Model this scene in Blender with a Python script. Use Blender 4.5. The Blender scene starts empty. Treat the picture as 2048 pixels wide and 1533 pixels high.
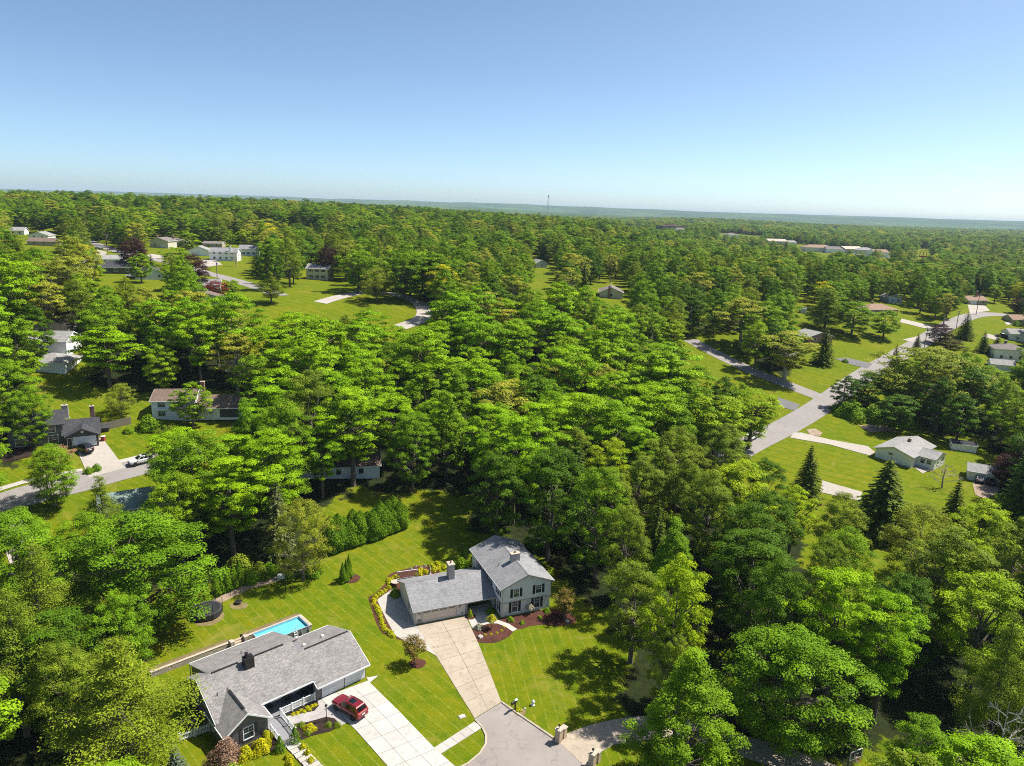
import bpy, bmesh, math, random
import numpy as np
from mathutils import Vector, Matrix
random.seed(7)
rng = np.random.default_rng(11)
scn = bpy.context.scene
col = scn.collection

# ---------------------------------------------------------------- camera, sky, sun, exposure
CAM_H, FPX, PITCH, ROLL = 62.0, 1430.0, math.radians(13.8), math.radians(1.85)
fwd = np.array([0, math.cos(PITCH), -math.sin(PITCH)])
_u0 = np.array([0, math.sin(PITCH), math.cos(PITCH)]); _r0 = np.array([1.0, 0, 0])
rgt = _r0*math.cos(ROLL)+_u0*math.sin(ROLL)
upv = -_r0*math.sin(ROLL)+_u0*math.cos(ROLL)
CAM = np.array([0, 0, CAM_H])
cd = bpy.data.cameras.new('camera')
cd.sensor_fit = 'HORIZONTAL'; cd.sensor_width = 36.0
cd.lens = 36.0*FPX/2048.0
cd.clip_start = 1.0; cd.clip_end = 60000.0
cam = bpy.data.objects.new('camera', cd); col.objects.link(cam)
cam.matrix_world = Matrix(((rgt[0], upv[0], -fwd[0], 0), (rgt[1], upv[1], -fwd[1], 0), (rgt[2], upv[2], -fwd[2], CAM_H), (0, 0, 0, 1)))
scn.camera = cam

SUN_EL, SUN_AZ = math.radians(56), math.radians(22)      # azimuth counted from +X towards +Y
sdir = Vector((math.cos(SUN_AZ)*math.cos(SUN_EL), math.sin(SUN_AZ)*math.cos(SUN_EL), math.sin(SUN_EL)))
world = bpy.data.worlds.new('World'); scn.world = world; world.use_nodes = True
wn = world.node_tree.nodes; wl = world.node_tree.links
for n in list(wn): wn.remove(n)
sky = wn.new('ShaderNodeTexSky'); sky.sky_type = 'NISHITA'; sky.sun_disc = False
sky.sun_elevation = SUN_EL; sky.sun_rotation = math.radians(90)-SUN_AZ
sky.altitude = 300; sky.air_density = 0.5; sky.dust_density = 1.1; sky.ozone_density = 6.0
bg = wn.new('ShaderNodeBackground'); bg.inputs[1].default_value = 0.128
wo = wn.new('ShaderNodeOutputWorld')
tn_ = wn.new('ShaderNodeMix'); tn_.data_type = 'RGBA'; tn_.blend_type = 'MULTIPLY'; tn_.inputs[0].default_value = 1.0; tn_.inputs[7].default_value = (1.17, 1.13, 0.93, 1)
wl.new(sky.outputs[0], tn_.inputs[6]); wl.new(tn_.outputs[2], bg.inputs[0]); wl.new(bg.outputs[0], wo.inputs[0])
sd = bpy.data.lights.new('sun', 'SUN'); sd.energy = 5.0; sd.angle = math.radians(0.53); sd.color = (1.0, 0.95, 0.86)
sun = bpy.data.objects.new('sun', sd); col.objects.link(sun)
sun.rotation_euler = sdir.to_track_quat('Z', 'Y').to_euler(); sun.location = (60, 60, 200)
vs = scn.view_settings
vs.view_transform = 'Standard'; vs.look = 'None'; vs.exposure = 0.7; vs.gamma = 1.0; vs.use_curve_mapping = False
cy = scn.cycles
cy.max_bounces = 6; cy.diffuse_bounces = 2; cy.glossy_bounces = 2; cy.transmission_bounces = 3; cy.volume_bounces = 0; cy.transparent_max_bounces = 6
cy.use_denoising = False; cy.filter_width = 1.05
cy.sample_clamp_indirect = 4.0; cy.sample_clamp_direct = 6.0

# ---------------------------------------------------------------- terrain and projection
def sst(t):
    t = np.clip(t, 0, 1); return t*t*(3-2*t)
def terr(x, y):
    x = np.asarray(x, float); y = np.asarray(y, float)
    s = y-0.5*x
    z = np.clip(25-0.03*x, 15, 34)*sst((s-108)/215)
    az = x/np.maximum(y, 60)
    right = sst((az-0.05)/0.25)
    z = z*(1-0.3*right*sst((y-420)/380))+13*right*sst((y-950)/450)*(1-sst((y-2300)/700))*(1-sst((az-0.2)/0.25))                      # the valley with the town
    z = z+10*(1-right)*sst((y-420)/300)*(1-sst((y-1100)/900))  # the wooded rise to the left
    z = z*(1-0.75*sst((y-1500)/1500))
    w = np.sin(x*0.0011+1.3)*0.5+np.sin(x*0.00043+y*0.0002)*0.9+np.sin(x*0.0031+y*0.0007)*0.25
    w = w+0.35*np.sin(x*0.0067+y*0.0011)+0.22*np.sin(x*0.0131+2.0+y*0.003)+0.12*np.sin(x*0.029+y*0.0071)
    z = z+(94+13*w)*sst((y-7600-600*w)/3600)
    z = z+46*sst((y-4900-300*w)/900)*(1-sst((y-6000-300*w)/1500))*(0.45+0.55*np.sin(x*0.0008+2.2+0.3*w))
    z = z+22*sst((y-2300)/900)*(0.5+0.5*np.sin(x*0.0021+0.4))*(1-sst((y-3600)/900))*right
    return z
def tz(x, y): return float(terr(x, y))
def G(px, py, h=0.0):
    """the point over the terrain (at height h above it) that a photograph pixel looks at"""
    d = fwd+rgt*(px-1024)/FPX+upv*(766.5-py)/FPX
    t = 40.0; lo = t
    while t < 9000:
        p = CAM+d*t
        if p[2]-tz(p[0], p[1])-h < 0: break
        lo = t; t *= 1.02
    hi = t
    for _ in range(24):
        m = (lo+hi)/2; p = CAM+d*m
        if p[2]-tz(p[0], p[1])-h < 0: hi = m
        else: lo = m
    return CAM+d*lo
def proj(p):
    v = np.asarray(p, float)-CAM; z = v@fwd
    return 1024+FPX*(v@rgt)/z, 766.5-FPX*(v@upv)/z, z

# ---------------------------------------------------------------- materials
MATS = {}; HAZE = 5.5e-5
def nt(name):
    m = bpy.data.materials.new(name); m.use_nodes = True
    t = m.node_tree; b = t.nodes['Principled BSDF']; MATS[name] = m
    return m, t, b
def N(t, typ, **kw):
    n = t.nodes.new(typ)
    for k, v in kw.items(): setattr(n, k, v)
    return n
def ramp(t, fac, stops):
    r = N(t, 'ShaderNodeValToRGB'); e = r.color_ramp.elements
    while len(e) < len(stops): e.new(0.5)
    for i, (p, c) in enumerate(stops): e[i].position = p; e[i].color = (*c, 1)
    t.links.new(fac, r.inputs[0]); return r.outputs[0]
def noise(t, vec, scale, detail=4, rough=0.55, dist=0.0):
    n = N(t, 'ShaderNodeTexNoise'); n.inputs['Scale'].default_value = scale; n.inputs['Detail'].default_value = detail
    n.inputs['Roughness'].default_value = rough; n.inputs['Distortion'].default_value = dist
    if vec is not None: t.links.new(vec, n.inputs['Vector'])
    return n.outputs['Fac']
def mixc(t, fac, a, b, blend='MIX'):
    m = N(t, 'ShaderNodeMix', data_type='RGBA', blend_type=blend)
    if isinstance(fac, (int, float)): m.inputs[0].default_value = fac
    else: t.links.new(fac, m.inputs[0])
    for i, v in ((6, a), (7, b)):
        if isinstance(v, tuple): m.inputs[i].default_value = (*v, 1)
        else: t.links.new(v, m.inputs[i])
    return m.outputs[2]
def math_(t, op, a, b=0.0, c=0.0):
    m = N(t, 'ShaderNodeMath', operation=op)
    for i, v in enumerate((a, b, c)):
        if isinstance(v, (int, float)): m.inputs[i].default_value = v
        else: t.links.new(v, m.inputs[i])
    return m.outputs[0]
def bump(t, b, h, strength=0.3, dist=0.05):
    n = N(t, 'ShaderNodeBump'); n.inputs['Strength'].default_value = strength; n.inputs['Distance'].default_value = dist
    t.links.new(h, n.inputs['Height']); t.links.new(n.outputs[0], b.inputs['Normal'])
def objco(t): return N(t, 'ShaderNodeTexCoord').outputs['Object']
def worldco(t): return N(t, 'ShaderNodeNewGeometry').outputs['Position']
def spec(b, v): b.inputs['Specular IOR Level'].default_value = v

def plain(name, c, rough=0.6, var=0.12, scale=3.0, metal=0.0, sp=0.4):
    m, t, b = nt(name)
    f = noise(t, objco(t), scale, 3)
    lo = tuple(max(0, x*(1-var)) for x in c); hi = tuple(min(1, x*(1+var)) for x in c)
    t.links.new(ramp(t, f, [(0.3, lo), (0.7, hi)]), b.inputs['Base Color'])
    b.inputs['Roughness'].default_value = rough; b.inputs['Metallic'].default_value = metal; spec(b, sp)
    return m
def siding(name, c, step=0.18, rough=0.6):
    """lap siding: horizontal boards too fine to pick apart at this distance"""
    m, t, b = nt(name)
    co = objco(t); sx = N(t, 'ShaderNodeSeparateXYZ'); t.links.new(co, sx.inputs[0])
    fr = math_(t, 'FRACT', math_(t, 'DIVIDE', sx.outputs[2], step))
    f = noise(t, co, 1.2, 4)
    base = ramp(t, f, [(0.3, tuple(x*0.92 for x in c)), (0.7, tuple(min(1, x*1.06) for x in c))])
    t.links.new(base, b.inputs['Base Color'])
    b.inputs['Roughness'].default_value = rough; spec(b, 0.3)
    bump(t, b, fr, 0.7, 0.03)
    return m
def shingle(name, c, var=0.35, tint=(1, 1, 1)):
    m, t, b = nt(name)
    co = objco(t)
    br = N(t, 'ShaderNodeTexBrick'); t.links.new(co, br.inputs['Vector'])
    mp = N(t, 'ShaderNodeMapping'); t.links.new(co, mp.inputs[0]); mp.inputs['Scale'].default_value = (1, 1, 1)
    t.links.new(mp.outputs[0], br.inputs['Vector'])
    br.inputs['Scale'].default_value = 1.0; br.inputs['Brick Width'].default_value = 0.33; br.inputs['Row Height'].default_value = 0.128
    br.inputs['Mortar Size'].default_value = 0.008; br.offset = 0.4
    br.inputs['Color1'].default_value = (*[x*(1-var) for x in c], 1); br.inputs['Color2'].default_value = (*[min(1, x*(1+var)) for x in c], 1)
    br.inputs['Mortar'].default_value = (*[x*0.55 for x in c], 1)
    f1 = noise(t, co, 9, 3, 0.7); f2 = noise(t, co, 0.5, 4, 0.6)
    k1 = ramp(t, f1, [(0.3, (0.72,)*3), (0.7, (1.3,)*3)]); k2 = ramp(t, f2, [(0.3, (0.85,)*3), (0.7, (1.12,)*3)])
    o = mixc(t, 1.0, br.outputs[0], k1, 'MULTIPLY'); o = mixc(t, 1.0, o, k2, 'MULTIPLY')
    o = mixc(t, 1.0, o, tint, 'MULTIPLY')
    t.links.new(o, b.inputs['Base Color']); b.inputs['Roughness'].default_value = 0.9; spec(b, 0.2)
    bump(t, b, f1, 0.5, 0.03)
    return m
def masonry(name, c1, c2, mortar, w=0.25, h=0.09, sc=1.0):
    m, t, b = nt(name)
    co = objco(t); sx = N(t, 'ShaderNodeSeparateXYZ'); t.links.new(co, sx.inputs[0])
    cb = N(t, 'ShaderNodeCombineXYZ'); t.links.new(math_(t, 'ADD', sx.outputs[0], sx.outputs[1]), cb.inputs[0]); t.links.new(sx.outputs[2], cb.inputs[1])
    br = N(t, 'ShaderNodeTexBrick'); t.links.new(cb.outputs[0], br.inputs['Vector'])
    br.inputs['Scale'].default_value = sc; br.inputs['Brick Width'].default_value = w; br.inputs['Row Height'].default_value = h
    br.inputs['Mortar Size'].default_value = 0.012
    br.inputs['Color1'].default_value = (*c1, 1); br.inputs['Color2'].default_value = (*c2, 1); br.inputs['Mortar'].default_value = (*mortar, 1)
    o = mixc(t, 1.0, br.outputs[0], ramp(t, noise(t, co, 5, 3), [(0.3, (0.8,)*3), (0.7, (1.15,)*3)]), 'MULTIPLY')
    t.links.new(o, b.inputs['Base Color']); b.inputs['Roughness'].default_value = 0.9
    bump(t, b, br.outputs['Fac'], -0.4, 0.02)
    return m
def glass(name='window_glass', c=(0.03, 0.045, 0.06)):
    m, t, b = nt(name)
    f = noise(t, objco(t), 0.8, 2)
    t.links.new(ramp(t, f, [(0.35, tuple(x*0.4 for x in c)), (0.7, tuple(x*1.6 for x in c))]), b.inputs['Base Color'])
    b.inputs['Roughness'].default_value = 0.06; spec(b, 0.7); return m
def concrete(name, c, var=0.12, big=0.25, stain=0.25):
    m, t, b = nt(name)
    co = worldco(t)
    f1 = noise(t, co, 14, 4, 0.7); f2 = noise(t, co, big, 5, 0.6); f3 = noise(t, co, 1.3, 5, 0.65, 0.4)
    o = ramp(t, f2, [(0.25, tuple(x*(1-var*1.3) for x in c)), (0.75, tuple(min(1, x*(1+var)) for x in c))])
    o = mixc(t, 1.0, o, ramp(t, f1, [(0.3, (0.86,)*3), (0.7, (1.1,)*3)]), 'MULTIPLY')
    o = mixc(t, 1.0, o, ramp(t, f3, [(0.34, (1-stain, 1-stain*1.05, 1-stain*1.15)), (0.5, (1, 1, 1))]), 'MULTIPLY')
    oi = N(t, 'ShaderNodeObjectInfo')
    o = mixc(t, 1.0, o, ramp(t, oi.outputs['Random'], [(0, (0.93, 0.925, 0.91)), (1, (1.04, 1.04, 1.04))]), 'MULTIPLY')
    t.links.new(o, b.inputs['Base Color']); b.inputs['Roughness'].default_value = 0.85; spec(b, 0.25)
    bump(t, b, f1, 0.25, 0.01); return m
def asphalt(name, c, var=0.12):
    m, t, b = nt(name)
    co = worldco(t)
    f1 = noise(t, co, 22, 4, 0.75); f2 = noise(t, co, 0.12, 5, 0.6); f3 = noise(t, co, 0.6, 6, 0.7, 1.0)
    o = ramp(t, f2, [(0.25, tuple(x*(1-var) for x in c)), (0.75, tuple(x*(1+var) for x in c))])
    o = mixc(t, 1.0, o, ramp(t, f1, [(0.3, (0.8,)*3), (0.7, (1.15,)*3)]), 'MULTIPLY')
    o = mixc(t, 1.0, o, ramp(t, f3, [(0.3, (0.8, 0.78, 0.76)), (0.42, (1, 1, 1)), (0.7, (1.05,)*3)]), 'MULTIPLY')
    # cracks
    vo = N(t, 'ShaderNodeTexVoronoi', feature='DISTANCE_TO_EDGE'); vo.inputs['Scale'].default_value = 0.16
    dn = N(t, 'ShaderNodeTexNoise'); dn.inputs['Scale'].default_value = 0.7; dn.inputs['Detail'].default_value = 4; t.links.new(co, dn.inputs['Vector'])
    va = N(t, 'ShaderNodeVectorMath', operation='ADD'); t.links.new(co, va.inputs[0])
    vm = N(t, 'ShaderNodeVectorMath', operation='SCALE'); t.links.new(dn.outputs['Color'], vm.inputs[0]); vm.inputs['Scale'].default_value = 3.0
    t.links.new(vm.outputs[0], va.inputs[1]); t.links.new(va.outputs[0], vo.inputs['Vector'])
    o = mixc(t, 1.0, o, ramp(t, vo.outputs['Distance'], [(0.0, (0.72,)*3), (0.012, (1, 1, 1))]), 'MULTIPLY')
    t.links.new(o, b.inputs['Base Color']); b.inputs['Roughness'].default_value = 0.9; spec(b, 0.25)
    bump(t, b, f1, 0.3, 0.01); return m
def mulch(name, c):
    m, t, b = nt(name)
    co = worldco(t); f1 = noise(t, co, 9, 5, 0.8); f2 = noise(t, co, 0.8, 3)
    o = ramp(t, f1, [(0.3, tuple(x*0.35 for x in c)), (0.5, c), (0.72, tuple(x*1.9 for x in c))])
    o = mixc(t, 1.0, o, ramp(t, f2, [(0.3, (0.8,)*3), (0.7, (1.2,)*3)]), 'MULTIPLY')
    t.links.new(o, b.inputs['Base Color']); b.inputs['Roughness'].default_value = 1.0; spec(b, 0.1)
    bump(t, b, f1, 1.0, 0.08); return m
def leaf(name, c, trans=0.32, hue=0.25, val=0.62):
    m, t, b = nt(name)
    at = N(t, 'ShaderNodeAttribute'); at.attribute_name = 'tint'
    oi = N(t, 'ShaderNodeObjectInfo')
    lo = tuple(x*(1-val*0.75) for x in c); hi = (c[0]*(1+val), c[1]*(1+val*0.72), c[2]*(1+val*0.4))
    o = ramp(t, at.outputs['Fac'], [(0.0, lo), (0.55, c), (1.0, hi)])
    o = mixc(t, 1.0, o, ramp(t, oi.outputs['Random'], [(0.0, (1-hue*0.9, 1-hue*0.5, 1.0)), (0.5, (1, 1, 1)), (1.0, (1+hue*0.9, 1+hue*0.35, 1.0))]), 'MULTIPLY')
    t.links.new(o, b.inputs['Base Color']); b.inputs['Roughness'].default_value = 0.6; spec(b, 0.07)
    tr = N(t, 'ShaderNodeBsdfTranslucent')
    t.links.new(mixc(t, 1.0, o, (1.25, 1.15, 0.5), 'MULTIPLY'), tr.inputs[0])
    mx = N(t, 'ShaderNodeMixShader'); mx.inputs[0].default_value = trans
    t.links.new(b.outputs[0], mx.inputs[1]); t.links.new(tr.outputs[0], mx.inputs[2])
    t.links.new(mx.outputs[0], t.nodes['Material Output'].inputs[0]); return m

# ---------------------------------------------------------------- object helpers
def tag(o, label=None, cat=None, group=None, kind=None):
    if label: o['label'] = label
    if cat: o['category'] = cat
    if group: o['group'] = group
    if kind: o['kind'] = kind
    return o
def thing(name, label, cat, loc=(0, 0, 0), rz=0.0, group=None):
    o = bpy.data.objects.new(name, None); col.objects.link(o)
    o.empty_display_size = 0.5
    o.location = loc; o.rotation_euler = (0, 0, rz)
    return tag(o, label, cat, group)
def mk(name, me, parent=None, loc=None, rz=None):
    o = bpy.data.objects.new(name, me); col.objects.link(o)
    if parent is not None: o.parent = parent
    if loc is not None: o.location = loc
    if rz is not None: o.rotation_euler = (0, 0, rz)
    return o
def copy_tree(o, parent=None):
    c = o.copy(); col.objects.link(c)
    if parent is not None: c.parent = parent
    for ch in o.children:
        copy_tree(ch, c)
    return c
class MB:
    """collects shapes that become one mesh"""
    def __init__(s): s.v = []; s.f = []; s.m = []
    def add(s, vs, fs, m=0):
        k = len(s.v); s.v += [tuple(map(float, p)) for p in vs]; s.f += [tuple(i+k for i in f) for f in fs]; s.m += [m]*len(fs); return s
    def box(s, x0, x1, y0, y1, z0, z1, m=0, bev=0.0):
        v = [(x0, y0, z0), (x1, y0, z0), (x1, y1, z0), (x0, y1, z0), (x0, y0, z1), (x1, y0, z1), (x1, y1, z1), (x0, y1, z1)]
        if bev > 0:
            b = bev
            v[4:] = [(x0, y0, z1-b), (x1, y0, z1-b), (x1, y1, z1-b), (x0, y1, z1-b)]
            v += [(x0+b, y0+b, z1), (x1-b, y0+b, z1), (x1-b, y1-b, z1), (x0+b, y1-b, z1)]
            return s.add(v, [(3, 2, 1, 0), (0, 1, 5, 4), (1, 2, 6, 5), (2, 3, 7, 6), (3, 0, 4, 7), (4, 5, 9, 8), (5, 6, 10, 9), (6, 7, 11, 10), (7, 4, 8, 11), (8, 9, 10, 11)], m)
        return s.add(v, [(3, 2, 1, 0), (4, 5, 6, 7), (0, 1, 5, 4), (1, 2, 6, 5), (2, 3, 7, 6), (3, 0, 4, 7)], m)
    def prism(s, poly, axis, a, b, m=0):
        """poly: 2-D outline, extruded along an axis from a to b; axis x: poly=(y,z); y: (x,z); z: (x,y)"""
        def P(p, t): return (t, p[0], p[1]) if axis == 'x' else ((p[0], t, p[1]) if axis == 'y' else (p[0], p[1], t))
        n = len(poly); v = [P(p, a) for p in poly]+[P(p, b) for p in poly]
        f = [tuple(range(n))[::-1], tuple(range(n, 2*n))]+[(i, (i+1) % n, n+(i+1) % n, n+i) for i in range(n)]
        return s.add(v, f, m)
    def quadslab(s, q, th, m=0):
        """four corners (top face) with a thickness downwards"""
        a, b_, c = (Vector(q[0]), Vector(q[1]), Vector(q[2]))
        v = [tuple(p) for p in q]+[(p[0], p[1], p[2]-th) for p in q]; n = len(q)
        return s.add(v, [tuple(range(n)), tuple(range(n, 2*n))[::-1]]+[(i, n+i, n+(i+1) % n, (i+1) % n) for i in range(n)], m)
    def tube(s, pts, rad, n=6, m=0, cap=True):
        pts = [Vector(p) for p in pts]
        if isinstance(rad, (int, float)): rad = [rad]*len(pts)
        rings = []
        for i, p in enumerate(pts):
            d = (pts[min(i+1, len(pts)-1)]-pts[max(i-1, 0)]).normalized()
            a = d.orthogonal().normalized() if abs(d.z) > 0.95 else d.cross(Vector((0, 0, 1))).normalized()
            b = d.cross(a)
            rings.append([p+(a*math.cos(2*math.pi*k/n)+b*math.sin(2*math.pi*k/n))*rad[i] for k in range(n)])
        v = [q for r in rings for q in r]; f = []
        for i in range(len(pts)-1):
            for k in range(n): f.append((i*n+k, i*n+(k+1) % n, (i+1)*n+(k+1) % n, (i+1)*n+k))
        if cap: f.append(tuple(range(n))[::-1]); f.append(tuple(range((len(pts)-1)*n, len(pts)*n)))
        return s.add(v, f, m)
    def lathe(s, prof, n=12, c=(0, 0, 0), m=0):
        v = []; f = []
        for r, z in prof:
            for k in range(n): v.append((c[0]+r*math.cos(2*math.pi*k/n), c[1]+r*math.sin(2*math.pi*k/n), c[2]+z))
        for i in range(len(prof)-1):
            for k in range(n): f.append((i*n+k, i*n+(k+1) % n, (i+1)*n+(k+1) % n, (i+1)*n+k))
        f.append(tuple(range(n))[::-1]); f.append(tuple(range((len(prof)-1)*n, len(prof)*n)))
        return s.add(v, f, m)
    def mesh(s, name, mats, smooth=False):
        me = bpy.data.meshes.new(name); me.from_pydata(s.v, [], s.f)
        for m in (mats if isinstance(mats, (list, tuple)) else [mats]): me.materials.append(MATS[m] if isinstance(m, str) else m)
        me.polygons.foreach_set('material_index', s.m)
        if smooth: me.polygons.foreach_set('use_smooth', [True]*len(s.f))
        me.validate(); me.update(); return me
    def build(s, name, mats, parent=None, loc=None, rz=None, smooth=False):
        return mk(name, s.mesh(name, mats, smooth), parent, loc, rz)

# ---------------------------------------------------------------- flat surfaces draped over the terrain
def crom(pts, step=2.0, closed=False):
    pts = [np.array(p[:2], float) for p in pts]; n = len(pts); out = []
    rngi = range(n if closed else n-1)
    for i in rngi:
        p1, p2 = pts[i], pts[(i+1) % n]
        p0 = pts[(i-1) % n] if (closed or i > 0) else 2*p1-p2
        p3 = pts[(i+2) % n] if (closed or i+2 < n) else 2*p2-p1
        k = max(1, int(np.linalg.norm(p2-p1)/step))
        for j in range(k):
            t = j/k
            out.append(0.5*((2*p1)+(-p0+p2)*t+(2*p0-5*p1+4*p2-p3)*t*t+(-p0+3*p1-3*p2+p3)*t**3))
    if not closed: out.append(pts[-1])
    return out
def sheet(name, poly, mat, off=0.03, th=0.0, maxe=4.0, parent=None):
    """a polygon laid on the terrain; th gives it a skirt"""
    bm = bmesh.new()
    vs_ = [bm.verts.new((p[0], p[1], 0)) for p in poly]
    f = bm.faces.new(vs_); bmesh.ops.triangulate(bm, faces=[f])
    for _ in range(6):
        long = [e for e in bm.edges if e.calc_length() > maxe]
        if not long: break
        bmesh.ops.subdivide_edges(bm, edges=long, cuts=1, use_grid_fill=False)
        bmesh.ops.triangulate(bm, faces=[f for f in bm.faces if len(f.verts) > 3])
    for f in bm.faces:
        if f.normal.z < 0: f.normal_flip()
    if th > 0:
        be = [e for e in bm.edges if e.is_boundary]
        r = bmesh.ops.extrude_edge_only(bm, edges=be)
        low = {v for v in r['geom'] if isinstance(v, bmesh.types.BMVert)}
    else: low = set()
    for v in bm.verts: v.co.z = tz(v.co.x, v.co.y)+off-(th if v in low else 0)
    me = bpy.data.meshes.new(name); bm.to_mesh(me); bm.free(); me.materials.append(MATS[mat])
    return mk(name, me, parent)
def strip(name, line, w, mat, off=0.035, step=2.5, parent=None, raw=False):
    L = line if raw else crom(line, step)
    v = []; f = []; nc = 4
    for i, p in enumerate(L):
        d = L[min(i+1, len(L)-1)]-L[max(i-1, 0)]; d = d/np.linalg.norm(d); nrm = np.array([-d[1], d[0]])
        for k in range(nc+1):
            q = p+nrm*w*(k/nc-0.5); v.append((q[0], q[1], tz(*q)+off))
    for i in range(len(L)-1):
        for k in range(nc): a = i*(nc+1)+k; f.append((a, a+nc+1, a+nc+2, a+1))
    me = bpy.data.meshes.new(name); me.from_pydata(v, [], f); me.materials.append(MATS[mat])
    if len(f) and me.polygons[0].normal.z < 0: me.flip_normals()
    return mk(name, me, parent)
def curb(name, line, mat, w=0.18, h=0.14, parent=None, raw=False, below=0.1):
    L = [np.array(p[:2]) for p in line] if raw else crom(line, 1.2)
    mb = MB(); v = []; f = []
    for i, p in enumerate(L):
        d = L[min(i+1, len(L)-1)]-L[max(i-1, 0)]; d = d/np.linalg.norm(d); nrm = np.array([-d[1], d[0]])
        z = tz(*p)
        for s, zz in ((-.5, -below), (-.5, h-0.02), (-.4, h), (.4, h), (.5, h-0.02), (.5, -below)):
            q = p+nrm*w*s; v.append((q[0], q[1], z+zz))
    for i in range(len(L)-1):
        for k in range(5): f.append((i*6+k, i*6+k+1, i*6+6+k+1, i*6+6+k))
    f.append((0, 1, 2, 3, 4, 5)); f.append(tuple(range(len(v)-6, len(v)))[::-1])
    return MB().add(v, f).build(name, mat, parent)
def GP(*pts): return [G(*p)[:2] for p in pts]
# ---------------------------------------------------------------- the palette
siding('gray_siding', (0.72, 0.73, 0.77)); siding('gray_siding_low', (0.74, 0.715, 0.70), 0.3)
plain('gray_plain', (0.62, 0.57, 0.54), 0.7)
siding('charcoal_siding', (0.15, 0.143, 0.155)); siding('white_siding', (0.85, 0.86, 0.87)); siding('cream_siding', (0.62, 0.58, 0.46))
siding('taupe_siding', (0.11, 0.09, 0.08)); siding('tan_siding', (0.42, 0.36, 0.28)); siding('pale_blue_siding', (0.5, 0.58, 0.64))
masonry('red_brick', (0.22, 0.07, 0.045), (0.3, 0.11, 0.07), (0.3, 0.27, 0.24)); masonry('buff_stone', (0.42, 0.31, 0.2), (0.55, 0.43, 0.3), (0.38, 0.33, 0.28), 0.35, 0.15)
masonry('gray_brick', (0.36, 0.33, 0.31), (0.45, 0.42, 0.4), (0.4, 0.38, 0.36)); masonry('wall_block', (0.38, 0.31, 0.25), (0.48, 0.41, 0.34), (0.2, 0.17, 0.15), 0.4, 0.18)
shingle('gray_shingle', (0.245, 0.243, 0.25), 0.17); shingle('ranch_shingle', (0.24, 0.225, 0.22), 0.22); shingle('charcoal_shingle', (0.06, 0.06, 0.068), 0.25)
shingle('brown_shingle', (0.19, 0.135, 0.105), 0.28); shingle('tan_shingle', (0.3, 0.2, 0.14), 0.2); shingle('light_shingle', (0.3, 0.29, 0.28), 0.18)
shingle('green_roof', (0.2, 0.27, 0.24), 0.08); shingle('dusty_shingle', (0.21, 0.18, 0.165), 0.3)
plain('white_trim', (0.78, 0.78, 0.77), 0.5, 0.04); plain('vinyl_white', (0.8, 0.8, 0.8), 0.45, 0.04); plain('gray_trim', (0.36, 0.35, 0.35), 0.6, 0.06)
plain('shutter_black', (0.02, 0.021, 0.023), 0.6); plain('shutter_dark', (0.06, 0.055, 0.06), 0.6); plain('taupe_trim', (0.33, 0.27, 0.23), 0.6)
plain('garage_white', (0.66, 0.68, 0.72), 0.5, 0.04); plain('garage_taupe', (0.62, 0.54, 0.47), 0.55, 0.05); plain('dark_metal', (0.025, 0.024, 0.025), 0.45, 0.2, 3, 0.3)
plain('black_box', (0.02, 0.019, 0.02), 0.5); plain('porch_dark', (0.05, 0.05, 0.055), 0.7); plain('deck_gray', (0.25, 0.245, 0.26), 0.7, 0.1)
plain('porch_floor', (0.2, 0.2, 0.21), 0.8); plain('tan_cap', (0.42, 0.36, 0.29), 0.8); plain('lead_flash', (0.3, 0.3, 0.31), 0.5)
plain('galvanized', (0.45, 0.47, 0.5), 0.4, 0.1, 3, 0.6); plain('pole_wood', (0.2, 0.15, 0.11), 0.9, 0.25); plain('fence_wood', (0.2, 0.17, 0.14), 0.9, 0.3, 6)
plain('bark', (0.13, 0.105, 0.08), 0.95, 0.35, 4); plain('pale_bark', (0.34, 0.3, 0.25), 0.95, 0.25, 4); plain('dead_wood', (0.4, 0.36, 0.32), 0.95, 0.2, 4)
plain('rock', (0.4, 0.37, 0.34), 0.9, 0.2, 4); plain('rust_steel', (0.07, 0.04, 0.03), 0.8, 0.4); plain('rubber', (0.015, 0.015, 0.016), 0.8); plain('rim', (0.35, 0.36, 0.38), 0.3, 0.05, 3, 0.7)
plain('trampoline_mat', (0.03, 0.03, 0.036), 0.6, 0.1); plain('trampoline_pad', (0.07, 0.065, 0.075), 0.6, 0.15)
plain('pool_liner', (0.2, 0.55, 0.68), 0.5, 0.06); plain('pool_wall', (0.22, 0.23, 0.25), 0.5); plain('resin_gray', (0.3, 0.31, 0.33), 0.5)
plain('red_paint_sign', (0.5, 0.03, 0.03), 0.4, 0.04); plain('yellow_sign', (0.9, 0.55, 0.01), 0.4, 0.04); plain('flag_red', (0.4, 0.03, 0.04), 0.8); plain('flag_blue', (0.03, 0.04, 0.16), 0.8)
plain('flag_white', (0.6, 0.6, 0.6), 0.8); plain('hoop_orange', (0.5, 0.1, 0.03), 0.5); plain('bin_red', (0.35, 0.04, 0.05), 0.5); plain('warm_lamp', (0.6, 0.55, 0.45), 0.3); plain('red_lens', (0.3, 0.01, 0.01), 0.2); plain('clear_lens', (0.6, 0.62, 0.65), 0.1)
plain('pink_flower', (0.6, 0.35, 0.4), 0.8); plain('plank_tan', (0.4, 0.32, 0.23), 0.8)
glass(); glass('car_glass', (0.01, 0.012, 0.015))
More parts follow.
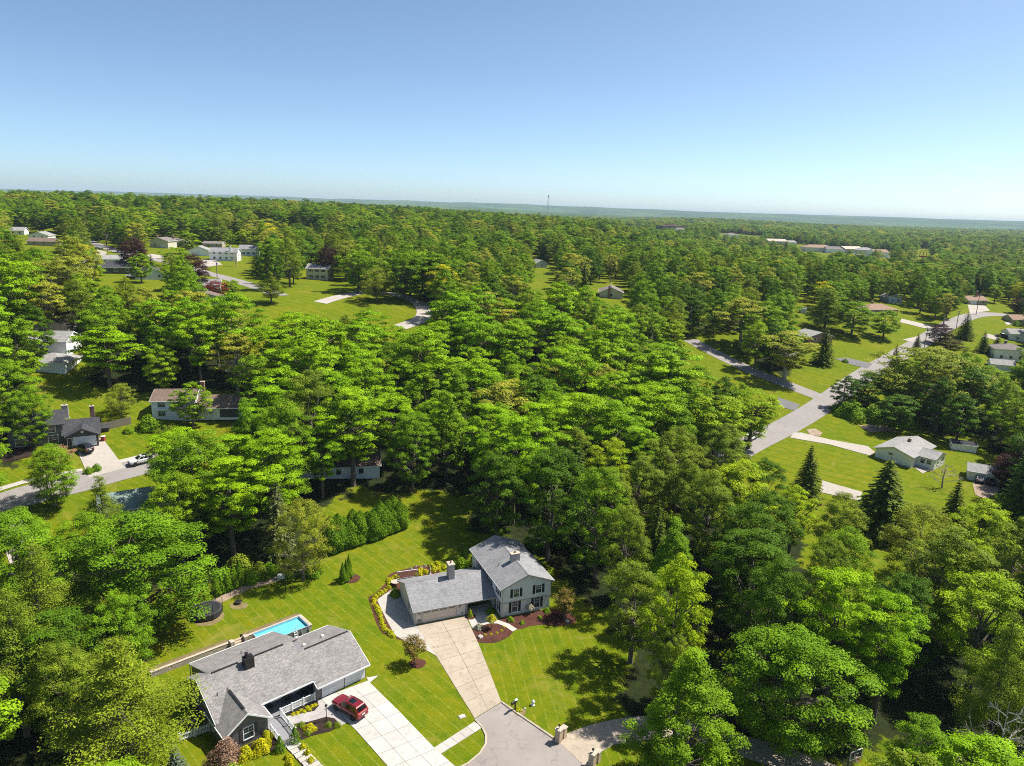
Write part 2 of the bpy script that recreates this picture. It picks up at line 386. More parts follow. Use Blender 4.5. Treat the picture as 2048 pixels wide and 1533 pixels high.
for nm, c in (('paint_red', (0.2, 0.008, 0.012)), ('paint_black', (0.01, 0.01, 0.012)), ('paint_white', (0.7, 0.7, 0.7)), ('paint_gray', (0.12, 0.125, 0.13)), ('paint_silver', (0.4, 0.41, 0.42))):
    m, t_, b = nt(nm); f_ = noise(t_, objco(t_), 0.9, 3)
    t_.links.new(ramp(t_, f_, [(0.3, tuple(x*0.93 for x in c)), (0.7, tuple(min(1, x*1.05) for x in c))]), b.inputs['Base Color'])
    b.inputs['Roughness'].default_value = 0.28; b.inputs['Metallic'].default_value = 0.15; b.inputs['Coat Weight'].default_value = 0.8; b.inputs['Coat Roughness'].default_value = 0.06
concrete('concrete_white', (0.47, 0.445, 0.415), 0.07, 0.25, 0.14); concrete('concrete_tan', (0.40, 0.335, 0.26), 0.1, 0.3, 0.22); concrete('walk_pale', (0.45, 0.42, 0.38), 0.08, 0.4, 0.15)
concrete('curb_concrete', (0.4, 0.345, 0.27), 0.12, 0.4, 0.25); concrete('far_concrete', (0.39, 0.35, 0.31), 0.1, 0.1, 0.15); concrete('joint_dark', (0.2, 0.17, 0.14), 0.1, 0.5, 0.1); concrete('paver_gray', (0.36, 0.34, 0.325), 0.12, 0.6, 0.2)
asphalt('road_asphalt', (0.275, 0.243, 0.224)); asphalt('street_far', (0.26, 0.238, 0.225), 0.08); asphalt('drive_dark', (0.15, 0.145, 0.15))
mulch('mulch_brown', (0.085, 0.035, 0.026)); mulch('mulch_dark', (0.035, 0.024, 0.019)); mulch('soil_tan', (0.2, 0.155, 0.075)); mulch('gravel_tan', (0.3, 0.23, 0.17))

def water_mat():
    m, t, b = nt('pool_water')
    co = objco(t); f = noise(t, co, 5, 4, 0.6, 0.8)
    t.links.new(ramp(t, noise(t, co, 0.7, 2), [(0.3, (0.13, 0.55, 0.66)), (0.7, (0.17, 0.6, 0.7))]), b.inputs['Base Color'])
    b.inputs['Roughness'].default_value = 0.08; spec(b, 0.5); b.inputs['Transmission Weight'].default_value = 0.15
    bump(t, b, f, 0.15, 0.05)
water_mat()

def lawn_mat():
    m, t, b = nt('lawn')
    co = worldco(t); sx = N(t, 'ShaderNodeSeparateXYZ'); t.links.new(co, sx.inputs[0])
    fine = noise(t, co, 5.0, 6, 0.8); mid = noise(t, co, 0.55, 5, 0.65, 0.5); big = noise(t, co, 0.045, 4, 0.6)
    base = ramp(t, mid, [(0.25, (0.072, 0.122, 0.003)), (0.5, (0.115, 0.15, 0.004)), (0.78, (0.172, 0.168, 0.008))])
    base = mixc(t, 1.0, base, ramp(t, fine, [(0.28, (0.45, 0.5, 0.5)), (0.5, (1, 1, 1)), (0.72, (1.5, 1.4, 1.4))]), 'MULTIPLY')
    base = mixc(t, 1.0, base, ramp(t, big, [(0.3, (0.82, 0.95, 0.9)), (0.5, (1, 1, 1)), (0.7, (1.2, 1.05, 1.0))]), 'MULTIPLY')
    # mower passes: the wheels leave pale lines about 2 m apart
    at = N(t, 'ShaderNodeAttribute'); at.attribute_name = 'mow'
    wob = noise(t, co, 0.35, 3); wob2 = noise(t, co, 1.6, 4, 0.7)
    ph = math_(t, 'ADD', at.outputs['Fac'], math_(t, 'MULTIPLY', wob, 0.25))
    tri = math_(t, 'PINGPONG', ph, 0.5)
    line = ramp(t, tri, [(0.0, (1, 1, 1)), (0.1, (0, 0, 0))])
    band = ramp(t, math_(t, 'FRACT', math_(t, 'MULTIPLY', ph, 0.5)), [(0.42, (0.93, 0.97, 0.95)), (0.58, (1.06, 1.02, 1.0))])
    base = mixc(t, 1.0, base, band, 'MULTIPLY')
    lw = mixc(t, 1.0, line, ramp(t, wob2, [(0.4, (0, 0, 0)), (0.64, (0.62, 0.62, 0.62))]), 'MULTIPLY')
    base = mixc(t, lw, base, (0.29, 0.27, 0.05))
    # worn and dry spots
    dry = ramp(t, noise(t, co, 0.14, 6, 0.75, 0.6), [(0.55, (0, 0, 0)), (0.72, (0.8, 0.8, 0.8))])
    base = mixc(t, dry, base, (0.21, 0.19, 0.035))
    # past the mown yards the ground is rough woodland floor and, farther out, closed forest
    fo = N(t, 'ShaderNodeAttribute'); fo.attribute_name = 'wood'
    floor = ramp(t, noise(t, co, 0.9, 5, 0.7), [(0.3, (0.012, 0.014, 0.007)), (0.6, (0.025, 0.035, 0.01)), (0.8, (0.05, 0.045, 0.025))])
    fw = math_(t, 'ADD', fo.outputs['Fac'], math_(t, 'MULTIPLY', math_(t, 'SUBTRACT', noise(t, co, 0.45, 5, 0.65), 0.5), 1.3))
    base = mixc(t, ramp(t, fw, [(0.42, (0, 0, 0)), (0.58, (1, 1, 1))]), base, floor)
    ff = N(t, 'ShaderNodeAttribute'); ff.attribute_name = 'forest'
    far = ramp(t, noise(t, co, 0.02, 6, 0.75), [(0.3, (0.02, 0.045, 0.01)), (0.55, (0.055, 0.105, 0.018)), (0.75, (0.1, 0.155, 0.03))])
    far = mixc(t, 1.0, far, ramp(t, noise(t, co, 0.0016, 5, 0.7, 0.5), [(0.35, (0.45, 0.5, 0.55)), (0.52, (1, 1, 1)), (0.68, (1.7, 1.5, 1.3))]), 'MULTIPLY')
    base = mixc(t, ff.outputs['Fac'], base, far)
    t.links.new(base, b.inputs['Base Color']); b.inputs['Roughness'].default_value = 0.95; spec(b, 0.05)
    bump(t, b, fine, 0.8, 0.06); return m
lawn_mat()

LEAF = dict(locust=(0.088, 0.195, 0.008), maple=(0.062, 0.142, 0.014), fresh=(0.082, 0.17, 0.014), olive=(0.076, 0.13, 0.032), lime=(0.115, 0.205, 0.014),
            deep=(0.032, 0.082, 0.012), spruce=(0.045, 0.082, 0.022), pine=(0.078, 0.132, 0.026), palespruce=(0.12, 0.15, 0.06), copper=(0.042, 0.018, 0.022), gold=(0.24, 0.23, 0.008),
            blue=(0.12, 0.155, 0.12), arbor=(0.05, 0.12, 0.012), hosta=(0.2, 0.27, 0.015), chartreuse=(0.21, 0.26, 0.015), bronze=(0.15, 0.115, 0.028), pinkbush=(0.22, 0.135, 0.105), red=(0.13, 0.025, 0.02), willow=(0.1, 0.15, 0.045), silver=(0.12, 0.165, 0.055), whitebush=(0.45, 0.48, 0.3))
LEAF = {k: tuple(min(0.42, x*f) for x, f in zip(c, (2.42, 1.96, 0.55) if k not in ('bronze', 'pinkbush', 'red', 'copper', 'blue', 'whitebush', 'palespruce') else (1.3, 1.3, 1.1))) for k, c in LEAF.items()}
for k, c in LEAF.items(): leaf('leaf_'+k, c, 0.14 if k in ('spruce', 'pine', 'palespruce', 'blue', 'arbor') else 0.2, 0.13 if k not in ('copper', 'gold', 'olive', 'willow') else 0.08)

# ---------------------------------------------------------------- foliage
def leaf_cards(name, C, Nn, size, tint, mat, aspect=0.62, along=None):
    """one folded, pointed face per leaf spray"""
    n = len(C)
    Nn = Nn/np.linalg.norm(Nn, axis=1, keepdims=True)
    if along is None: along = rng.normal(size=(n, 3))
    T = along-Nn*np.sum(along*Nn, axis=1, keepdims=True)
    T /= np.linalg.norm(T, axis=1, keepdims=True)+1e-9
    B = np.cross(Nn, T); s = size[:, None]
    fold = 0.22
    v = np.stack([C-T*s*0.5, C+B*s*0.5*aspect-Nn*s*fold*0.5+T*s*0.06, C+T*s*0.5-Nn*s*0.12, C-B*s*0.5*aspect-Nn*s*fold*0.5+T*s*0.06], axis=1).reshape(-1, 3)
    me = bpy.data.meshes.new(name)
    me.vertices.add(4*n); me.vertices.foreach_set('co', v.astype(np.float32).ravel())
    me.loops.add(4*n); me.loops.foreach_set('vertex_index', np.arange(4*n, dtype=np.int32))
    me.polygons.add(n); me.polygons.foreach_set('loop_start', np.arange(0, 4*n, 4, dtype=np.int32)); me.polygons.foreach_set('loop_total', np.full(n, 4, np.int32))
    a = me.attributes.new('tint', 'FLOAT', 'FACE'); a.data.foreach_set('value', np.clip(tint, 0, 1).astype(np.float32))
    me.materials.append(MATS[mat]); me.update(calc_edges=True)
    return me
def unit(n):
    d = rng.normal(size=(n, 3)); return d/np.linalg.norm(d, axis=1, keepdims=True)
def limb(mb, a, b, r0, r1, bend=0.25, n=5, seg=4):
    a = np.array(a, float); b = np.array(b, float); d = b-a; L = np.linalg.norm(d)
    pts = []; off = rng.normal(size=3)*L*0.07; off2 = np.array([0, 0, -bend*L*0.35])
    for i in range(seg+1):
        t = i/seg; pts.append(a+d*t+(off+off2)*math.sin(math.pi*t))
    mb.tube(pts, [r0+(r1-r0)*(i/seg) for i in range(seg+1)], n)
PROTO = {}
def broad(key, mat, h=18, r=7, base=0.25, nclump=70, nleaf=11000, ls=0.42, profile='round', flat=0.7, rc=(0.17, 0.3), bark='bark', gap=0.0, spread=0.35, upn=0.55):
    """trunk and limbs that fork towards leaf clumps set through the outer crown"""
    cz0 = h*base; hc = h-cz0
    cl = []; tries = 0
    while len(cl) < nclump and tries < 20000:
        tries += 1
        u = rng.random()**0.85; z = cz0+hc*u
        if profile == 'round': pr = math.sqrt(max(0.0, 1-(2*u-0.95)**2*0.98))
        elif profile == 'oval': pr = math.sin(math.pi*min(1, u*0.93+0.07))**0.6
        elif profile == 'cone': pr = min(1, (1-u)*1.45+0.08)*min(1, u*5+0.5)
        elif profile == 'vase': pr = min(1, 0.35+u*0.9)*math.sqrt(max(0, 1-max(0, (u-0.62)/0.38)**2))+0.02
        else: pr = 1
        a = rng.random()*2*math.pi
        wob = 1+0.2*math.sin(2*a+h+nclump)+0.13*math.sin(5*a+2.1*u*6+r)
        q = (0.3+0.7*math.sqrt(rng.random()))
        if u > 0.85: q = math.sqrt(rng.random())
        rr = r*pr*wob*q*0.86
        c = np.array([rr*math.cos(a), rr*math.sin(a), z]); k = r*rng.uniform(*rc)
        if any(np.linalg.norm((c-c2)*(1, 1, 1.25)) < (k+k2)*0.62 for c2, k2 in cl): continue
        cl.append((c, k))
    w = np.array([k*k for c, k in cl]); w = w/w.sum(); cnt = np.maximum(12, (w*nleaf).astype(int))
    P = []; Q = []; S = []; T = []
    mid = np.array([0, 0, cz0+hc*0.45])
    for (c, k), m in zip(cl, cnt):
        d = unit(m); d[:, 2] = np.where(d[:, 2] < -0.25, -d[:, 2]*0.8, d[:, 2])
        out = (c-mid); out = out/(np.linalg.norm(out)+1e-6)
        rad = k*(0.3+0.78*rng.random(m)**0.6)
        # ragged clump: a few finger-like shoots
        sh = unit(5); sh[:, 2] = np.abs(sh[:, 2])*0.5
        lob = 1+spread*np.max(np.maximum(0, d@sh.T)**6, axis=1)
        p = c+d*np.array([1, 1, flat])*(rad*lob)[:, None]
        P.append(p); Q.append(d*0.75+np.array([0, 0, upn])+out*0.2+rng.normal(size=(m, 3))*0.3)
        S.append(ls*rng.uniform(0.65, 1.3, m)); T.append(np.full(m, rng.normal(0.5, 0.16))+rng.normal(0, 0.17, m))
    me = leaf_cards('crown', np.concatenate(P), np.concatenate(Q), np.concatenate(S), np.concatenate(T), 'leaf_'+mat)
    mb = MB(); tr = 0.018*h+0.05
    fork = h*base*rng.uniform(0.8, 1.15); top = np.array([rng.normal()*0.3, rng.normal()*0.3, h*0.78])
    fk = np.array([top[0]*0.3, top[1]*0.3, fork])
    mb.tube([(0, 0, -0.6), (0, 0, 0.15), tuple(fk*0.5), tuple(fk)], [tr*1.7, tr*1.15, tr, tr*0.9], 8)
    limb(mb, fk, top, tr*0.88, 0.05, 0.0, 6, 6)
    main = sorted(range(len(cl)), key=lambda i: -np.linalg.norm(cl[i][0][:2]))[:26]
    for i in main:
        c, k = cl[i]; t = np.clip((c[2]-fork)/(h*0.9-fork)-0.25, 0, 0.8)
        s = fk+(top-fk)*t; limb(mb, s, c-np.array([0, 0, k*0.2]), tr*(0.5-0.3*t), 0.025, 0.2)
    PROTO[key] = (me, mb.mesh('trunk', bark), h, r)
def spruce(key, mat, h=18, r=3.6, nleaf=9000, droop=0.35, tiers=26, bark='bark', lift=0.0, ls=0.5, thin=1.0):
    P = []; Q = []; S = []; T = []; A = []; mb = MB()
    mb.tube([(0, 0, -0.6), (0, 0, h*0.5), (0, 0, h)], [0.02*h, 0.012*h, 0.02], 7)
    zs = [h*(0.07+0.92*(i/tiers)**0.95) for i in range(tiers)]
    tot = sum((1-z/h)+0.12 for z in zs)
    for z in zs:
        f = (1-z/h); L = r*(f**0.85)+0.15; nb = max(5, int(5+8*f))
        a0 = rng.random()*6.28; m = max(10, int(nleaf*(f+0.12)/tot/nb))
        for b in range(nb):
            a = a0+b*2*math.pi/nb+rng.normal()*0.13; Lb = L*rng.uniform(0.72, 1.12)
            d = np.array([math.cos(a), math.sin(a), 0]); sd_ = np.array([-math.sin(a), math.cos(a), 0])
            t = rng.random(m)**0.7; lat = rng.normal(size=m)*0.17*Lb*(1.1-t)*thin
            zz = z+lift*Lb*t-droop*Lb*t*t+0.12*Lb*np.maximum(0, t-0.75)*3
            hang = -np.abs(rng.normal(size=m))*0.12*(0.4+Lb*0.2)
            p = d*(t*Lb)[:, None]+sd_*lat[:, None]; p[:, 2] = zz+hang
            P.append(p); q = np.tile(np.array([0, 0, 1.0])+d*0.45, (m, 1))+rng.normal(size=(m, 3))*0.35; Q.append(q)
            A.append(np.tile(d, (m, 1))+sd_*np.sign(lat)[:, None]*0.6+np.array([0, 0, -0.35])+rng.normal(size=(m, 3))*0.2)
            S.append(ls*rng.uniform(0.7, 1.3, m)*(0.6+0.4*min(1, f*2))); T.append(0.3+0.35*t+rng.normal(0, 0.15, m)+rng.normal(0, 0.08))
            if f > 0.15: mb.tube([(0, 0, z), tuple(d*Lb*0.5+np.array([0, 0, z+lift*Lb*0.5-droop*Lb*0.25])), tuple(d*Lb*0.9+np.array([0, 0, z+lift*Lb*.9-droop*Lb*0.81]))], [0.05, 0.03, 0.01], 3, cap=False)
    me = leaf_cards('crown', np.concatenate(P), np.concatenate(Q), np.concatenate(S), np.concatenate(T), 'leaf_'+mat, 0.4, np.concatenate(A))
    PROTO[key] = (me, mb.mesh('trunk', bark), h, r)
def pine(key, mat, h=19, r=5.5, nleaf=11000, ls=0.45, bark='bark', bare=0.2):
    """white pine: open whorls of plumes that sweep outwards and up"""
    P = []; Q = []; S = []; T = []; mb = MB()
    mb.tube([(0, 0, -0.6), (0.1, 0, h*0.5), (0, 0.1, h*0.97)], [0.021*h, 0.013*h, 0.03], 7)
    lev = 15; plumes = []
    for i in range(lev):
        u = i/(lev-1); z = h*(bare+(0.97-bare)*u)
        pr = (0.75+0.3*math.sin(u*7+h)) * (1-u**2.2)+0.1; nb = 5 if u < 0.85 else 3
        a0 = rng.random()*6.28
        for b in range(nb):
            a = a0+b*2*math.pi/nb+rng.normal()*0.25; L = r*pr*rng.uniform(0.6, 1.1)
            e = np.array([math.cos(a)*L, math.sin(a)*L, z+L*(0.12+0.25*u)+rng.normal()*0.2])
            s = np.array([0, 0, z]); limb(mb, s, e, 0.09*(1.1-u), 0.02, 0.1, 4, 3)
            for q in (0.45, 0.7, 0.95):
                c = s+(e-s)*q+rng.normal(size=3)*0.25; plumes.append((c, (0.45+0.18*L)*rng.uniform(0.75, 1.2)*(0.75+0.35*q), a))
    w = np.array([k*k for c, k, a in plumes]); cnt = np.maximum(8, (w/w.sum()*nleaf).astype(int))
    for (c, k, a), m in zip(plumes, cnt):
        d = unit(m); p = c+d*np.array([1.25, 1.25, 0.5])*(k*rng.random(m)**0.45)[:, None]
        P.append(p); Q.append(d*0.5+np.array([0, 0, 0.75])+rng.normal(size=(m, 3))*0.4); S.append(ls*rng.uniform(0.7, 1.3, m)); T.append(rng.normal(0.5, 0.12)+rng.normal(0, 0.16, m))
    me = leaf_cards('crown', np.concatenate(P), np.concatenate(Q), np.concatenate(S), np.concatenate(T), 'leaf_'+mat, 0.45)
    PROTO[key] = (me, mb.mesh('trunk', bark), h, r)
def column(key, mat, h=5, r=0.9, nleaf=2200, ls=0.22, taper=1.6):
    u = rng.random(nleaf)**1.25; a = rng.random(nleaf)*6.28
    pr = (1-u**taper)*np.minimum(1, 0.65+u*3)+0.05; rr = r*pr*(0.75+0.3*rng.random(nleaf))*(1+0.12*np.sin(a*3+u*9))
    p = np.stack([rr*np.cos(a), rr*np.sin(a), u*h], 1)
    q = np.stack([np.cos(a), np.sin(a), 0.3+0*u], 1)+rng.normal(size=(nleaf, 3))*0.4
    al = np.tile(np.array([0, 0, 1.0]), (nleaf, 1))+rng.normal(size=(nleaf, 3))*0.35
    me = leaf_cards('crown', p, q, ls*rng.uniform(0.7, 1.3, nleaf), 0.5+0.2*rng.normal(size=nleaf), 'leaf_'+mat, 0.5, al)
    PROTO[key] = (me, MB().tube([(0, 0, -0.3), (0, 0, h*0.8)], [0.12, 0.03], 6).mesh('trunk', 'bark'), h, r)
def bush(key, mat, r=0.8, h=1.1, nleaf=900, ls=0.16, loose=0.25):
    d = unit(nleaf); d[:, 2] = np.abs(d[:, 2])*0.95-0.05
    lump = 1+0.13*np.sin(d[:, 0]*5+1)+0.12*np.sin(d[:, 1]*6+2)
    p = d*np.array([r, r, h])*((1-loose*rng.random(nleaf)**1.5)*lump)[:, None]; p[:, 2] = np.maximum(p[:, 2], 0.02)
    q = d+np.array([0, 0, 0.3])+rng.normal(size=(nleaf, 3))*0.35
    me = leaf_cards('foliage', p, q, ls*rng.uniform(0.7, 1.3, nleaf), 0.5+0.2*rng.normal(size=nleaf), 'leaf_'+mat, 0.65)
    mb = MB()
    for k in range(5):
        a = k*1.26; mb.tube([(0, 0, -0.1), (math.cos(a)*r*0.5, math.sin(a)*r*0.5, h*0.6)], [0.03, 0.01], 4)
    PROTO[key] = (me, mb.mesh('stem', 'bark'), h, r)
def bare_tree(key, h=13, r=4, bark='dead_wood', twigs=3):
    mb = MB(); mb.tube([(0, 0, -0.5), (0.1, 0, h*0.4), (0, 0.2, h*0.95)], [0.2, 0.13, 0.02], 6)
    def grow(p, d, L, rad, lv):
        e = p+d*L; mb.tube([tuple(p), tuple((p+e)/2+rng.normal(size=3)*L*0.06), tuple(e)], [rad, rad*0.75, rad*0.45], 4, cap=False)
        if lv > 0:
            for _ in range(3):
                nd = d+rng.normal(size=3)*0.55; nd[2] += 0.12; nd /= np.linalg.norm(nd)
                grow(p+d*L*rng.uniform(0.5, 1.0), nd, L*rng.uniform(0.45, 0.7), rad*0.55, lv-1)
    for k in range(16):
        a = k*2.4; z = h*(0.22+0.7*k/16); d = np.array([math.cos(a), math.sin(a), 0.45]); d /= np.linalg.norm(d)
        grow(np.array([0.08, 0.05, z]), d, r*(1.05-0.75*k/16)*rng.uniform(0.6, 0.9), 0.07, twigs)
    PROTO[key] = (None, mb.mesh('branching_trunk', bark), h, r)

for i in range(4): broad('locust%d' % i, 'locust', 19+i, 6.2+0.5*i, 0.32, 54+5*i, 12500, 0.43, ('vase', 'round', 'vase', 'oval')[i], 0.55, (0.136, 0.244), spread=0.6)
for i in range(4): broad('maple%d' % i, 'maple', 16+1.5*i, 6.0+0.5*i, 0.13, 90, 15000, 0.38, ('round', 'oval', 'cone', 'round')[i], 0.75, (0.128, 0.21))
for i in range(3): broad('fresh%d' % i, 'fresh', 16+i, 6.3, 0.18, 80, 12500, 0.40, ('round', 'oval', 'vase')[i], 0.7, (0.12, 0.227))
for i in range(3): broad('olive%d' % i, 'olive', 17+i, 5.2+0.4*i, 0.2, 95, 14000, 0.30, ('oval', 'round', 'cone')[i], 0.95, (0.104, 0.202), spread=0.7, upn=0.35)
for i in range(2): broad('lime%d' % i, 'lime', 16+2*i, 5.6, 0.25, 60, 11500, 0.36, ('oval', 'vase')[i], 0.6, (0.136, 0.235), spread=0.8)
for i in range(3): broad('deep%d' % i, 'deep', 17+i, 6.2, 0.15, 85, 13000, 0.40, ('round', 'oval', 'round')[i], 0.75, (0.128, 0.218))
for i in range(2): broad('silver%d' % i, 'silver', 16, 5.5, 0.28, 58, 11000, 0.36, ('round', 'vase')[i], 0.65, (0.136, 0.227), bark='pale_bark')
broad('copper0', 'copper', 13, 6.0, 0.12, 80, 10500, 0.42); broad('gold0', 'gold', 15, 6.5, 0.25, 55, 10000, 0.42, 'round', 0.55)
broad('willow0', 'willow', 13, 6.5, 0.12, 110, 15000, 0.26, 'round', 1.1, (0.096, 0.168), spread=0.9, upn=0.3); broad('willow1', 'willow', 17, 8.5, 0.2, 120, 20000, 0.34, 'round', 0.8, (0.088, 0.16), spread=0.8)
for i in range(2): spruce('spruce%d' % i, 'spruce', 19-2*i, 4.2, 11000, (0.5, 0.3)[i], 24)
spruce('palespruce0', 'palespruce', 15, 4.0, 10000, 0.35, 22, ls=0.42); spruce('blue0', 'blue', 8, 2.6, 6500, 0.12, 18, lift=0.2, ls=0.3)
for i in range(3): pine('pine%d' % i, 'pine', 18+2*i, 5.2+0.6*i, 13000, 0.42)
spruce('deepfir0', 'deep', 22, 4.6, 10500, 0.35, 24); 
broad('youngred0', 'bronze', 4.2, 1.75, 0.3, 34, 2600, 0.2, 'round', 0.8, (0.22, 0.36)); broad('crab0', 'pinkbush', 5.5, 2.6, 0.25, 45, 2600, 0.2, 'vase', 0.8, (0.096, 0.21)); broad('redbush0', 'red', 6, 3.4, 0.1, 50, 5000, 0.3)
column('arbor0', 'arbor', 5.5, 1.1, 3600, 0.24); column('arbor1', 'arbor', 6.5, 1.6, 5600, 0.26, 4.5)
column('coneshrub0', 'arbor', 2.0, 0.6, 1300, 0.13); column('coneshrub1', 'lime', 1.3, 0.4, 700, 0.12)
bush('hosta0', 'hosta', 0.55, 0.5, 170, 0.3, 0.5); bush('ball0', 'chartreuse', 1.1, 1.5, 2200, 0.15); bush('box0', 'fresh', 0.6, 0.75, 900, 0.12); bush('low0', 'chartreuse', 0.4, 0.4, 260, 0.14, 0.5); bush('green_bush0', 'maple', 1.4, 1.6, 1800, 0.22, 0.4)
bush('pinkbush0', 'pinkbush', 1.9, 2.6, 3800, 0.17, 0.5); bush('whitebush0', 'whitebush', 0.55, 0.55, 500, 0.14); bush('gold_bush0', 'gold', 0.5, 0.45, 330, 0.16, 0.5); bush('olive_bush0', 'olive', 1.7, 1.9, 2600, 0.2, 0.5)
bare_tree('dead0'); bare_tree('bareblush0', 6.5, 3.2, 'pale_bark', 2)
# finer leaved copies of the kinds that stand close to the viewpoint
broad('nlocust0', 'locust', 19, 6.2, 0.3, 95, 32000, 0.25, 'vase', 0.55, (0.096, 0.193), spread=0.8); broad('nlocust1', 'locust', 20, 6.0, 0.3, 85, 30000, 0.25, 'oval', 0.6, (0.096, 0.202), spread=0.8)
broad('nmaple0', 'maple', 17, 6.2, 0.08, 150, 36000, 0.23, 'round', 0.8, (0.105, 0.185)); broad('nmaple1', 'maple', 18, 6.0, 0.05, 150, 42000, 0.23, 'cone', 0.85, (0.105, 0.19)); broad('nmaple2', 'maple', 18, 6.0, 0.14, 120, 32000, 0.24, 'oval', 0.75, (0.096, 0.185), spread=0.6)
broad('nolive0', 'olive', 18, 5.2, 0.2, 120, 32000, 0.21, 'oval', 0.95, (0.088, 0.176), spread=0.8, upn=0.35); broad('nolive1', 'olive', 18, 5.8, 0.2, 120, 32000, 0.21, 'round', 0.9, (0.088, 0.176), spread=0.8, upn=0.35)
broad('nlime0', 'lime', 17, 5.4, 0.25, 80, 27000, 0.23, 'oval', 0.65, (0.104, 0.202), spread=0.9); broad('ndeep0', 'deep', 17, 6.0, 0.15, 120, 30000, 0.24, 'round', 0.75, (0.096, 0.176), spread=0.6); broad('nfresh0', 'fresh', 16, 6.2, 0.16, 110, 30000, 0.24, 'round', 0.7, (0.096, 0.185), spread=0.6)
pine('npine0', 'pine', 19, 5.8, 34000, 0.24); pine('npine1', 'pine', 19, 5.4, 32000, 0.24); broad('nwillow0', 'willow', 13, 6.0, 0.1, 130, 30000, 0.18, 'oval', 1.1, (0.088, 0.16), spread=0.9, upn=0.3)
NEARKIND = dict(locust=['nlocust0', 'nlocust1'], maple=['nmaple0', 'nmaple1', 'nmaple2'], olive=['nolive0', 'nolive1'], lime=['nlime0'], deep=['ndeep0'], fresh=['nfresh0'], silver=['nfresh0', 'nolive1'], pine=['npine0', 'npine1'], willow=['nwillow0'])
NEARFIX = dict(maple0='nmaple0', maple1='nmaple2', maple2='nmaple1', maple3='nmaple0', locust0='nlocust0', locust2='nlocust0', locust3='nlocust1')
for k_, (me_, tr_, h_0, r_0) in list(PROTO.items()):      # true height and spread of each kind
    if me_ is None: continue
    v_ = np.zeros(len(me_.vertices)*3, np.float32); me_.vertices.foreach_get('co', v_); v_ = v_.reshape(-1, 3)
    PROTO[k_] = (me_, tr_, float(np.percentile(v_[:, 2], 99.7)), float(np.percentile(np.hypot(v_[:, 0], v_[:, 1]), 96)))
# ---------------------------------------------------------------- where the trees stand
def inpoly(x, y, poly):
    c = False; j = len(poly)-1
    for i in range(len(poly)):
        xi, yi = poly[i]; xj, yj = poly[j]
        if (yi > y) != (yj > y) and x < (xj-xi)*(y-yi)/(yj-yi)+xi: c = not c
        j = i
    return c
# open ground seen in the photograph: yards, streets and houses that no wild tree may cover
CLEAR = [
 [(378, 1185), (445, 1185), (445, 1265), (378, 1265)],
 [(1690, 1492), (1738, 1492), (1738, 1533), (1690, 1533)], [(1490, 1482), (1560, 1482), (1640, 1520), (1790, 1460), (1790, 1533), (1490, 1533)], [(1382, 1232), (1408, 1232), (1402, 1305), (1384, 1305)],
 [(385, 1300), (430, 1215), (500, 1180), (545, 1175), (665, 1105), (790, 1060), (860, 1045), (930, 1110), (950, 1080), (1000, 1062), (1115, 1150), (1150, 1220), (1210, 1290), (1315, 1395), (1290, 1440), (1290, 1533), (360, 1533), (370, 1420)],
 [(640, 1012), (690, 975), (745, 980), (790, 1005), (720, 1035), (640, 1045)],
 [(0, 1030), (0, 930), (60, 905), (80, 822), (215, 842), (265, 850), (290, 870), (300, 905), (290, 960), (240, 985), (150, 965), (35, 1010)],
 [(45, 670), (140, 670), (140, 745), (200, 800), (110, 820), (75, 805), (55, 745)], [(72, 636), (158, 636), (158, 674), (72, 674)],
 [(280, 778), (335, 770), (480, 780), (480, 850), (440, 868), (425, 850), (280, 850)],
 [(25, 455), (60, 460), (120, 465), (120, 490), (60, 493), (25, 470)], [(140, 448), (170, 448), (170, 458), (140, 458)], [(187, 480), (262, 500), (262, 522), (190, 505)], [(400, 535), (520, 565), (560, 595), (500, 585), (400, 555)], [(425, 528), (500, 538), (525, 562), (420, 546)], [(560, 565), (630, 572), (630, 588), (570, 588)], [(203, 512), (262, 520), (262, 545), (205, 540)], [(282, 545), (335, 540), (335, 562), (285, 562)], [(300, 470), (372, 475), (368, 502), (300, 508)], [(395, 480), (510, 485), (510, 528), (400, 528)], [(300, 502), (340, 507), (340, 528), (300, 522)], [(612, 528), (660, 528), (662, 562), (612, 562)], [(640, 588), (720, 577), (850, 600), (862, 640), (800, 640), (770, 606), (640, 606)],
 [(1187, 562), (1252, 562), (1252, 598), (1190, 600)], [(1075, 520), (1105, 520), (1105, 570), (1078, 570)],
 [(1420, 690), (1500, 732), (1590, 768), (1690, 690), (1640, 680), (1605, 680), (1605, 645), (1670, 640), (1730, 600), (1800, 598), (1890, 655), (1940, 585), (1990, 585), (2048, 620), (2048, 725), (1985, 735), (1950, 690), (1840, 690), (1740, 760), (1690, 800), (1672, 845), (1760, 852), (1885, 862), (1955, 878), (2010, 930), (1990, 990), (1880, 1000), (1740, 990), (1650, 985), (1600, 935), (1580, 905), (1500, 890), (1545, 850), (1600, 800)],
 [(1595, 605), (1622, 605), (1622, 630), (1595, 630)], [(1312, 434), (1372, 436), (1372, 458), (1312, 456)], [(1440, 455), (1525, 460), (1525, 472), (1440, 470)], [(1535, 483), (1610, 488), (1610, 496), (1535, 493)], [(1605, 494), (1780, 502), (1780, 514), (1605, 507)], [(1838, 496), (1858, 496), (1858, 512), (1838, 512)], [(1250, 438), (1300, 438), (1300, 450), (1250, 450)],
 [(1360, 690), (1440, 660), (1470, 700), (1430, 740)], [(0, 1440), (95, 1455), (105, 1533), (0, 1533)], [(240, 975), (310, 970), (310, 1030), (245, 1030)],
]
BB = [(min(p[0] for p in q), max(p[0] for p in q), min(p[1] for p in q), max(p[1] for p in q), q) for q in CLEAR]
def covers(x, y):
    for a, b, c, d, q in BB:
        if a < x < b and c < y < d and inpoly(x, y, q): return True
    return False
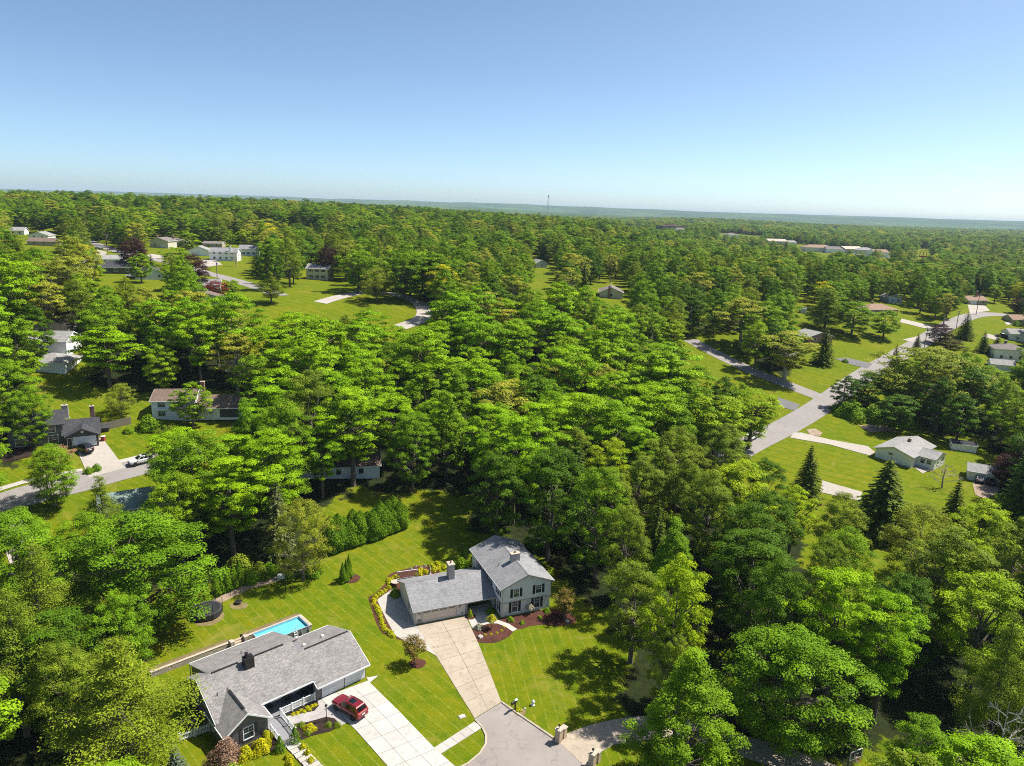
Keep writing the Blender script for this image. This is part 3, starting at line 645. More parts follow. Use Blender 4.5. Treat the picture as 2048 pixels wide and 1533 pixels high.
def top_at(px, py, h):
    p = G(px, py, h); return p[0], p[1]
TREES = []      # dicts: proto, x, y, h, w, rot, label, group
def T(kind, px, py, h, w=None, label=None, group=None, name=None):
    x, y = top_at(px, py, h)
    TREES.append(dict(k=kind, x=x, y=y, h=h, w=w or h*0.72, rot=random.random()*6.28, label=label, group=group, hand=True, name=name))
T('pine2', 225, 1280, 17.5, 15.5, 'large spreading white pine with layered pale plumes beside the charcoal house')
T('maple3', 270, 1032, 18, 19.5, 'huge broad maple with bright green tops beyond the trampoline')
T('pine0', 60, 1092, 18, 11, 'feathery pine at the foot of the left street driveway'); T('pine1', 10, 1180, 19, 12, 'tall dark pine over the brown roofed corner house'); T('deep0', 90, 1230, 14, 12, 'shaded dark tree behind the brown roofed corner house')
T('pine1', 198, 955, 14, 8.5, 'single pine growing between the left street and the green roof'); T('maple0', 95, 890, 12, 10, 'rounded street maple in front of the black house')
T('maple1', 385, 868, 20, 15, 'tall dark maple beside the sage green roof'); T('olive0', 330, 852, 14, 7, 'yellowish tree standing beside the white parked car')
T('maple2', 488, 800, 20, 11, 'slender dark maple beside the red brown roof'); T('silver0', 620, 742, 23, 15, 'tall open crowned tree shading the red brown roof'); T('maple0', 560, 800, 21, 13)
T('palespruce0', 551, 966, 14, 6.5, 'pale buff tipped spruce behind the round backyard tree'); T('willow0', 600, 1000, 14.5, 9.5, 'olive green oval tree on the lawn behind the pool')
T('fresh1', 380, 766, 10.5, 9, 'compact cone shaped tree in front of the white house'); T('fresh0', 320, 693, 12, 8.5, 'rounded light green tree beside the white barn lawn'); T('locust1', 207, 655, 15, 15.5, 'wide spreading locust standing on the barn lawn')
T('willow0', 238, 768, 7.5, 8, 'low feathery olive tree beside the wooden fence'); T('fresh2', 12, 720, 17, 12, 'tall street tree beside the black house roof'); T('maple0', 55, 775, 13, 9); T('fresh0', 30, 640, 16, 12); T('silver1', 90, 565, 15, 12)
T('olive2', 150, 560, 15, 13); T('deep0', 60, 610, 15, 11); T('locust0', 300, 600, 17, 13); T('fresh0', 370, 555, 13, 8)
T('crab0', 118, 892, 4.5, 6.5, 'small spreading pale tree beside the parked black car')
# right foreground
T('maple2', 1390, 1300, 17, 12.5, 'dense bright maple beside the curved tan driveway'); T('olive1', 1345, 1262, 13, 6, 'dull green cone shaped tree behind the bright maple'); T('maple3', 1605, 1264, 16, 15.5, 'broad round crowned dogwood tree above the basketball hoop')
T('deep1', 1560, 1124, 20, 9); T('locust0', 1690, 1142, 20, 11, 'vivid yellow green locust in the right woods edge'); T('locust2', 1790, 1192, 18, 9, 'slim locust with forked bare trunk over the dark hollow'); T('lime0', 1362, 1108, 21, 8, 'tall narrow yellow green tree beside the house lawn shadow')
T('maple1', 1855, 1442, 12, 7.5); T('locust1', 1985, 1485, 14, 11); T('olive1', 1920, 1060, 19, 13); T('willow1', 1850, 1010, 15, 13); T('lime1', 1985, 1150, 18, 12); T('pine0', 2030, 1230, 19, 9); T('olive0', 1660, 1080, 19, 8.5); T('lime1', 1950, 1080, 17, 9)
T('spruce1', 1625, 893, 13, 7, 'dark ragged spruce at the edge of the wide right lawn'); T('spruce0', 1782, 922, 16, 13, 'broad drooping spruce in front of the low white house'); T('spruce1', 1920, 962, 13, 6.5, 'thin spiky spruce below the gravel parking pad'); T('spruce0', 1985, 1000, 13, 8)
T('bareblush0', 1893, 925, 6.5, 8, 'leafless branching ornamental tree on the right lawn'); T('copper0', 2035, 905, 9, 10, 'dark purple leaved tree overhanging the white garage')
T('willow1', 1862, 697, 21, 33, 'enormous feathery willow like tree behind the low white house'); T('deep1', 1745, 745, 12, 13); T('deep0', 1700, 752, 11, 9); T('fresh2', 2010, 765, 13, 12); T('fresh0', 1985, 732, 10, 12)
T('deep2', 1800, 790, 11, 12); T('deep0', 1930, 790, 14, 12); T('fresh1', 2040, 800, 15, 13)
T('dead0', 2025, 1395, 15, 8, 'bare grey dead tree in the dark right hollow')
# along the right street
T('maple1', 1712, 602, 15, 18, 'dense round maple left of the dark driveway'); T('fresh0', 1775, 620, 12.5, 14, 'light green tree in front of the hipped orange roof'); T('spruce1', 1655, 655, 14, 8, 'tall street corner spruce on the lawn by the brick house'); T('silver0', 1490, 596, 19, 21, 'tall broad tree at the side street lawn'); T('silver1', 1580, 665, 17, 19, 'large pale leaved tree leaning over the side street')
T('pine1', 1660, 575, 18, 18, 'big spreading pine beside the small garden shed'); T('copper0', 1870, 590, 9, 8, 'round purple leaved tree on the lawn by the far street'); T('fresh0', 1850, 558, 13, 15); T('deepfir0', 1915, 555, 15, 9); T('copper0', 1885, 648, 9, 11, 'purple leaved tree at the roadside by the utility pole')
T('spruce1', 1938, 626, 12, 8, 'pointed dark spruce beside the utility pole'); T('spruce1', 1972, 664, 9, 5.5, 'small spruce beside the two storey white house'); T('spruce1', 1795, 690, 10, 5, 'narrow spruce at the kerb of the right street'); T('copper0', 2040, 597, 9, 9, 'reddish purple tree at the bend of the far street'); T('lime0', 1995, 570, 11, 9)
T('copper0', 1905, 678, 6, 9); T('spruce0', 1998, 668, 8.5, 5); T('spruce0', 1838, 668, 7, 4)
T('lime0', 1440, 790, 18, 15, 'loose yellow green tree leaning over the road junction'); T('lime1', 1510, 780, 16, 14, 'light open tree beside the road junction'); T('locust3', 1330, 760, 18, 13); T('silver1', 1310, 690, 16, 11)
# middle distance
T('maple0', 595, 478, 15, 17, 'dense round maple on the lawn beside the yellow house'); T('deepfir0', 513, 498, 12, 7, 'dark fir on the sloping lawn of the upper street'); T('copper0', 264, 478, 14, 14, 'large purple beech by the upper street'); T('copper0', 382, 510, 13, 14, 'large purple beech at the bend of the upper street'); T('copper0', 655, 492, 15, 10, 'purple beech behind the yellow house'); T('gold0', 535, 447, 17, 15, 'golden leaved locust above the maple lawn'); T('gold0', 860, 466, 15, 8, 'small golden treetop in the far woods'); T('lime0', 285, 422, 19, 18, 'yellow green tree standing above the upper street')
T('pine1', 690, 495, 15, 15); T('deep1', 580, 500, 10, 8); T('willow0', 752, 535, 13, 16, 'round pale willow beside the side road'); T('pine0', 540, 545, 11, 10); T('redbush0', 430, 562, 6, 8, 'low red leaved tree beside the upper street'); T('fresh0', 462, 560, 6, 7); T('fresh0', 278, 508, 11, 10); T('deepfir0', 300, 508, 7, 5); T('olive0', 340, 515, 12, 10); T('bareblush0', 470, 497, 9, 9, 'pale leafless tree on the upper street lawn')
T('silver0', 100, 400, 19, 15); T('copper0', 130, 425, 14, 10); T('fresh0', 190, 435, 13, 11); T('pine1', 30, 470, 16, 14); T('silver0', 135, 446, 12, 15); T('fresh2', 350, 495, 12, 11); T('fresh0', 375, 462, 13, 12); T('fresh0', 415, 452, 12, 13); T('fresh1', 457, 462, 10, 9); T('lime0', 490, 460, 13, 13)
T('maple0', 860, 505, 19, 20); T('silver0', 965, 510, 14, 20, 'wide pale olive tree in the middle woods'); T('gold0', 885, 530, 16, 13, 'golden tinted locust top in the middle woods'); T('lime0', 1230, 490, 17, 18, 'big yellow green maple behind the tan gable house'); T('deep1', 1150, 502, 17, 17, 'dense dark maple beside the tan gable house'); T('fresh0', 1055, 470, 16, 14); T('fresh1', 1280, 548, 11, 11); T('deepfir0', 1335, 500, 19, 14); T('deepfir0', 1390, 490, 18, 14)
T('deepfir0', 1740, 512, 19, 14, 'tall black green fir above the hipped orange roof'); T('deepfir0', 1715, 530, 18, 12); T('willow0', 1500, 575, 13, 14); T('olive0', 1400, 580, 12, 12)
def TW(kind, x, y, h, w, label=None): TREES.append(dict(k=kind, x=x, y=y, h=h, w=w, rot=random.random()*6.28, label=label, group=None, hand=True, name=None))
TW('deep1', 7.5, 118.5, 22, 13, 'tall dark tree shading the back of the grey house roof'); TW('maple1', 15.5, 113, 20, 11, 'tall maple close beside the right wall of the grey house'); TW('deep2', -2, 124, 18, 11); TW('olive0', 19, 104, 17, 9)
N_HAND = len(TREES)
def pick(px, py, x, y):
    """which kind of tree grows where"""
    r = random.random()
    def ch(*opt):
        t = 0
        for p, ks in opt:
            t += p
            if r < t: return random.choice(ks)
        return random.choice(opt[-1][1])
    L = ['locust0', 'locust1', 'locust2', 'locust3']; M_ = ['maple0', 'maple1', 'maple2', 'maple3']; F_ = ['fresh0', 'fresh1', 'fresh2']; D_ = ['deep0', 'deep1', 'deep2']; O_ = ['olive0', 'olive1', 'olive2']; S_ = ['spruce0', 'spruce1', 'deepfir0']; P_ = ['pine0', 'pine1', 'pine2']
    if py > 1000 and px > 1050: return ch((0.34, D_), (0.28, O_), (0.1, ['lime0', 'lime1']), (0.18, S_), (0.1, M_))
    if 1060 < px < 1450 and py > 860: return ch((0.62, O_), (0.15, ['lime0', 'lime1']), (0.1, S_), (0.13, M_))
    if px >= 1450 and py > 760: return ch((0.3, O_), (0.25, ['lime0', 'lime1']), (0.25, D_), (0.2, S_))
    if 330 < px < 1330 and py > 585: return ch((0.66, L), (0.14, M_), (0.1, F_), (0.06, ['silver0', 'silver1']), (0.04, O_))
    if px <= 330 and py > 500: return ch((0.35, F_), (0.25, M_), (0.2, ['silver0', 'silver1']), (0.1, P_), (0.1, L))
    return ch((0.26, F_), (0.2, M_), (0.14, D_), (0.14, ['silver0', 'silver1']), (0.1, O_), (0.08, P_), (0.05, S_), (0.02, ['lime0']), (0.008, ['gold0']), (0.002, ['copper0']))
HT = dict(locust=(14, 23), maple=(13, 20), fresh=(13, 18), olive=(15, 20), lime=(14, 19), deep=(15, 20), silver=(14, 18), spruce=(14, 20), deepfir=(15, 21), pine=(15, 20), gold=(13, 16), copper=(11, 14), willow=(12, 15))
WR = dict(locust=0.68, maple=0.7, fresh=0.75, olive=0.6, lime=0.65, deep=0.7, silver=0.68, spruce=0.42, deepfir=0.45, pine=0.58, gold=0.8, copper=0.9, willow=1.0)
cell = {}
NOTREE = [tuple(G(775, 1052)[:2]+np.array([7.0, 4.0]))+(10.5,), tuple(G(470, 1190)[:2])+(10.0,), tuple(G(430, 1215)[:2]+np.array([5.0, 4.0]))+(9.0,)]      # hedge and trampoline stand in the sun
def free(x, y, d):
    g = 12.0; ix, iy = int(x//g), int(y//g)
    for a in (-1, 0, 1):
        for b in (-1, 0, 1):
            for q in cell.get((ix+a, iy+b), ()):
                if (q[0]-x)**2+(q[1]-y)**2 < d*d: return False
    return True
def occupy(x, y): cell.setdefault((int(x//12.0), int(y//12.0)), []).append((x, y))
for t in TREES: occupy(t['x'], t['y'])
def candidate(x, y, mind):
    if not free(x, y, mind): return None
    if any((x-a)**2+(y-b)**2 < r*r for a, b, r in NOTREE): return None
    z0 = tz(x, y); px, py, dep = proj((x, y, z0))
    tx, ty, _ = proj((x, y, z0+16))
    k = pick(tx, ty, x, y); kk = k.rstrip('0123456789')
    h = random.uniform(*HT[kk]); w = h*WR[kk]*random.uniform(0.85, 1.15)
    if y < 470:
        pt = proj((x, y, z0+h)); pb = proj((x, y, z0+h*0.12)); rw = w*0.5*FPX/dep
        for fy in (0.0, 0.18, 0.38, 0.6, 0.82, 1.0):
            half = rw*(0.45, 0.8, 1.0, 1.0, 0.75, 0.3)[int(fy*5)]*0.93
            for fx in (-1, -0.5, 0, 0.5, 1):
                qx = pt[0]+(pb[0]-pt[0])*fy+fx*half; qy = pt[1]+(pb[1]-pt[1])*fy
                if covers(qx, qy): return None
    else:
        for hh in (h*0.15, h*0.5, h*0.95):
            for fx in (-.45, 0, .45):
                a, b, _ = proj((x+fx*w*1.2, y, z0+hh))
                if covers(a, b): return None
    return dict(k=k, x=x, y=y, h=h, w=w, rot=random.random()*6.28, label=None, group=None, hand=False, name=None)
def inview(x, y, m=60):
    px, py, d = proj((x, y, tz(x, y)+8)); return d > 20 and -m < px < 2048+m and py < 1533+260
# sweep near to far with spacing that widens
y = 52.0
while y < 470:
    step = 5.2 if y < 200 else 6.2
    xw = y*0.8+40; x = -xw
    while x < xw:
        jx, jy = x+random.uniform(-2.2, 2.2), y+random.uniform(-2.2, 2.2)
        if inview(jx, jy, 160):
            c = candidate(jx, jy, (9.0 if x > y*0.3 and y < 125 else 7.3) if y < 260 else 9.2)
            if c: TREES.append(c); occupy(jx, jy)
        x += step
    y += step
N_NEAR = len(TREES)
FAR = []
y = 470.0
while y < 4600:
    step = 12.5 if y < 900 else (14.5 if y < 1800 else 20)
    xw = y*0.78+60; x = -xw
    while x < xw:
        jx, jy = x+random.uniform(-0.45, 0.45)*step, y+random.uniform(-0.45, 0.45)*step
        gap = math.sin(jx*0.013+1)*math.sin(jy*0.011+jx*0.004)+0.6*math.sin(jx*0.031+jy*0.023)
        if gap < (0.95 if y < 1500 else 1.1) and inview(jx, jy, 40):
            c = candidate(jx, jy, 0.1) if y < 1700 else dict(k=pick(900, 450, jx, jy), x=jx, y=jy, h=random.uniform(13, 19)*(1.0 if y < 1800 else 1.2), w=None, rot=random.random()*6.28)
            if c:
                if c['w'] is None: c['w'] = c['h']*0.85*(1.0 if y < 1800 else 1.25)
                c['w'] *= random.uniform(1.1, 1.55); c['h'] *= random.uniform(.7, 1.1); FAR.append(c)
        x += step
    y += step
print('trees hand %d near %d far %d' % (N_HAND, N_NEAR, len(FAR)))

# ---------------------------------------------------------------- the ground: one sheet to the horizon
def build_ground():
    ys = []; y = -60.0
    while y < 26000: ys.append(y); y += max(2.6, abs(y)*0.0125) if y > 0 else 6
    nc = 190; cs = np.linspace(-1, 1, nc+1); ys = np.array(ys)
    span = 95+np.maximum(ys, 0)*0.95
    X = span[:, None]*cs[None, :]; Y = np.repeat(ys[:, None], nc+1, 1)
    Z = terr(X, Y); n, m = X.shape
    v = np.stack([X, Y, Z], -1).reshape(-1, 3)
    idx = np.arange(n*m).reshape(n, m)
    f = np.stack([idx[:-1, :-1], idx[:-1, 1:], idx[1:, 1:], idx[1:, :-1]], -1).reshape(-1, 4)
    me = bpy.data.meshes.new('ground'); me.vertices.add(len(v)); me.vertices.foreach_set('co', v.astype(np.float32).ravel())
    me.loops.add(f.size); me.loops.foreach_set('vertex_index', f.astype(np.int32).ravel()); me.polygons.add(len(f))
    me.polygons.foreach_set('loop_start', np.arange(0, f.size, 4, dtype=np.int32)); me.polygons.foreach_set('loop_total', np.full(len(f), 4, np.int32))
    x, y = v[:, 0], v[:, 1]
    right = x > -9+(105-y)*0.28
    mow = np.where(right, (x*0.985+y*0.17)/1.45, (x*0.72+y*0.69)/1.5)
    far = y > 125
    mow = np.where(far, (x*0.5+y*0.87)/1.9, mow)
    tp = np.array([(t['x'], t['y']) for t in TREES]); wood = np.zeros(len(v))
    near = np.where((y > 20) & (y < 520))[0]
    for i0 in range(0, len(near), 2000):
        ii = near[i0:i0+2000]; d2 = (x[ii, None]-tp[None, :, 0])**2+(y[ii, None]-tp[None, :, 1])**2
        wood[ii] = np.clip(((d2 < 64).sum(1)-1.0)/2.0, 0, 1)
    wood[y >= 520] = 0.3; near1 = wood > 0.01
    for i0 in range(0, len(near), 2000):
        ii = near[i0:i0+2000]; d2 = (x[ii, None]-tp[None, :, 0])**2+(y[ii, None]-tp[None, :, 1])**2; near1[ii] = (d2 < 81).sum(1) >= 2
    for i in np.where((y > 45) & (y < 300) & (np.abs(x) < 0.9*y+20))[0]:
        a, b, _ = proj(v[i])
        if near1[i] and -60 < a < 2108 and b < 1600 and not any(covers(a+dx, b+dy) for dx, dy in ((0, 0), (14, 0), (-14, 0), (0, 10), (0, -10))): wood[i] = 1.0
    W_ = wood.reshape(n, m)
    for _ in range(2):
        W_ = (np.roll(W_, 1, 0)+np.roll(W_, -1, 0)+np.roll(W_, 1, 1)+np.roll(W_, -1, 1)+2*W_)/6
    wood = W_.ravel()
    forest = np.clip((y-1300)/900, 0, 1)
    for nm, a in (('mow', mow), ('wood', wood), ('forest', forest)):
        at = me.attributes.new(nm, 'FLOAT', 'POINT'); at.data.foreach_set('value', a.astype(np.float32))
    me.materials.append(MATS['lawn']); me.update(calc_edges=True); me.polygons.foreach_set('use_smooth', [True]*len(f))
    return tag(mk('ground', me), kind='structure')
build_ground()

# ---------------------------------------------------------------- paving
def structure(o, label=None):
    o['kind'] = 'structure'
    if label: o['label'] = label
    return o
def slabs(name, left, right, ncol, nrow, mat, gap=0.03, off=0.06, under='joint_dark', label=None):
    """concrete slabs between a left and a right edge, each its own piece, over a dark bed"""
    def along(e, t):
        e = [np.array(p) for p in e]; L = [0]
        for a, b in zip(e, e[1:]): L.append(L[-1]+np.linalg.norm(b-a))
        s = t*L[-1]
        for i in range(len(e)-1):
            if s <= L[i+1]+1e-9: return e[i]+(e[i+1]-e[i])*((s-L[i])/(L[i+1]-L[i]))
        return e[-1]
    ts = [i/nrow for i in range(nrow+1)]
    edge = [along(left, t) for t in ts]+[along(right, t) for t in ts[::-1]]
    base = structure(sheet(name, edge, under, 0.028), label)
    for i in range(nrow):
        for j in range(ncol):
            a0, a1, b0, b1 = along(left, ts[i]), along(left, ts[i+1]), along(right, ts[i]), along(right, ts[i+1])
            q = [a0+(b0-a0)*(j/ncol), a0+(b0-a0)*((j+1)/ncol), a1+(b1-a1)*((j+1)/ncol), a1+(b1-a1)*(j/ncol)]
            c = sum(q)/4; q = [p+(c-p)/np.linalg.norm(c-p)*gap for p in q]
            zo = off+random.uniform(-0.004, 0.006)
            MB().quadslab([(p[0], p[1], tz(*p)+zo) for p in q], 0.09).build('slab', mat, base)
    return base
z2 = lambda x, y: (700+x/4.258, 1040+y/4.258)
z3 = lambda x, y: (780+x/3.793, 1250+y/3.793)
zA = lambda x, y: (440+x/6.827, 1370+y/6.827)
zR = lambda x, y: (1560+x/4.197, 780+y/4.197)
def GZ(f, pts, h=0.0): return [G(*f(*p), h)[:2] for p in pts]
slabs('driveway', GP((833, 1252), (873, 1314), (949, 1438)), GP((931, 1233), (956, 1285), (1003, 1405)), 2, 7, 'concrete_tan', label='tan concrete driveway up to the grey house')
slabs('ranch_driveway', GP((641, 1398), (699, 1447), (775, 1533), (830, 1595)), GP((736, 1362), (800, 1425), (874, 1502), (930, 1550)), 3, 8, 'concrete_white', label='pale concrete driveway of the charcoal house')
slabs('driveway_pad', GP((733, 1356), (738, 1366)), GP((757, 1352), (740, 1366)), 1, 1, 'concrete_white')
slabs('sidewalk', GP((867, 1497), (949, 1444)), GP((882, 1509), (965, 1456)), 1, 5, 'walk_pale', label='short sidewalk between the two driveways')
structure(sheet('side_pad', GZ(z2, [(546, 888), (566, 905), (745, 1168), (700, 1140), (640, 1108), (560, 1075), (470, 1035), (385, 985), (330, 890), (270, 770), (230, 685), (300, 632), (362, 592), (420, 640)]), 'walk_pale', 0.05, 0.08), 'pale concrete apron beside the garage wall')
structure(sheet('culdesac_road', GP((949, 1439), (1003, 1406), (1050, 1438), (1112, 1481), (1170, 1531), (1260, 1610), (1150, 1700), (900, 1690), (800, 1590), (930, 1533), (958, 1510), (972, 1484), (965, 1457)), 'road_asphalt', 0.03), 'worn grey asphalt of the turning circle')
structure(sheet('curved_driveway', crom(GP((1114, 1482), (1131, 1469), (1170, 1454), (1228, 1440), (1292, 1433), (1380, 1436), (1480, 1470), (1570, 1495), (1700, 1545), (1750, 1600), (1640, 1575), (1560, 1540), (1480, 1512), (1400, 1486), (1297, 1480), (1268, 1484), (1228, 1490), (1200, 1506), (1184, 1530), (1172, 1535)), 1.5), 'concrete_tan', 0.05, 0.08), 'curved tan driveway between stone pillars')
structure(curb('kerb', GP((1003, 1405), (1035, 1428), (1075, 1455), (1108, 1478)), 'curb_concrete', 0.28, 0.15)); structure(curb('kerb', GP((951, 1441), (964, 1455), (972, 1472), (971, 1490), (960, 1508), (935, 1529), (915, 1538)), 'curb_concrete', 0.24, 0.14))
# beds
structure(sheet('mulch_bed', crom(GZ(z2, [(1045, 935), (1060, 1000), (1085, 1042), (1220, 1050), (1320, 1015), (1390, 955), (1330, 905), (1250, 885), (1140, 898)]), 1.0, True), 'mulch_brown', 0.045))
structure(sheet('mulch_bed', crom(GZ(z2, [(1262, 848), (1340, 880), (1420, 935), (1540, 905), (1650, 895), (1780, 905), (1920, 880), (1900, 815), (1760, 760), (1500, 800)]), 1.0, True), 'mulch_brown', 0.042))
structure(strip('front_walk', GZ(z2, [(1120, 888), (1180, 872), (1260, 872), (1340, 902), (1405, 945)]), 0.95, 'walk_pale', 0.075))
structure(sheet('breezeway_walk', GZ(z2, [(985, 818), (1000, 745), (1190, 712), (1228, 770), (1262, 850), (1180, 872), (1120, 892), (1046, 932), (1000, 835)]), 'walk_pale', 0.05, 0.08))
def ring(cx, cy, r, mat, off=0.04, sx=1.0):
    return [(cx+math.cos(a)*r*sx*(1+0.06*math.sin(3*a)), cy+math.sin(a)*r*(1+0.06*math.cos(2*a))) for a in np.linspace(0, 2*math.pi, 20, endpoint=False)]
def mring(px, py, r, mat='mulch_brown', off=0.044):
    c = G(px, py); return structure(sheet('mulch_ring', ring(c[0], c[1], r, mat), mat, off))
mring(*z2(1025, 828), 0.85, off=0.075); mring(*z2(575, 1226), 1.15); mring(702, 1158, 1.5); mring(1040, 1425, 0.75, 'soil_tan')
structure(sheet('mulch_border', crom(GZ(z2, [(158, 660), (185, 760), (225, 880), (280, 970), (390, 1012), (470, 1037), (385, 980), (335, 890), (275, 765), (238, 690), (300, 640), (365, 590), (340, 560), (420, 505), (560, 470), (700, 430), (780, 410), (700, 380), (560, 400), (430, 432), (330, 470), (300, 545), (220, 620)]), 1.0, True), 'mulch_brown', 0.036))
structure(sheet('paver_walk', GZ(zA, [(845, 445), (1100, 400), (1290, 360), (1350, 290), (1330, 215), (1385, 205), (1500, 290), (1740, 515), (1660, 555), (1560, 460), (1450, 440), (1200, 510), (930, 550)]), 'paver_gray', 0.045, 0.06))
structure(sheet('planting_bed', GZ(zA, [(845, 430), (1325, 215), (1350, 290), (1290, 360), (1100, 400)]), 'mulch_dark', 0.04)); structure(sheet('planting_bed', GZ(zA, [(930, 550), (1200, 510), (1450, 440), (1560, 460), (1660, 555), (1500, 640), (1250, 700), (1100, 760), (1030, 830), (970, 760)]), 'mulch_dark', 0.042)); structure(sheet('planting_bed', GZ(zA, [(640, 640), (870, 830), (860, 920), (640, 905), (450, 965), (230, 1050), (120, 960), (560, 720)]), 'mulch_dark', 0.04))
# streets
RD = dict(upper=GP((150, 470), (187, 487), (235, 503), (300, 518), (360, 530), (411, 546), (450, 556), (505, 572), (560, 592)), right=GP((2120, 645), (2040, 634), (1990, 629), (1945, 632), (1900, 650), (1850, 680), (1790, 715), (1730, 750), (1680, 785), (1630, 820), (1570, 855), (1500, 890), (1440, 925)), side=GP((1380, 680), (1440, 712), (1510, 745), (1570, 768), (1640, 795)), left=GP((-120, 1060), (0, 1010), (80, 985), (160, 965), (230, 945), (310, 925), (400, 900)))
for k, w in (('upper', 7.0), ('right', 7.6), ('side', 7.0), ('left', 7.6)): structure(strip('street', RD[k], w, 'street_far', 0.07 if k != 'side' else 0.055), {'upper': 'light grey street through the upper left houses', 'right': 'light grey street on the right climbing to a bend', 'side': 'side street joining the right street', 'left': 'light grey street past the black house'}[k])
structure(strip('loop_road', GP((640, 606), (690, 592), (735, 585), (780, 588), (830, 603), (848, 622), (840, 640), (800, 655)), 5.5, 'far_concrete', 0.08))
def patch(name, pts, mat='far_concrete', off=0.09, f=None, label=None): return structure(sheet(name, GP(*pts) if f is None else GZ(f, pts), mat, off), label)
patch('driveway', [(147, 885), (205, 877), (250, 937), (178, 957)], label='pale driveway of the black house'); patch('driveway', [(1588, 866), (1603, 866), (1660, 880), (1735, 893), (1750, 905), (1740, 912), (1660, 890), (1580, 876)], label='long pale driveway to the low white house')
patch('driveway', [(1945, 970), (1955, 950), (2000, 950), (1998, 985), (1970, 1000), (1950, 990)], 'gravel_tan'); patch('driveway', [(1645, 962), (1725, 985), (1720, 1003), (1640, 985)]); patch('driveway', [(1803, 638), (1845, 648), (1878, 655), (1868, 662), (1800, 645)]); patch('driveway', [(1670, 718), (1692, 716), (1745, 728), (1735, 738), (1695, 728)], 'drive_dark'); patch('driveway', [(1555, 795), (1600, 810), (1590, 822), (1560, 815)], 'drive_dark'); patch('driveway', [(1805, 680), (1840, 672), (1825, 685)])
patch('driveway', [(0, 1040), (35, 1030), (90, 1100), (70, 1130), (20, 1130), (5, 1085)]); patch('driveway', [(1935, 610), (1970, 612), (1980, 622), (1940, 628)]); patch('driveway', [(1975, 668), (2000, 675), (1995, 682), (1965, 674)])
patch('sidewalk', [(0, 975), (45, 962), (150, 940), (165, 938), (165, 943), (45, 969), (0, 983)], 'walk_pale'); patch('sidewalk', [(238, 921), (300, 906), (302, 911), (242, 927)], 'walk_pale'); patch('garden_bed', [(0, 930), (5, 905), (55, 890), (75, 905), (60, 915), (10, 925)], 'mulch_dark')
patch('driveway', [(300, 508), (325, 512), (330, 518), (290, 516)]); patch('driveway', [(405, 520), (430, 520), (445, 530), (405, 536), (400, 528)]); patch('driveway', [(195, 500), (215, 505), (200, 520), (190, 512)])
patch('drive_circle', [(1612, 860), (1630, 858), (1645, 866), (1640, 873), (1620, 871)], 'gravel_tan'); patch('patio', [(2010, 645), (2030, 645), (2032, 651), (2012, 650)]); patch('patio', [(1825, 933), (1850, 928), (1862, 940), (1845, 948)], 'far_concrete')
patch('parking_pad', [(1718, 852), (1770, 848), (1790, 862), (1740, 866)], 'gravel_tan')
# ---------------------------------------------------------------- building kit (local frame: front faces -y)
class Block:
    def __init__(s, x0, x1, y0, y1): s.x0, s.x1, s.y0, s.y1 = x0, x1, y0, y1
    def at(s, face, a, out, z):
        return {'f': (a, s.y0-out, z), 'b': (a, s.y1+out, z), 'l': (s.x0-out, a, z), 'r': (s.x1+out, a, z)}[face]
def fbox(mb, B, face, a0, a1, o0, o1, z0, z1, m=0):
    p = B.at(face, a0, o0, z0); q = B.at(face, a1, o1, z1)
    mb.box(min(p[0], q[0]), max(p[0], q[0]), min(p[1], q[1]), max(p[1], q[1]), z0, z1, m)
def gable(h, B, ze, zr, axis, wall, roof, over=0.4, ridge=None, trim='white_trim', z0=-0.6, zwall=0.0, th=0.16, ends=(1, 1), name='wall', ze2=None, roofspan=None, over2=None):
    """walls with gable ends and a pitched roof; ridge runs along `axis`"""
    if axis == 'x': a0, a1, b0, b1 = B.y0, B.y1, B.x0, B.x1
    else: a0, a1, b0, b1 = B.x0, B.x1, B.y0, B.y1
    am = (a0+a1)/2 if ridge is None else ridge
    ze2 = ze if ze2 is None else ze2; over2 = over if over2 is None else over2
    MB().prism([(a0, z0+zwall), (a1, z0+zwall), (a1, ze2), (am, zr-th*0.9), (a0, ze)], axis, b0, b1).build(name, wall, h)
    s0 = (zr-ze)/(am-a0); s1 = (zr-ze2)/(a1-am)
    e0, e1 = (a0-over, ze-over*s0+th*0.5), (a1+over2, ze2-over2*s1+th*0.5)
    r0, r1 = (b0-over*0.8*ends[0], b1+over*0.8*ends[1]) if roofspan is None else roofspan
    rf = MB().prism([e0, (e0[0], e0[1]-th), (am, zr-th), (e1[0], e1[1]-th), e1, (am, zr)], axis, r0, r1).build('roof', roof, h)
    fm = MB(); k = 0.05
    for bb, on in ((r0, ends[0]), (r1, ends[1])):
        if on:
            lo, hi = (bb-k, bb+0.01) if bb == r0 else (bb-0.01, bb+k)
            fm.prism([(e0[0]-0.02, e0[1]-0.02), (e0[0]-0.02, e0[1]-0.24), (am, zr-0.26), (e1[0]+0.02, e1[1]-0.24), (e1[0]+0.02, e1[1]-0.02), (am, zr-0.03)], axis, lo, hi)
    for e, sg in ((e0, -1), (e1, 1)):
        lo, hi = (e[0]-0.09, e[0]-0.005) if sg < 0 else (e[0]+0.005, e[0]+0.09)
        if axis == 'x': fm.box(r0, r1, lo, hi, e[1]-0.2, e[1]-0.01)
        else: fm.box(lo, hi, r0, r1, e[1]-0.2, e[1]-0.01)
    fm.build('fascia', trim, h)
    cp = MB()
    cp.prism([(am-0.16, zr-0.16*s0*0.95+0.015), (am, zr+0.02), (am+0.16, zr-0.16*s1*0.95+0.015), (am, zr+0.055)], axis, r0+0.15, r1-0.15).build('ridge_cap', roof, rf)
    return rf
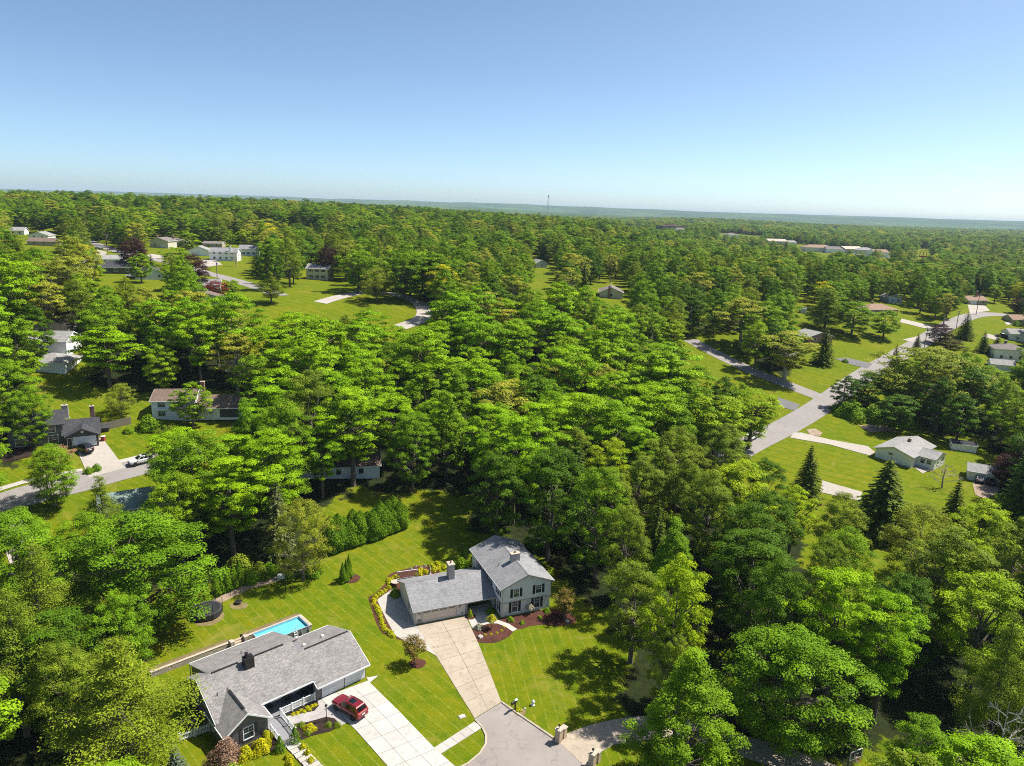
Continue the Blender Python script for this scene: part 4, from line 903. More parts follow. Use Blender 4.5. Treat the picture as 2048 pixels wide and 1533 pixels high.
def hip(h, B, ze, zr, wall, roof, over=0.5, trim='white_trim', z0=-0.6):
    MB().box(B.x0, B.x1, B.y0, B.y1, z0, ze).build('wall', wall, h)
    x0, x1, y0, y1 = B.x0-over, B.x1+over, B.y0-over, B.y1+over; W = min(x1-x0, y1-y0)/2
    if x1-x0 >= y1-y0: ra, rb = (x0+W, (y0+y1)/2, zr), (x1-W, (y0+y1)/2, zr)
    else: ra, rb = ((x0+x1)/2, y0+W, zr), ((x0+x1)/2, y1-W, zr)
    z = ze-0.05; t = 0.16
    v = [(x0, y0, z), (x1, y0, z), (x1, y1, z), (x0, y1, z), ra, rb, (x0, y0, z-t), (x1, y0, z-t), (x1, y1, z-t), (x0, y1, z-t)]
    f = [(0, 1, 5, 4), (1, 2, 5), (2, 3, 4, 5), (3, 0, 4)] if x1-x0 >= y1-y0 else [(0, 1, 4), (1, 2, 5, 4), (2, 3, 5), (3, 0, 4, 5)]
    MB().add(v, f+[(6, 9, 8, 7)]).build('roof', roof, h)
    fm = MB()
    fm.box(x0-.04, x1+.04, y0-.04, y0+.05, z-t-.04, z-.02); fm.box(x0-.04, x1+.04, y1-.05, y1+.04, z-t-.04, z-.02); fm.box(x0-.04, x0+.05, y0+.05, y1-.05, z-t-.04, z-.02); fm.box(x1-.05, x1+.04, y0+.05, y1-.05, z-t-.04, z-.02)
    fm.build('fascia', trim, h)
def window(h, B, face, a, z, w, hh, shutter=None, sw=0.4, trim='white_trim', grid=(2, 2), detail=True):
    m = MB(); t = 0.1
    fbox(m, B, face, a-w/2-t, a-w/2, 0.0, 0.07, z-hh/2-t, z+hh/2+t); fbox(m, B, face, a+w/2, a+w/2+t, 0.0, 0.07, z-hh/2-t, z+hh/2+t)
    fbox(m, B, face, a-w/2, a+w/2, 0.0, 0.065, z+hh/2, z+hh/2+t); fbox(m, B, face, a-w/2, a+w/2, 0.0, 0.09, z-hh/2-t, z-hh/2)
    o = m.build('window', trim, h)
    p = MB(); fbox(p, B, face, a-w/2, a+w/2, 0.004, 0.02, z-hh/2, z+hh/2); p.build('pane', 'window_glass', o)
    if detail:
        g = MB(); fbox(g, B, face, a-w/2, a+w/2, 0.02, 0.045, z-0.03, z+0.03)
        for i in range(1, grid[0]): x = a-w/2+w*i/grid[0]; fbox(g, B, face, x-0.018, x+0.018, 0.02, 0.035, z+0.03, z+hh/2)
        if grid[1] > 1: fbox(g, B, face, a-w/2, a+w/2, 0.02, 0.034, z+hh/4-0.015, z+hh/4+0.015)
        g.build('muntin', trim, o)
    if shutter:
        for s in (-1, 1):
            q = MB(); c = a+s*(w/2+t+sw/2+0.02); fbox(q, B, face, c-sw/2, c+sw/2, 0.0, 0.05, z-hh/2-t*0.6, z+hh/2+t*0.6)
            for k in range(6): zz = z-hh/2+hh*(k+0.5)/6; fbox(q, B, face, c-sw/2+0.05, c+sw/2-0.05, 0.05, 0.065, zz-0.08, zz+0.06)
            q.build('shutter', shutter, h)
    return o
def door(h, B, face, a, w=0.95, hh=2.05, mat='white_trim', z0=0.05, trim='white_trim'):
    m = MB(); fbox(m, B, face, a-w/2-.1, a+w/2+.1, 0, 0.05, z0, z0+hh+.1); d = m.build('door_frame', trim, h)
    m = MB(); fbox(m, B, face, a-w/2, a+w/2, 0.05, 0.08, z0, z0+hh)
    for zz in (0.35, 1.15): fbox(m, B, face, a-w/2+.15, a+w/2-.15, 0.08, 0.095, z0+zz, z0+zz+0.6)
    d = m.build('door', mat, h); m = MB(); fbox(m, B, face, a+w/2-.12, a+w/2-.07, 0.08, 0.13, z0+1.0, z0+1.06); m.build('handle', 'dark_metal', d)
def garage_door(h, B, face, a0, a1, hh=2.13, mat='garage_white', rows=4, cols=4, lights=False, z0=0.03, trim='white_trim'):
    m = MB(); fbox(m, B, face, a0-.1, a0, 0, .06, z0, z0+hh+.1); fbox(m, B, face, a1, a1+.1, 0, .06, z0, z0+hh+.1); fbox(m, B, face, a0, a1, 0, .06, z0+hh, z0+hh+.1); m.build('garage_frame', trim, h)
    m = MB(); fbox(m, B, face, a0, a1, 0.0, 0.022, z0, z0+hh); d = m.build('garage_door', mat, h)
    for r in range(rows):
        m = MB(); za, zb = z0+hh*r/rows+0.012, z0+hh*(r+1)/rows-0.012; fbox(m, B, face, a0+.01, a1-.01, 0.022, 0.035, za, zb)
        for c in range(cols):
            xa, xb = a0+(a1-a0)*(c+.08)/cols, a0+(a1-a0)*(c+.92)/cols
            if not (lights and r == rows-1): fbox(m, B, face, xa, xb, 0.035, 0.047, za+.08, zb-.08)
        m.build('panel', mat, d)
    if lights:
        za, zb = z0+hh*(rows-1)/rows+.1, z0+hh-.1
        for c in range(cols):
            xa, xb = a0+(a1-a0)*(c+.1)/cols, a0+(a1-a0)*(c+.9)/cols
            for k in range(4):
                m = MB(); ya, yb = xa+(xb-xa)*(k+.06)/4, xa+(xb-xa)*(k+.94)/4; fbox(m, B, face, ya, yb, 0.03, 0.045, za, zb); m.build('pane', 'window_glass', d)
    return d
def chimney(h, x, y, z0, z1, w, d, mat, cap='tan_cap', flue=True):
    c = MB().box(x-w/2, x+w/2, y-d/2, y+d/2, z0, z1).build('chimney', mat, h)
    MB().box(x-w/2-.08, x+w/2+.08, y-d/2-.08, y+d/2+.08, z1, z1+.12, bev=0.03).build('chimney_cap', cap, c)
    if flue: MB().lathe([(0.13, 0), (0.13, 0.3), (0.1, 0.3), (0.1, 0.05)], 10, (x, y, z1+.12)).build('flue', 'red_brick' if cap == 'tan_cap' else 'dark_metal', c)
    MB().box(x-w/2-.15, x+w/2+.15, y-d/2-.15, y+d/2+.15, z0+0.05, z0+.08).build('flashing', 'lead_flash', c)
def vent(h, x, y, z, pipe=True):
    if pipe: MB().tube([(x, y, z-.2), (x, y, z+.45)], 0.06, 8).build('vent_pipe', 'dark_metal', h)
    else:
        b = MB().box(x-.18, x+.18, y-.18, y+.18, z-.1, z+.14, bev=.04).build('roof_vent', 'white_trim', h)

# ---------------------------------------------------------------- the grey two-storey house
def main_house():
    h = thing('gray_house', 'grey two storey house with black shutters and an attached garage wing', 'house', (-0.45, 99.07, tz(-0.45, 99.07)), math.radians(23))
    low = Block(0, 8.3, 0.3, 13.8); up = Block(0, 8.3, 0, 13.8)
    MB().box(0.02, 8.28, 0.3, 13.78, -0.6, 2.62).build('lower_wall', 'gray_siding_low', h)
    gable(h, up, 5.2, 6.95, 'y', 'gray_siding', 'gray_shingle', 0.42, trim='gray_trim', zwall=3.2, name='upper_wall')
    MB().box(-0.04, 8.34, -0.05, 13.84, 2.5, 2.6).build('band_board', 'gray_trim', h)
    for a in (2.3, 6.1):
        window(h, low, 'f', a, 1.45, 0.92, 1.75, 'shutter_black', 0.42, grid=(3, 2)); window(h, up, 'f', a+0.05, 3.95, 0.92, 1.35, 'shutter_black', 0.42, grid=(3, 2))
    for yy in (1.5, 5.2, 10.5): window(h, up, 'l', yy, 3.95, 0.9, 1.25, 'shutter_black', 0.4)
    window(h, low, 'l', 1.6, 1.5, 0.9, 1.6, 'shutter_black', 0.4)
    for yy in (3, 8, 12): window(h, up, 'r', yy, 3.95, 0.9, 1.25)
    window(h, up, 'b', 4.1, 3.95, 1.6, 1.25)
    for xx in (0.06, 8.24): MB().tube([(xx, -0.06, 0.05), (xx, -0.06, 5.0)], 0.045, 6).build('downspout', 'gray_trim', h)
    # garage wing and breezeway
    gw = Block(-13.1, -4.95, 2.8, 12.0)
    gable(h, gw, 2.55, 4.62, 'x', 'gray_plain', 'gray_shingle', 0.45, trim='gray_trim', roofspan=(-13.42, -0.02), ends=(1, 0), name='garage_wall')
    garage_door(h, gw, 'f', -11.9, -6.5, 2.1, 'garage_taupe', 4, 4, True, trim='gray_trim')
    bw = Block(-4.95, 0, 6.2, 11.9)
    MB().prism([(6.2, 0), (11.9, 0), (11.9, 2.5), (7.3, 4.4), (6.2, 3.9)], 'x', -4.93, -0.03).build('breezeway_wall', 'gray_siding', h)
    door(h, bw, 'f', -3.2, 1.0, 2.1, 'shutter_black'); window(h, bw, 'f', -1.4, 1.4, 1.1, 1.5, None)
    for xx in (-4.75, -0.35): MB().box(xx-.09, xx+.09, 2.75, 2.93, 0, 2.42).build('porch_post', 'gray_trim', h)
    MB().box(-4.95, 0, 2.6, 2.78, 2.36, 2.5).build('porch_beam', 'gray_trim', h)
    for xx in (-12.35, -5.9):
        l = MB().box(xx-.09, xx+.09, 2.62, 2.79, 1.6, 1.95).build('wall_lantern', 'dark_metal', h); MB().box(xx-.06, xx+.06, 2.605, 2.63, 1.66, 1.88).build('lantern_glass', 'warm_lamp', l)
    chimney(h, -6.0, 7.25, 3.9, 6.75, 0.95, 1.25, 'gray_brick'); chimney(h, 4.05, 4.9, 6.2, 8.0, 1.5, 0.75, 'gray_brick')
    vent(h, 1.6, 5.6, 5.95)
    MB().box(-13.12, -13.05, 5.5, 6.7, 0.9, 1.9).build('meter_box', 'gray_trim', h)
    MB().tube([(-13.02, 2.62, 0.05), (-13.02, 2.62, 2.4)], 0.045, 6).build('downspout', 'gray_trim', h)
main_house()

# ---------------------------------------------------------------- the charcoal ranch house
RO, RA = np.array([-23.23, 79.31]), math.radians(43)
def RW(u, v): return RO[0]+u*math.cos(RA)-v*math.sin(RA), RO[1]+u*math.sin(RA)+v*math.cos(RA)
def railing(parent_name, label, a, b, za, zb, n_post=2, hgt=0.95):
    """white vinyl railing between two points; every baluster is a piece"""
    a = np.array(a, float); b = np.array(b, float); L = np.linalg.norm(b-a); ang = math.atan2(b[1]-a[1], b[0]-a[0])
    t = thing(parent_name, label, 'railing', (a[0], a[1], za), ang, 'white porch railings'); sl = (zb-za)/L
    for i in range(n_post):
        x = L*i/(n_post-1); p = MB().box(x-.07, x+.07, -.07, .07, sl*x-0.1, sl*x+hgt+.1).build('post', 'vinyl_white', t); MB().add([(x-.1, -.1, sl*x+hgt+.1), (x+.1, -.1, sl*x+hgt+.1), (x+.1, .1, sl*x+hgt+.1), (x-.1, .1, sl*x+hgt+.1), (x, 0, sl*x+hgt+.2)], [(3, 2, 1, 0), (0, 1, 4), (1, 2, 4), (2, 3, 4), (3, 0, 4)]).build('post_cap', 'vinyl_white', p)
    for zz in (0.12, hgt): MB().prism([(0.06, zz-.04), (L-.06, zz-.04+sl*L), (L-.06, zz+.04+sl*L), (0.06, zz+.04)], 'y', -.04, .04).build('rail', 'vinyl_white', t)
    n = int(L/0.15); bal = MB().box(-.022, .022, -.022, .022, 0.15, hgt-.03).mesh('baluster', 'vinyl_white')
    for i in range(1, n): x = L*i/n; mk('baluster', bal, t, (x, 0, sl*x))
def ranch():
    gz = tz(*RO)
    h = thing('charcoal_house', 'charcoal ranch house with grey shingle roof, front gable and two white garage doors', 'house', (RO[0], RO[1], gz), RA)
    SH = 'ranch_shingle'
    # garage
    g = Block(0, 6.6, 0, 10.3)
    gable(h, g, 2.42, 4.70, 'x', 'charcoal_siding', SH, 0.6, ridge=4.55, roofspan=(-0.69, 6.95), ends=(0, 1), name='garage_wall', over2=0.3, ze2=2.6)
    garage_door(h, g, 'f', 0.3, 3.25, 2.05); garage_door(h, g, 'f', 3.6, 6.35, 2.05)
    # main body
    MB().prism([(0.9, -.6), (9.4, -.6), (9.4, 3.75), (6.2, 5.25), (0.9, 2.72)], 'x', -12.7, -7.5).build('wall', 'charcoal_siding', h)
    MB().prism([(2.4, -.6), (9.4, -.6), (9.4, 3.75), (6.2, 5.25), (2.4, 3.42)], 'x', -7.5, -0.02).build('porch_wall', 'charcoal_siding', h)
    MB().prism([(9.4, -.6), (13.6, -.6), (13.6, 2.72), (9.4, 4.24)], 'x', -11.2, -0.02).build('rear_wall', 'charcoal_siding', h)
    rf = MB()
    rf.prism([(0.45, 2.72), (6.2, 5.5), (6.2, 5.34), (0.45, 2.56)], 'x', -13.02, -0.7); rf.prism([(6.2, 5.5), (14.0, 2.7), (14.0, 2.54), (6.2, 5.34)], 'x', -11.3, 0.15); rf.prism([(6.2, 5.5), (9.6, 3.88), (9.6, 3.72), (6.2, 5.34)], 'x', -13.02, -11.32)
    o = rf.build('roof', SH, h)
    MB().box(-7.6, -0.78, 0.36, 0.44, 2.52, 2.71).build('fascia', 'white_trim', h); fm = MB(); fm.prism([(-.6, 2.2), (-.6, 2.0), (.44, 2.5), (.44, 2.7)], 'x', -.76, -.7); fm.build('fascia', 'white_trim', h); fm = MB()
    fm.prism([(0.45, 2.70), (6.2, 5.48), (9.6, 3.86), (9.6, 3.66), (6.2, 5.27), (0.45, 2.48)], 'x', -13.08, -13.025); fm.build('fascia', 'white_trim', h); fm = MB(); fm.prism([(6.6, 5.3), (14.05, 2.66), (14.05, 2.46), (6.6, 5.1)], 'x', -11.36, -11.31); fm.box(-11.3, 0.15, 14.01, 14.1, 2.48, 2.69)
    fm.build('fascia', 'white_trim', h)
    for x0, x1, y, z in ((-11.2, -7.9, 6.2, 5.5), (-5.8, -1.9, 6.2, 5.5), (0.2, 6.6, 4.55, 4.70)): MB().box(x0, x1, y-.11, y+.11, z-.02, z+.07).build('ridge_vent', 'black_box', h)
    # front wing
    w = Block(-12.7, -7.75, -1.7, 0.9)
    gable(h, w, 2.62, 4.4, 'y', 'charcoal_siding', SH, 0.38, roofspan=(-2.12, 4.0), ends=(1, 0), name='wing_wall')
    MB().box(-10.33, -10.11, -1.2, 3.2, 4.4, 4.47).build('ridge_vent', 'black_box', h)
    window(h, w, 'f', -10.1, 1.5, 1.15, 1.5, 'shutter_dark', 0.36, grid=(2, 2))
    pw = Block(-7.5, -0.02, 2.4, 9.4); window(h, pw, 'f', -4.9, 1.55, 1.2, 1.3); window(h, pw, 'f', -2.3, 1.55, 1.2, 1.3); door(h, pw, 'f', -6.7, 0.95, 2.0, 'shutter_dark', 0.3)
    lb = Block(-12.7, -7.5, 0.9, 9.4); window(h, lb, 'l', 4.6, 3.4, 0.85, 1.2); window(h, lb, 'l', 7.4, 2.0, 0.75, 1.4); window(h, lb, 'l', 2.4, 1.4, 0.8, 1.4); window(h, Block(-12.7, -7.75, -1.7, 0.9), 'l', -0.4, 1.5, 0.8, 1.4)
    c = MB().box(-7.5, -6.3, 4.9, 5.9, 4.6, 6.35).build('chimney', 'black_box', h); MB().box(-7.3, -6.5, 5.1, 5.7, 6.35, 6.5).build('chimney_cap', 'dark_metal', c); MB().lathe([(0.16, 0), (0.16, 0.35), (0.24, 0.36), (0.24, 0.45)], 10, (-7.1, 5.4, 6.5)).build('flue', 'dark_metal', c)
    vent(h, -6.3, 9.2, 4.4); vent(h, -11.6, 3.4, 4.15); vent(h, 0.9, 6.0, 4.35, False); vent(h, 3.9, 6.6, 4.15, False)
    # porch and ramp
    MB().box(-7.5, -0.05, 0.02, 2.4, -0.3, 0.3).build('porch_floor', 'porch_floor', h); MB().box(-0.72, -0.02, -0.02, 0.5, -0.3, 2.55).build('porch_pier', 'charcoal_siding', h)
    n = 24; planks = MB().box(-1.03, 1.03, -.078, .078, -.05, 0.0).mesh('plank', 'deck_gray')
    rp = MB().prism([(0.0, -.3), (-4.1, -.3), (-4.1, 0.08), (-1.6, 0.24), (0.0, 0.24)], 'x', -7.5, -5.5).build('ramp', 'deck_gray', h)
    for i in range(n):
        y = -0.08-i*0.168; z = 0.3 if y > -1.6 else 0.3-(-1.6-y)*0.062; mk('plank', planks, rp, (-6.5, y, z))
    MB().tube([(-12.72, -1.75, 0.05), (-12.72, -1.75, 2.5)], 0.05, 6).build('downspout', 'white_trim', h); MB().tube([(-11.3, 13.9, 0.05), (-11.3, 13.9, 2.5)], 0.06, 6).build('downspout', 'white_trim', h)
    railing('porch_railing', 'long white porch railing beside the planted bed', RW(-5.45, -0.05), RW(-0.85, -0.05), gz+.3, gz+.3, 4)
    railing('ramp_railing', 'white ramp railing on the driveway side of the deck', RW(-5.45, -0.35), RW(-5.45, -4.1), gz+.3, gz+.12, 3); railing('ramp_railing', 'short white ramp railing beside the front gable', RW(-7.5, -1.9), RW(-7.5, -4.1), gz+.25, gz+.12, 3)
    # stepping pavers down to the street
    st = structure(sheet('step_bed', [RW(-7.3, -4.15), RW(-5.7, -4.15), RW(-5.4, -9), RW(-5.2, -13), RW(-7.0, -13), RW(-7.1, -9)], 'mulch_dark', 0.03))
    for i in range(10):
        x, y = RW(-6.45+0.05*i, -4.7-i*0.85); MB().box(-.78, .78, -.38, .38, 0, .14, bev=.02).build('paver_step', 'walk_pale', st, (x, y, tz(x, y)), RA+random.uniform(-.05, .05))
    # things on the porch
    for i, (u, v, a) in enumerate(((-3.6, 1.6, 0.2), (-1.5, 1.7, -0.2), (-6.0, 1.8, 0.3))):
        x, y = RW(u, v); t = thing('porch_chair', 'dark porch chair in the shade of the ranch porch', 'chair', (x, y, gz+.3), RA+a, 'porch chairs')
        MB().box(-.3, .3, -.3, .3, .36, .42).build('seat', 'porch_dark', t); MB().prism([(.26, .42), (.32, .42), (.46, 1.0), (.40, 1.0)], 'x', -.3, .3).build('backrest', 'porch_dark', t)
        for sx in (-.27, .27):
            for sy in (-.27, .27): MB().box(sx-.03, sx+.03, sy-.03, sy+.03, 0, .36).build('leg', 'porch_dark', t)
            MB().box(sx-.04, sx+.04, -.3, .3, .58, .62).build('armrest', 'porch_dark', t)
ranch()

# ---------------------------------------------------------------- the other houses
def H(name, label, px, py, rot, L, W, ze, zr, wall, roof, kind='x', win='f', nwin=2, gd=None, ch=None, sh=None, over=0.4, group=None, storeys=1, trim='white_trim', pos=None):
    x, y = (G(px, py)[:2] if pos is None else pos)
    h = thing(name, label, 'house', (x, y, tz(x, y)), math.radians(rot), group)
    B = Block(-L/2, L/2, 0, W)
    if kind == 'hip': hip(h, B, ze, zr, wall, roof, over, trim)
    else: gable(h, B, ze, zr, kind, wall, roof, over, trim=trim)
    for f in win:
        span = L if f in 'fb' else W; c0 = 0 if f in 'fb' else W/2
        for s in range(storeys):
            for i in range(nwin):
                a = c0+span*((i+0.5)/nwin-0.5)*0.86
                if gd and f == 'f' and s == 0 and gd[0]-0.8 < a < gd[1]+0.8: continue
                window(h, B, f, a, 1.45+s*2.7, 1.0, 1.2, sh, 0.3, trim, detail=False)
    if gd: garage_door(h, B, 'f', gd[0], gd[1], 2.1, 'white_trim' if wall != 'white_siding' else 'garage_white', 4, 3)
    if ch: chimney(h, ch[0], ch[1], ch[2], ch[3], 0.9, 0.7, ch[4] if len(ch) > 4 else 'red_brick')
    return h, B
def orient(pa, pb):
    a, b = G(*pa), G(*pb); d = b-a; return a, math.atan2(d[1], d[0]), math.hypot(d[0], d[1])
# black two-storey house on the left street
def black_house():
    a, ang, L = orient((82, 897), (201, 885)); c = (a[0], a[1], tz(a[0], a[1])-0.1)
    h = thing('black_house', 'black and taupe house with white framed windows and a white garage door', 'house', c, ang)
    k = L/13.5; two = Block(-7*k, 5.2*k, 1.2, 8.5); gable(h, two, 4.9, 6.9, 'x', 'charcoal_siding', 'charcoal_shingle', 0.45, trim='shutter_dark', name='wall')
    g = Block(5.3*k, 13.2*k, 0, 8.0); gable(h, g, 2.6, 4.7, 'x', 'taupe_siding', 'charcoal_shingle', 0.4, trim='shutter_dark', name='garage_wall')
    g2 = Block(6.2*k, 13.2*k, -1.6, 2.0); gable(h, g2, 2.6, 4.1, 'y', 'taupe_siding', 'charcoal_shingle', 0.4, trim='shutter_dark', name='garage_gable', roofspan=(-2.0, 3.8), ends=(1, 0))
    garage_door(h, g2, 'f', 7.6*k, 12.6*k, 2.13); door(h, g2, 'f', 6.7*k, 0.8, 2.0, 'shutter_dark')
    window(h, two, 'f', 2.3*k, 3.7, 1.9, 1.3); window(h, two, 'f', 2.8*k, 1.3, 1.7, 2.0); window(h, two, 'f', -1.5*k, 3.7, 1.5, 1.3); window(h, two, 'f', -4.5*k, 1.4, 1.6, 1.5); window(h, two, 'f', -4.5*k, 3.7, 1.5, 1.3)
    MB().lathe([(0.3, 0), (0.3, .05)], 14).build('gable_vent', 'white_trim', h).matrix_local = Matrix.Translation((9.7*k, -1.62, 3.3)) @ Matrix.Rotation(math.pi/2, 4, 'X')
    chimney(h, 5.6*k, 6.3, 4.5, 7.4, 1.2, 0.9, 'gray_brick'); chimney(h, 11.8*k, 7.4, 3.2, 6.4, 0.9, 0.7, 'red_brick')
    low = Block(13.3*k, 15.5*k, 4.5, 8); gable(h, low, 2.0, 2.6, 'x', 'taupe_siding', 'charcoal_shingle', 0.3, trim='shutter_dark', name='side_shed_wall')
black_house()
# white house with brown roof
def white_brown():
    a, ang, L = orient((305, 838), (440, 846)); h = thing('white_house', 'white house with brown shingle roof partly behind a cone shaped tree', 'house', (a[0], a[1], tz(a[0], a[1])), ang)
    B = Block(0, 9.5, 0, 8); gable(h, B, 4.4, 6.2, 'x', 'white_siding', 'brown_shingle', 0.4); window(h, B, 'f', 2.2, 3.4, 1.6, 1.1); window(h, B, 'f', 2.2, 1.2, 1.6, 1.2); window(h, B, 'l', 2.4, 3.3, 0.8, 1.1); window(h, B, 'l', 6.0, 3.3, 0.8, 1.1); window(h, B, 'f', 6.5, 3.4, 1.2, 1.1); MB().box(1, 4, -.5, -.02, 2.2, 2.5).build('flower_box', 'white_trim', h)
    G2 = Block(9.55, 20, 0.6, 8.4); gable(h, G2, 2.6, 4.6, 'x', 'white_siding', 'brown_shingle', 0.5, name='garage_wall'); garage_door(h, G2, 'f', 15, 19.4, 2.1, 'shutter_dark'); window(h, G2, 'f', 13, 1.5, .8, 1); chimney(h, 9.9, 6.5, 4.4, 7.3, .9, .8, 'red_brick')
white_brown()
H('barn', 'long white barn with pale grey roof beside the wide lawn', 97, 712, 5, 9.5, 8, 4.0, 6.0, 'white_siding', 'light_shingle', 'x', 'r', 1)
H('garage_building', 'low white garage building with pale grey roof in front of the barn', 92, 745, 5, 9.2, 8.5, 2.6, 4.2, 'white_siding', 'light_shingle', 'hip', 'r', 1)
H('brown_house', 'weathered brown gable house above the white barn', 102, 673, 14, 8.5, 9, 2.9, 4.7, 'tan_siding', 'dusty_shingle', 'y', 'f', 1, trim='taupe_trim')
H('green_roof_house', 'house with sage green roof half hidden by a tall maple', 283, 1040, 30, 13, 9, 2.7, 4.5, 'white_siding', 'green_roof', 'x', 'f', 2)
H('red_roof_house', 'white walled house with red brown roof under tall trees', 655, 958, 12, 22, 9, 2.7, 4.6, 'white_siding', 'brown_shingle', 'x', 'fr', 4, ch=(-4, 5, 4, 6.5))
cn = G(40, 1560, 4.0)
h_, b_ = H('corner_house', 'brown roofed house cut off at the picture corner by the dark pines', 0, 0, 36, 15, 10, 2.7, 4.6, 'tan_siding', 'dusty_shingle', 'x', 'fr', 2, trim='white_trim', pos=(cn[0]-7.5, cn[1]-7.5))
# low white house on the right
def low_white():
    a, ang, L = orient((1749, 914), (1821, 937)); h = thing('low_white_house', 'low white house with pale roof dappled by the huge feathery tree', 'house', (a[0], a[1], tz(a[0], a[1])-0.3), ang)
    B = Block(0, L, 0, 15); gable(h, B, 2.9, 4.4, 'y', 'white_siding', 'light_shingle', 0.5, trim='galvanized'); m = MB(); fbox(m, B, 'f', L*.42-.5, L*.42+.5, 0.01, .05, 2.0, 2.5); o = m.build('window', 'window_glass', h)
    E_ = Block(L+.02, L+4.2, 3.5, 11); gable(h, E_, 2.7, 3.9, 'x', 'white_siding', 'light_shingle', 0.4, trim='galvanized', name='sunroom_wall')
    window(h, E_, 'f', L+1.4, 1.5, 1.0, 1.1); window(h, E_, 'f', L+2.9, 1.5, 1.0, 1.1); window(h, E_, 'r', 6, 1.5, 1.3, 1.3); window(h, E_, 'r', 9, 1.5, 1.3, 1.3); chimney(h, L*.55, 8.5, 3.8, 5.0, .7, .7, 'red_brick'); MB().box(.5, L-.5, -.04, -.005, -.3, .15).build('foundation', 'gray_brick', h); garage_door(h, B, 'l', 1.0, 5.5, 2.1)
low_white()
def shed(name, label, px, py, rot, L, W, ze, zr, wall, roof):
    x, y = G(px, py)[:2]; h = thing(name, label, 'shed', (x, y, tz(x, y)), math.radians(rot)); B = Block(-L/2, L/2, 0, W); gable(h, B, ze, zr, 'x', wall, roof, 0.2); door(h, B, 'f', 0, 1.0, 1.8, 'white_trim')
shed('garden_shed', 'long cream garden shed with black roof behind the low white house', 1927, 903, -20, 6, 3, 1.9, 2.7, 'white_siding', 'charcoal_shingle'); shed('garden_shed', 'tiny white garden shed beside the big spreading pine', 1607, 627, 10, 2.6, 2.2, 2.1, 2.8, 'white_siding', 'light_shingle')
H('white_garage', 'small white garage beside the purple leaved tree', 1990, 962, 62, 6, 6, 2.5, 3.7, 'white_siding', 'light_shingle', 'y', 'f', 1)
H('brick_house', 'red brick house with pale roof beside the street corner spruce', 1640, 686, 22, 13, 9, 2.6, 4.4, 'red_brick', 'light_shingle', 'y', 'fr', 2)
H('hip_roof_house', 'house with orange tan hipped roof behind two round trees', 1765, 630, 12, 17, 11, 2.6, 4.8, 'red_brick', 'tan_shingle', 'hip', 'f', 3, ch=(-2, 6, 4, 5.6))
H('blue_gray_house', 'pale blue house with grey roof and brick chimney behind the orange roof', 1790, 607, 10, 8, 8, 3.2, 5.0, 'pale_blue_siding', 'gray_shingle', 'y', 'f', 2, ch=(-1, 3, 4, 6))
H('brown_roof_house', 'tan house with brown roof at the end of the right street', 1955, 610, 10, 13, 9, 2.7, 4.7, 'tan_siding', 'tan_shingle', 'x', 'f', 3, gd=(-5, -1), ch=(2, 4, 4.4, 7.5))
H('two_storey_white_house', 'two storey white house with dusty roof near the small spruce', 2020, 722, -14, 12, 9, 4.8, 6.6, 'white_siding', 'dusty_shingle', 'hip', 'fl', 3, ch=(-1, 5, 6, 7.6))
H('white_outbuilding', 'low white outbuilding in front of the two storey white house', 2005, 742, -20, 8, 7, 2.5, 4.0, 'white_siding', 'light_shingle', 'x', 'r', 1)
H('white_edge_house', 'white house with pale roof beside the parked dark pickup', 2045, 684, -8, 11, 9, 3.6, 5.4, 'white_siding', 'light_shingle', 'x', 'fl', 2)
H('orange_roof_house', 'orange roofed house at the bend beside the reddish tree', 2052, 650, 0, 14, 9, 2.6, 4.6, 'tan_siding', 'tan_shingle', 'x', 'f', 2)
H('tan_gable_house', 'tan gable house with brick chimney in the middle woods', 1222, 597, -6, 10.5, 13, 2.7, 5.0, 'cream_siding', 'dusty_shingle', 'y', 'f', 1, ch=(-1.0, -0.25, 0.2, 5.6))
H('gray_cottage', 'small grey gabled cottage deep in the middle woods', 1083, 536, 25, 8, 9, 2.8, 5.0, 'pale_blue_siding', 'light_shingle', 'y', 'f', 1)
H('yellow_house', 'cream two storey house with grey roof beside the purple beech', 634, 560, -6, 10, 8, 5.0, 6.8, 'cream_siding', 'light_shingle', 'x', 'fl', 3, sh='shutter_black', storeys=2)
H('blue_house', 'pale blue house in shadow behind the dark fir lawn', 560, 545, 20, 9, 8, 4.8, 6.6, 'pale_blue_siding', 'gray_shingle', 'y', 'f', 2)
LN = 'houses of the upper left neighbourhood'
H('upper_white_house', 'large white house with bay of dark windows beside the pale leafless tree', 447, 522, 8, 14, 9, 4.6, 6.6, 'white_siding', 'gray_shingle', 'x', 'f', 4, ch=(3.5, 1, 4.5, 8, 'white_trim'), group=LN, storeys=2)
H('upper_white_house', 'white house with shuttered windows at the edge of the dark fir', 497, 512, 10, 10, 8, 4.0, 6.0, 'white_siding', 'gray_shingle', 'x', 'f', 3, sh='shutter_black', group=LN)
H('pale_garage_house', 'pale gable house with attached garage by the purple beech', 398, 512, 12, 11, 9, 3.0, 5.2, 'white_siding', 'light_shingle', 'y', 'f', 1, gd=(-3.5, 0.5), group=LN)
H('brick_chimney_house', 'dark sided house with a tall red brick chimney', 343, 494, 5, 14, 9, 3.2, 5.4, 'taupe_siding', 'dusty_shingle', 'hip', 'f', 2, ch=(1.6, -0.4, 0.2, 6.8), group=LN)
H('cream_split_house', 'cream split level house above the purple beech', 318, 496, -8, 12, 9, 4.2, 6.2, 'cream_siding', 'dusty_shingle', 'y', 'f', 2, gd=(1, 5), ch=(-4, 5, 4.5, 7), group=LN)
H('gray_pitched_house', 'dark grey pitched roof house beside the compact street tree', 232, 548, 24, 15, 10, 2.8, 4.8, 'taupe_siding', 'charcoal_shingle', 'x', 'fl', 3, ch=(2, 5, 4.4, 5.6), group=LN)
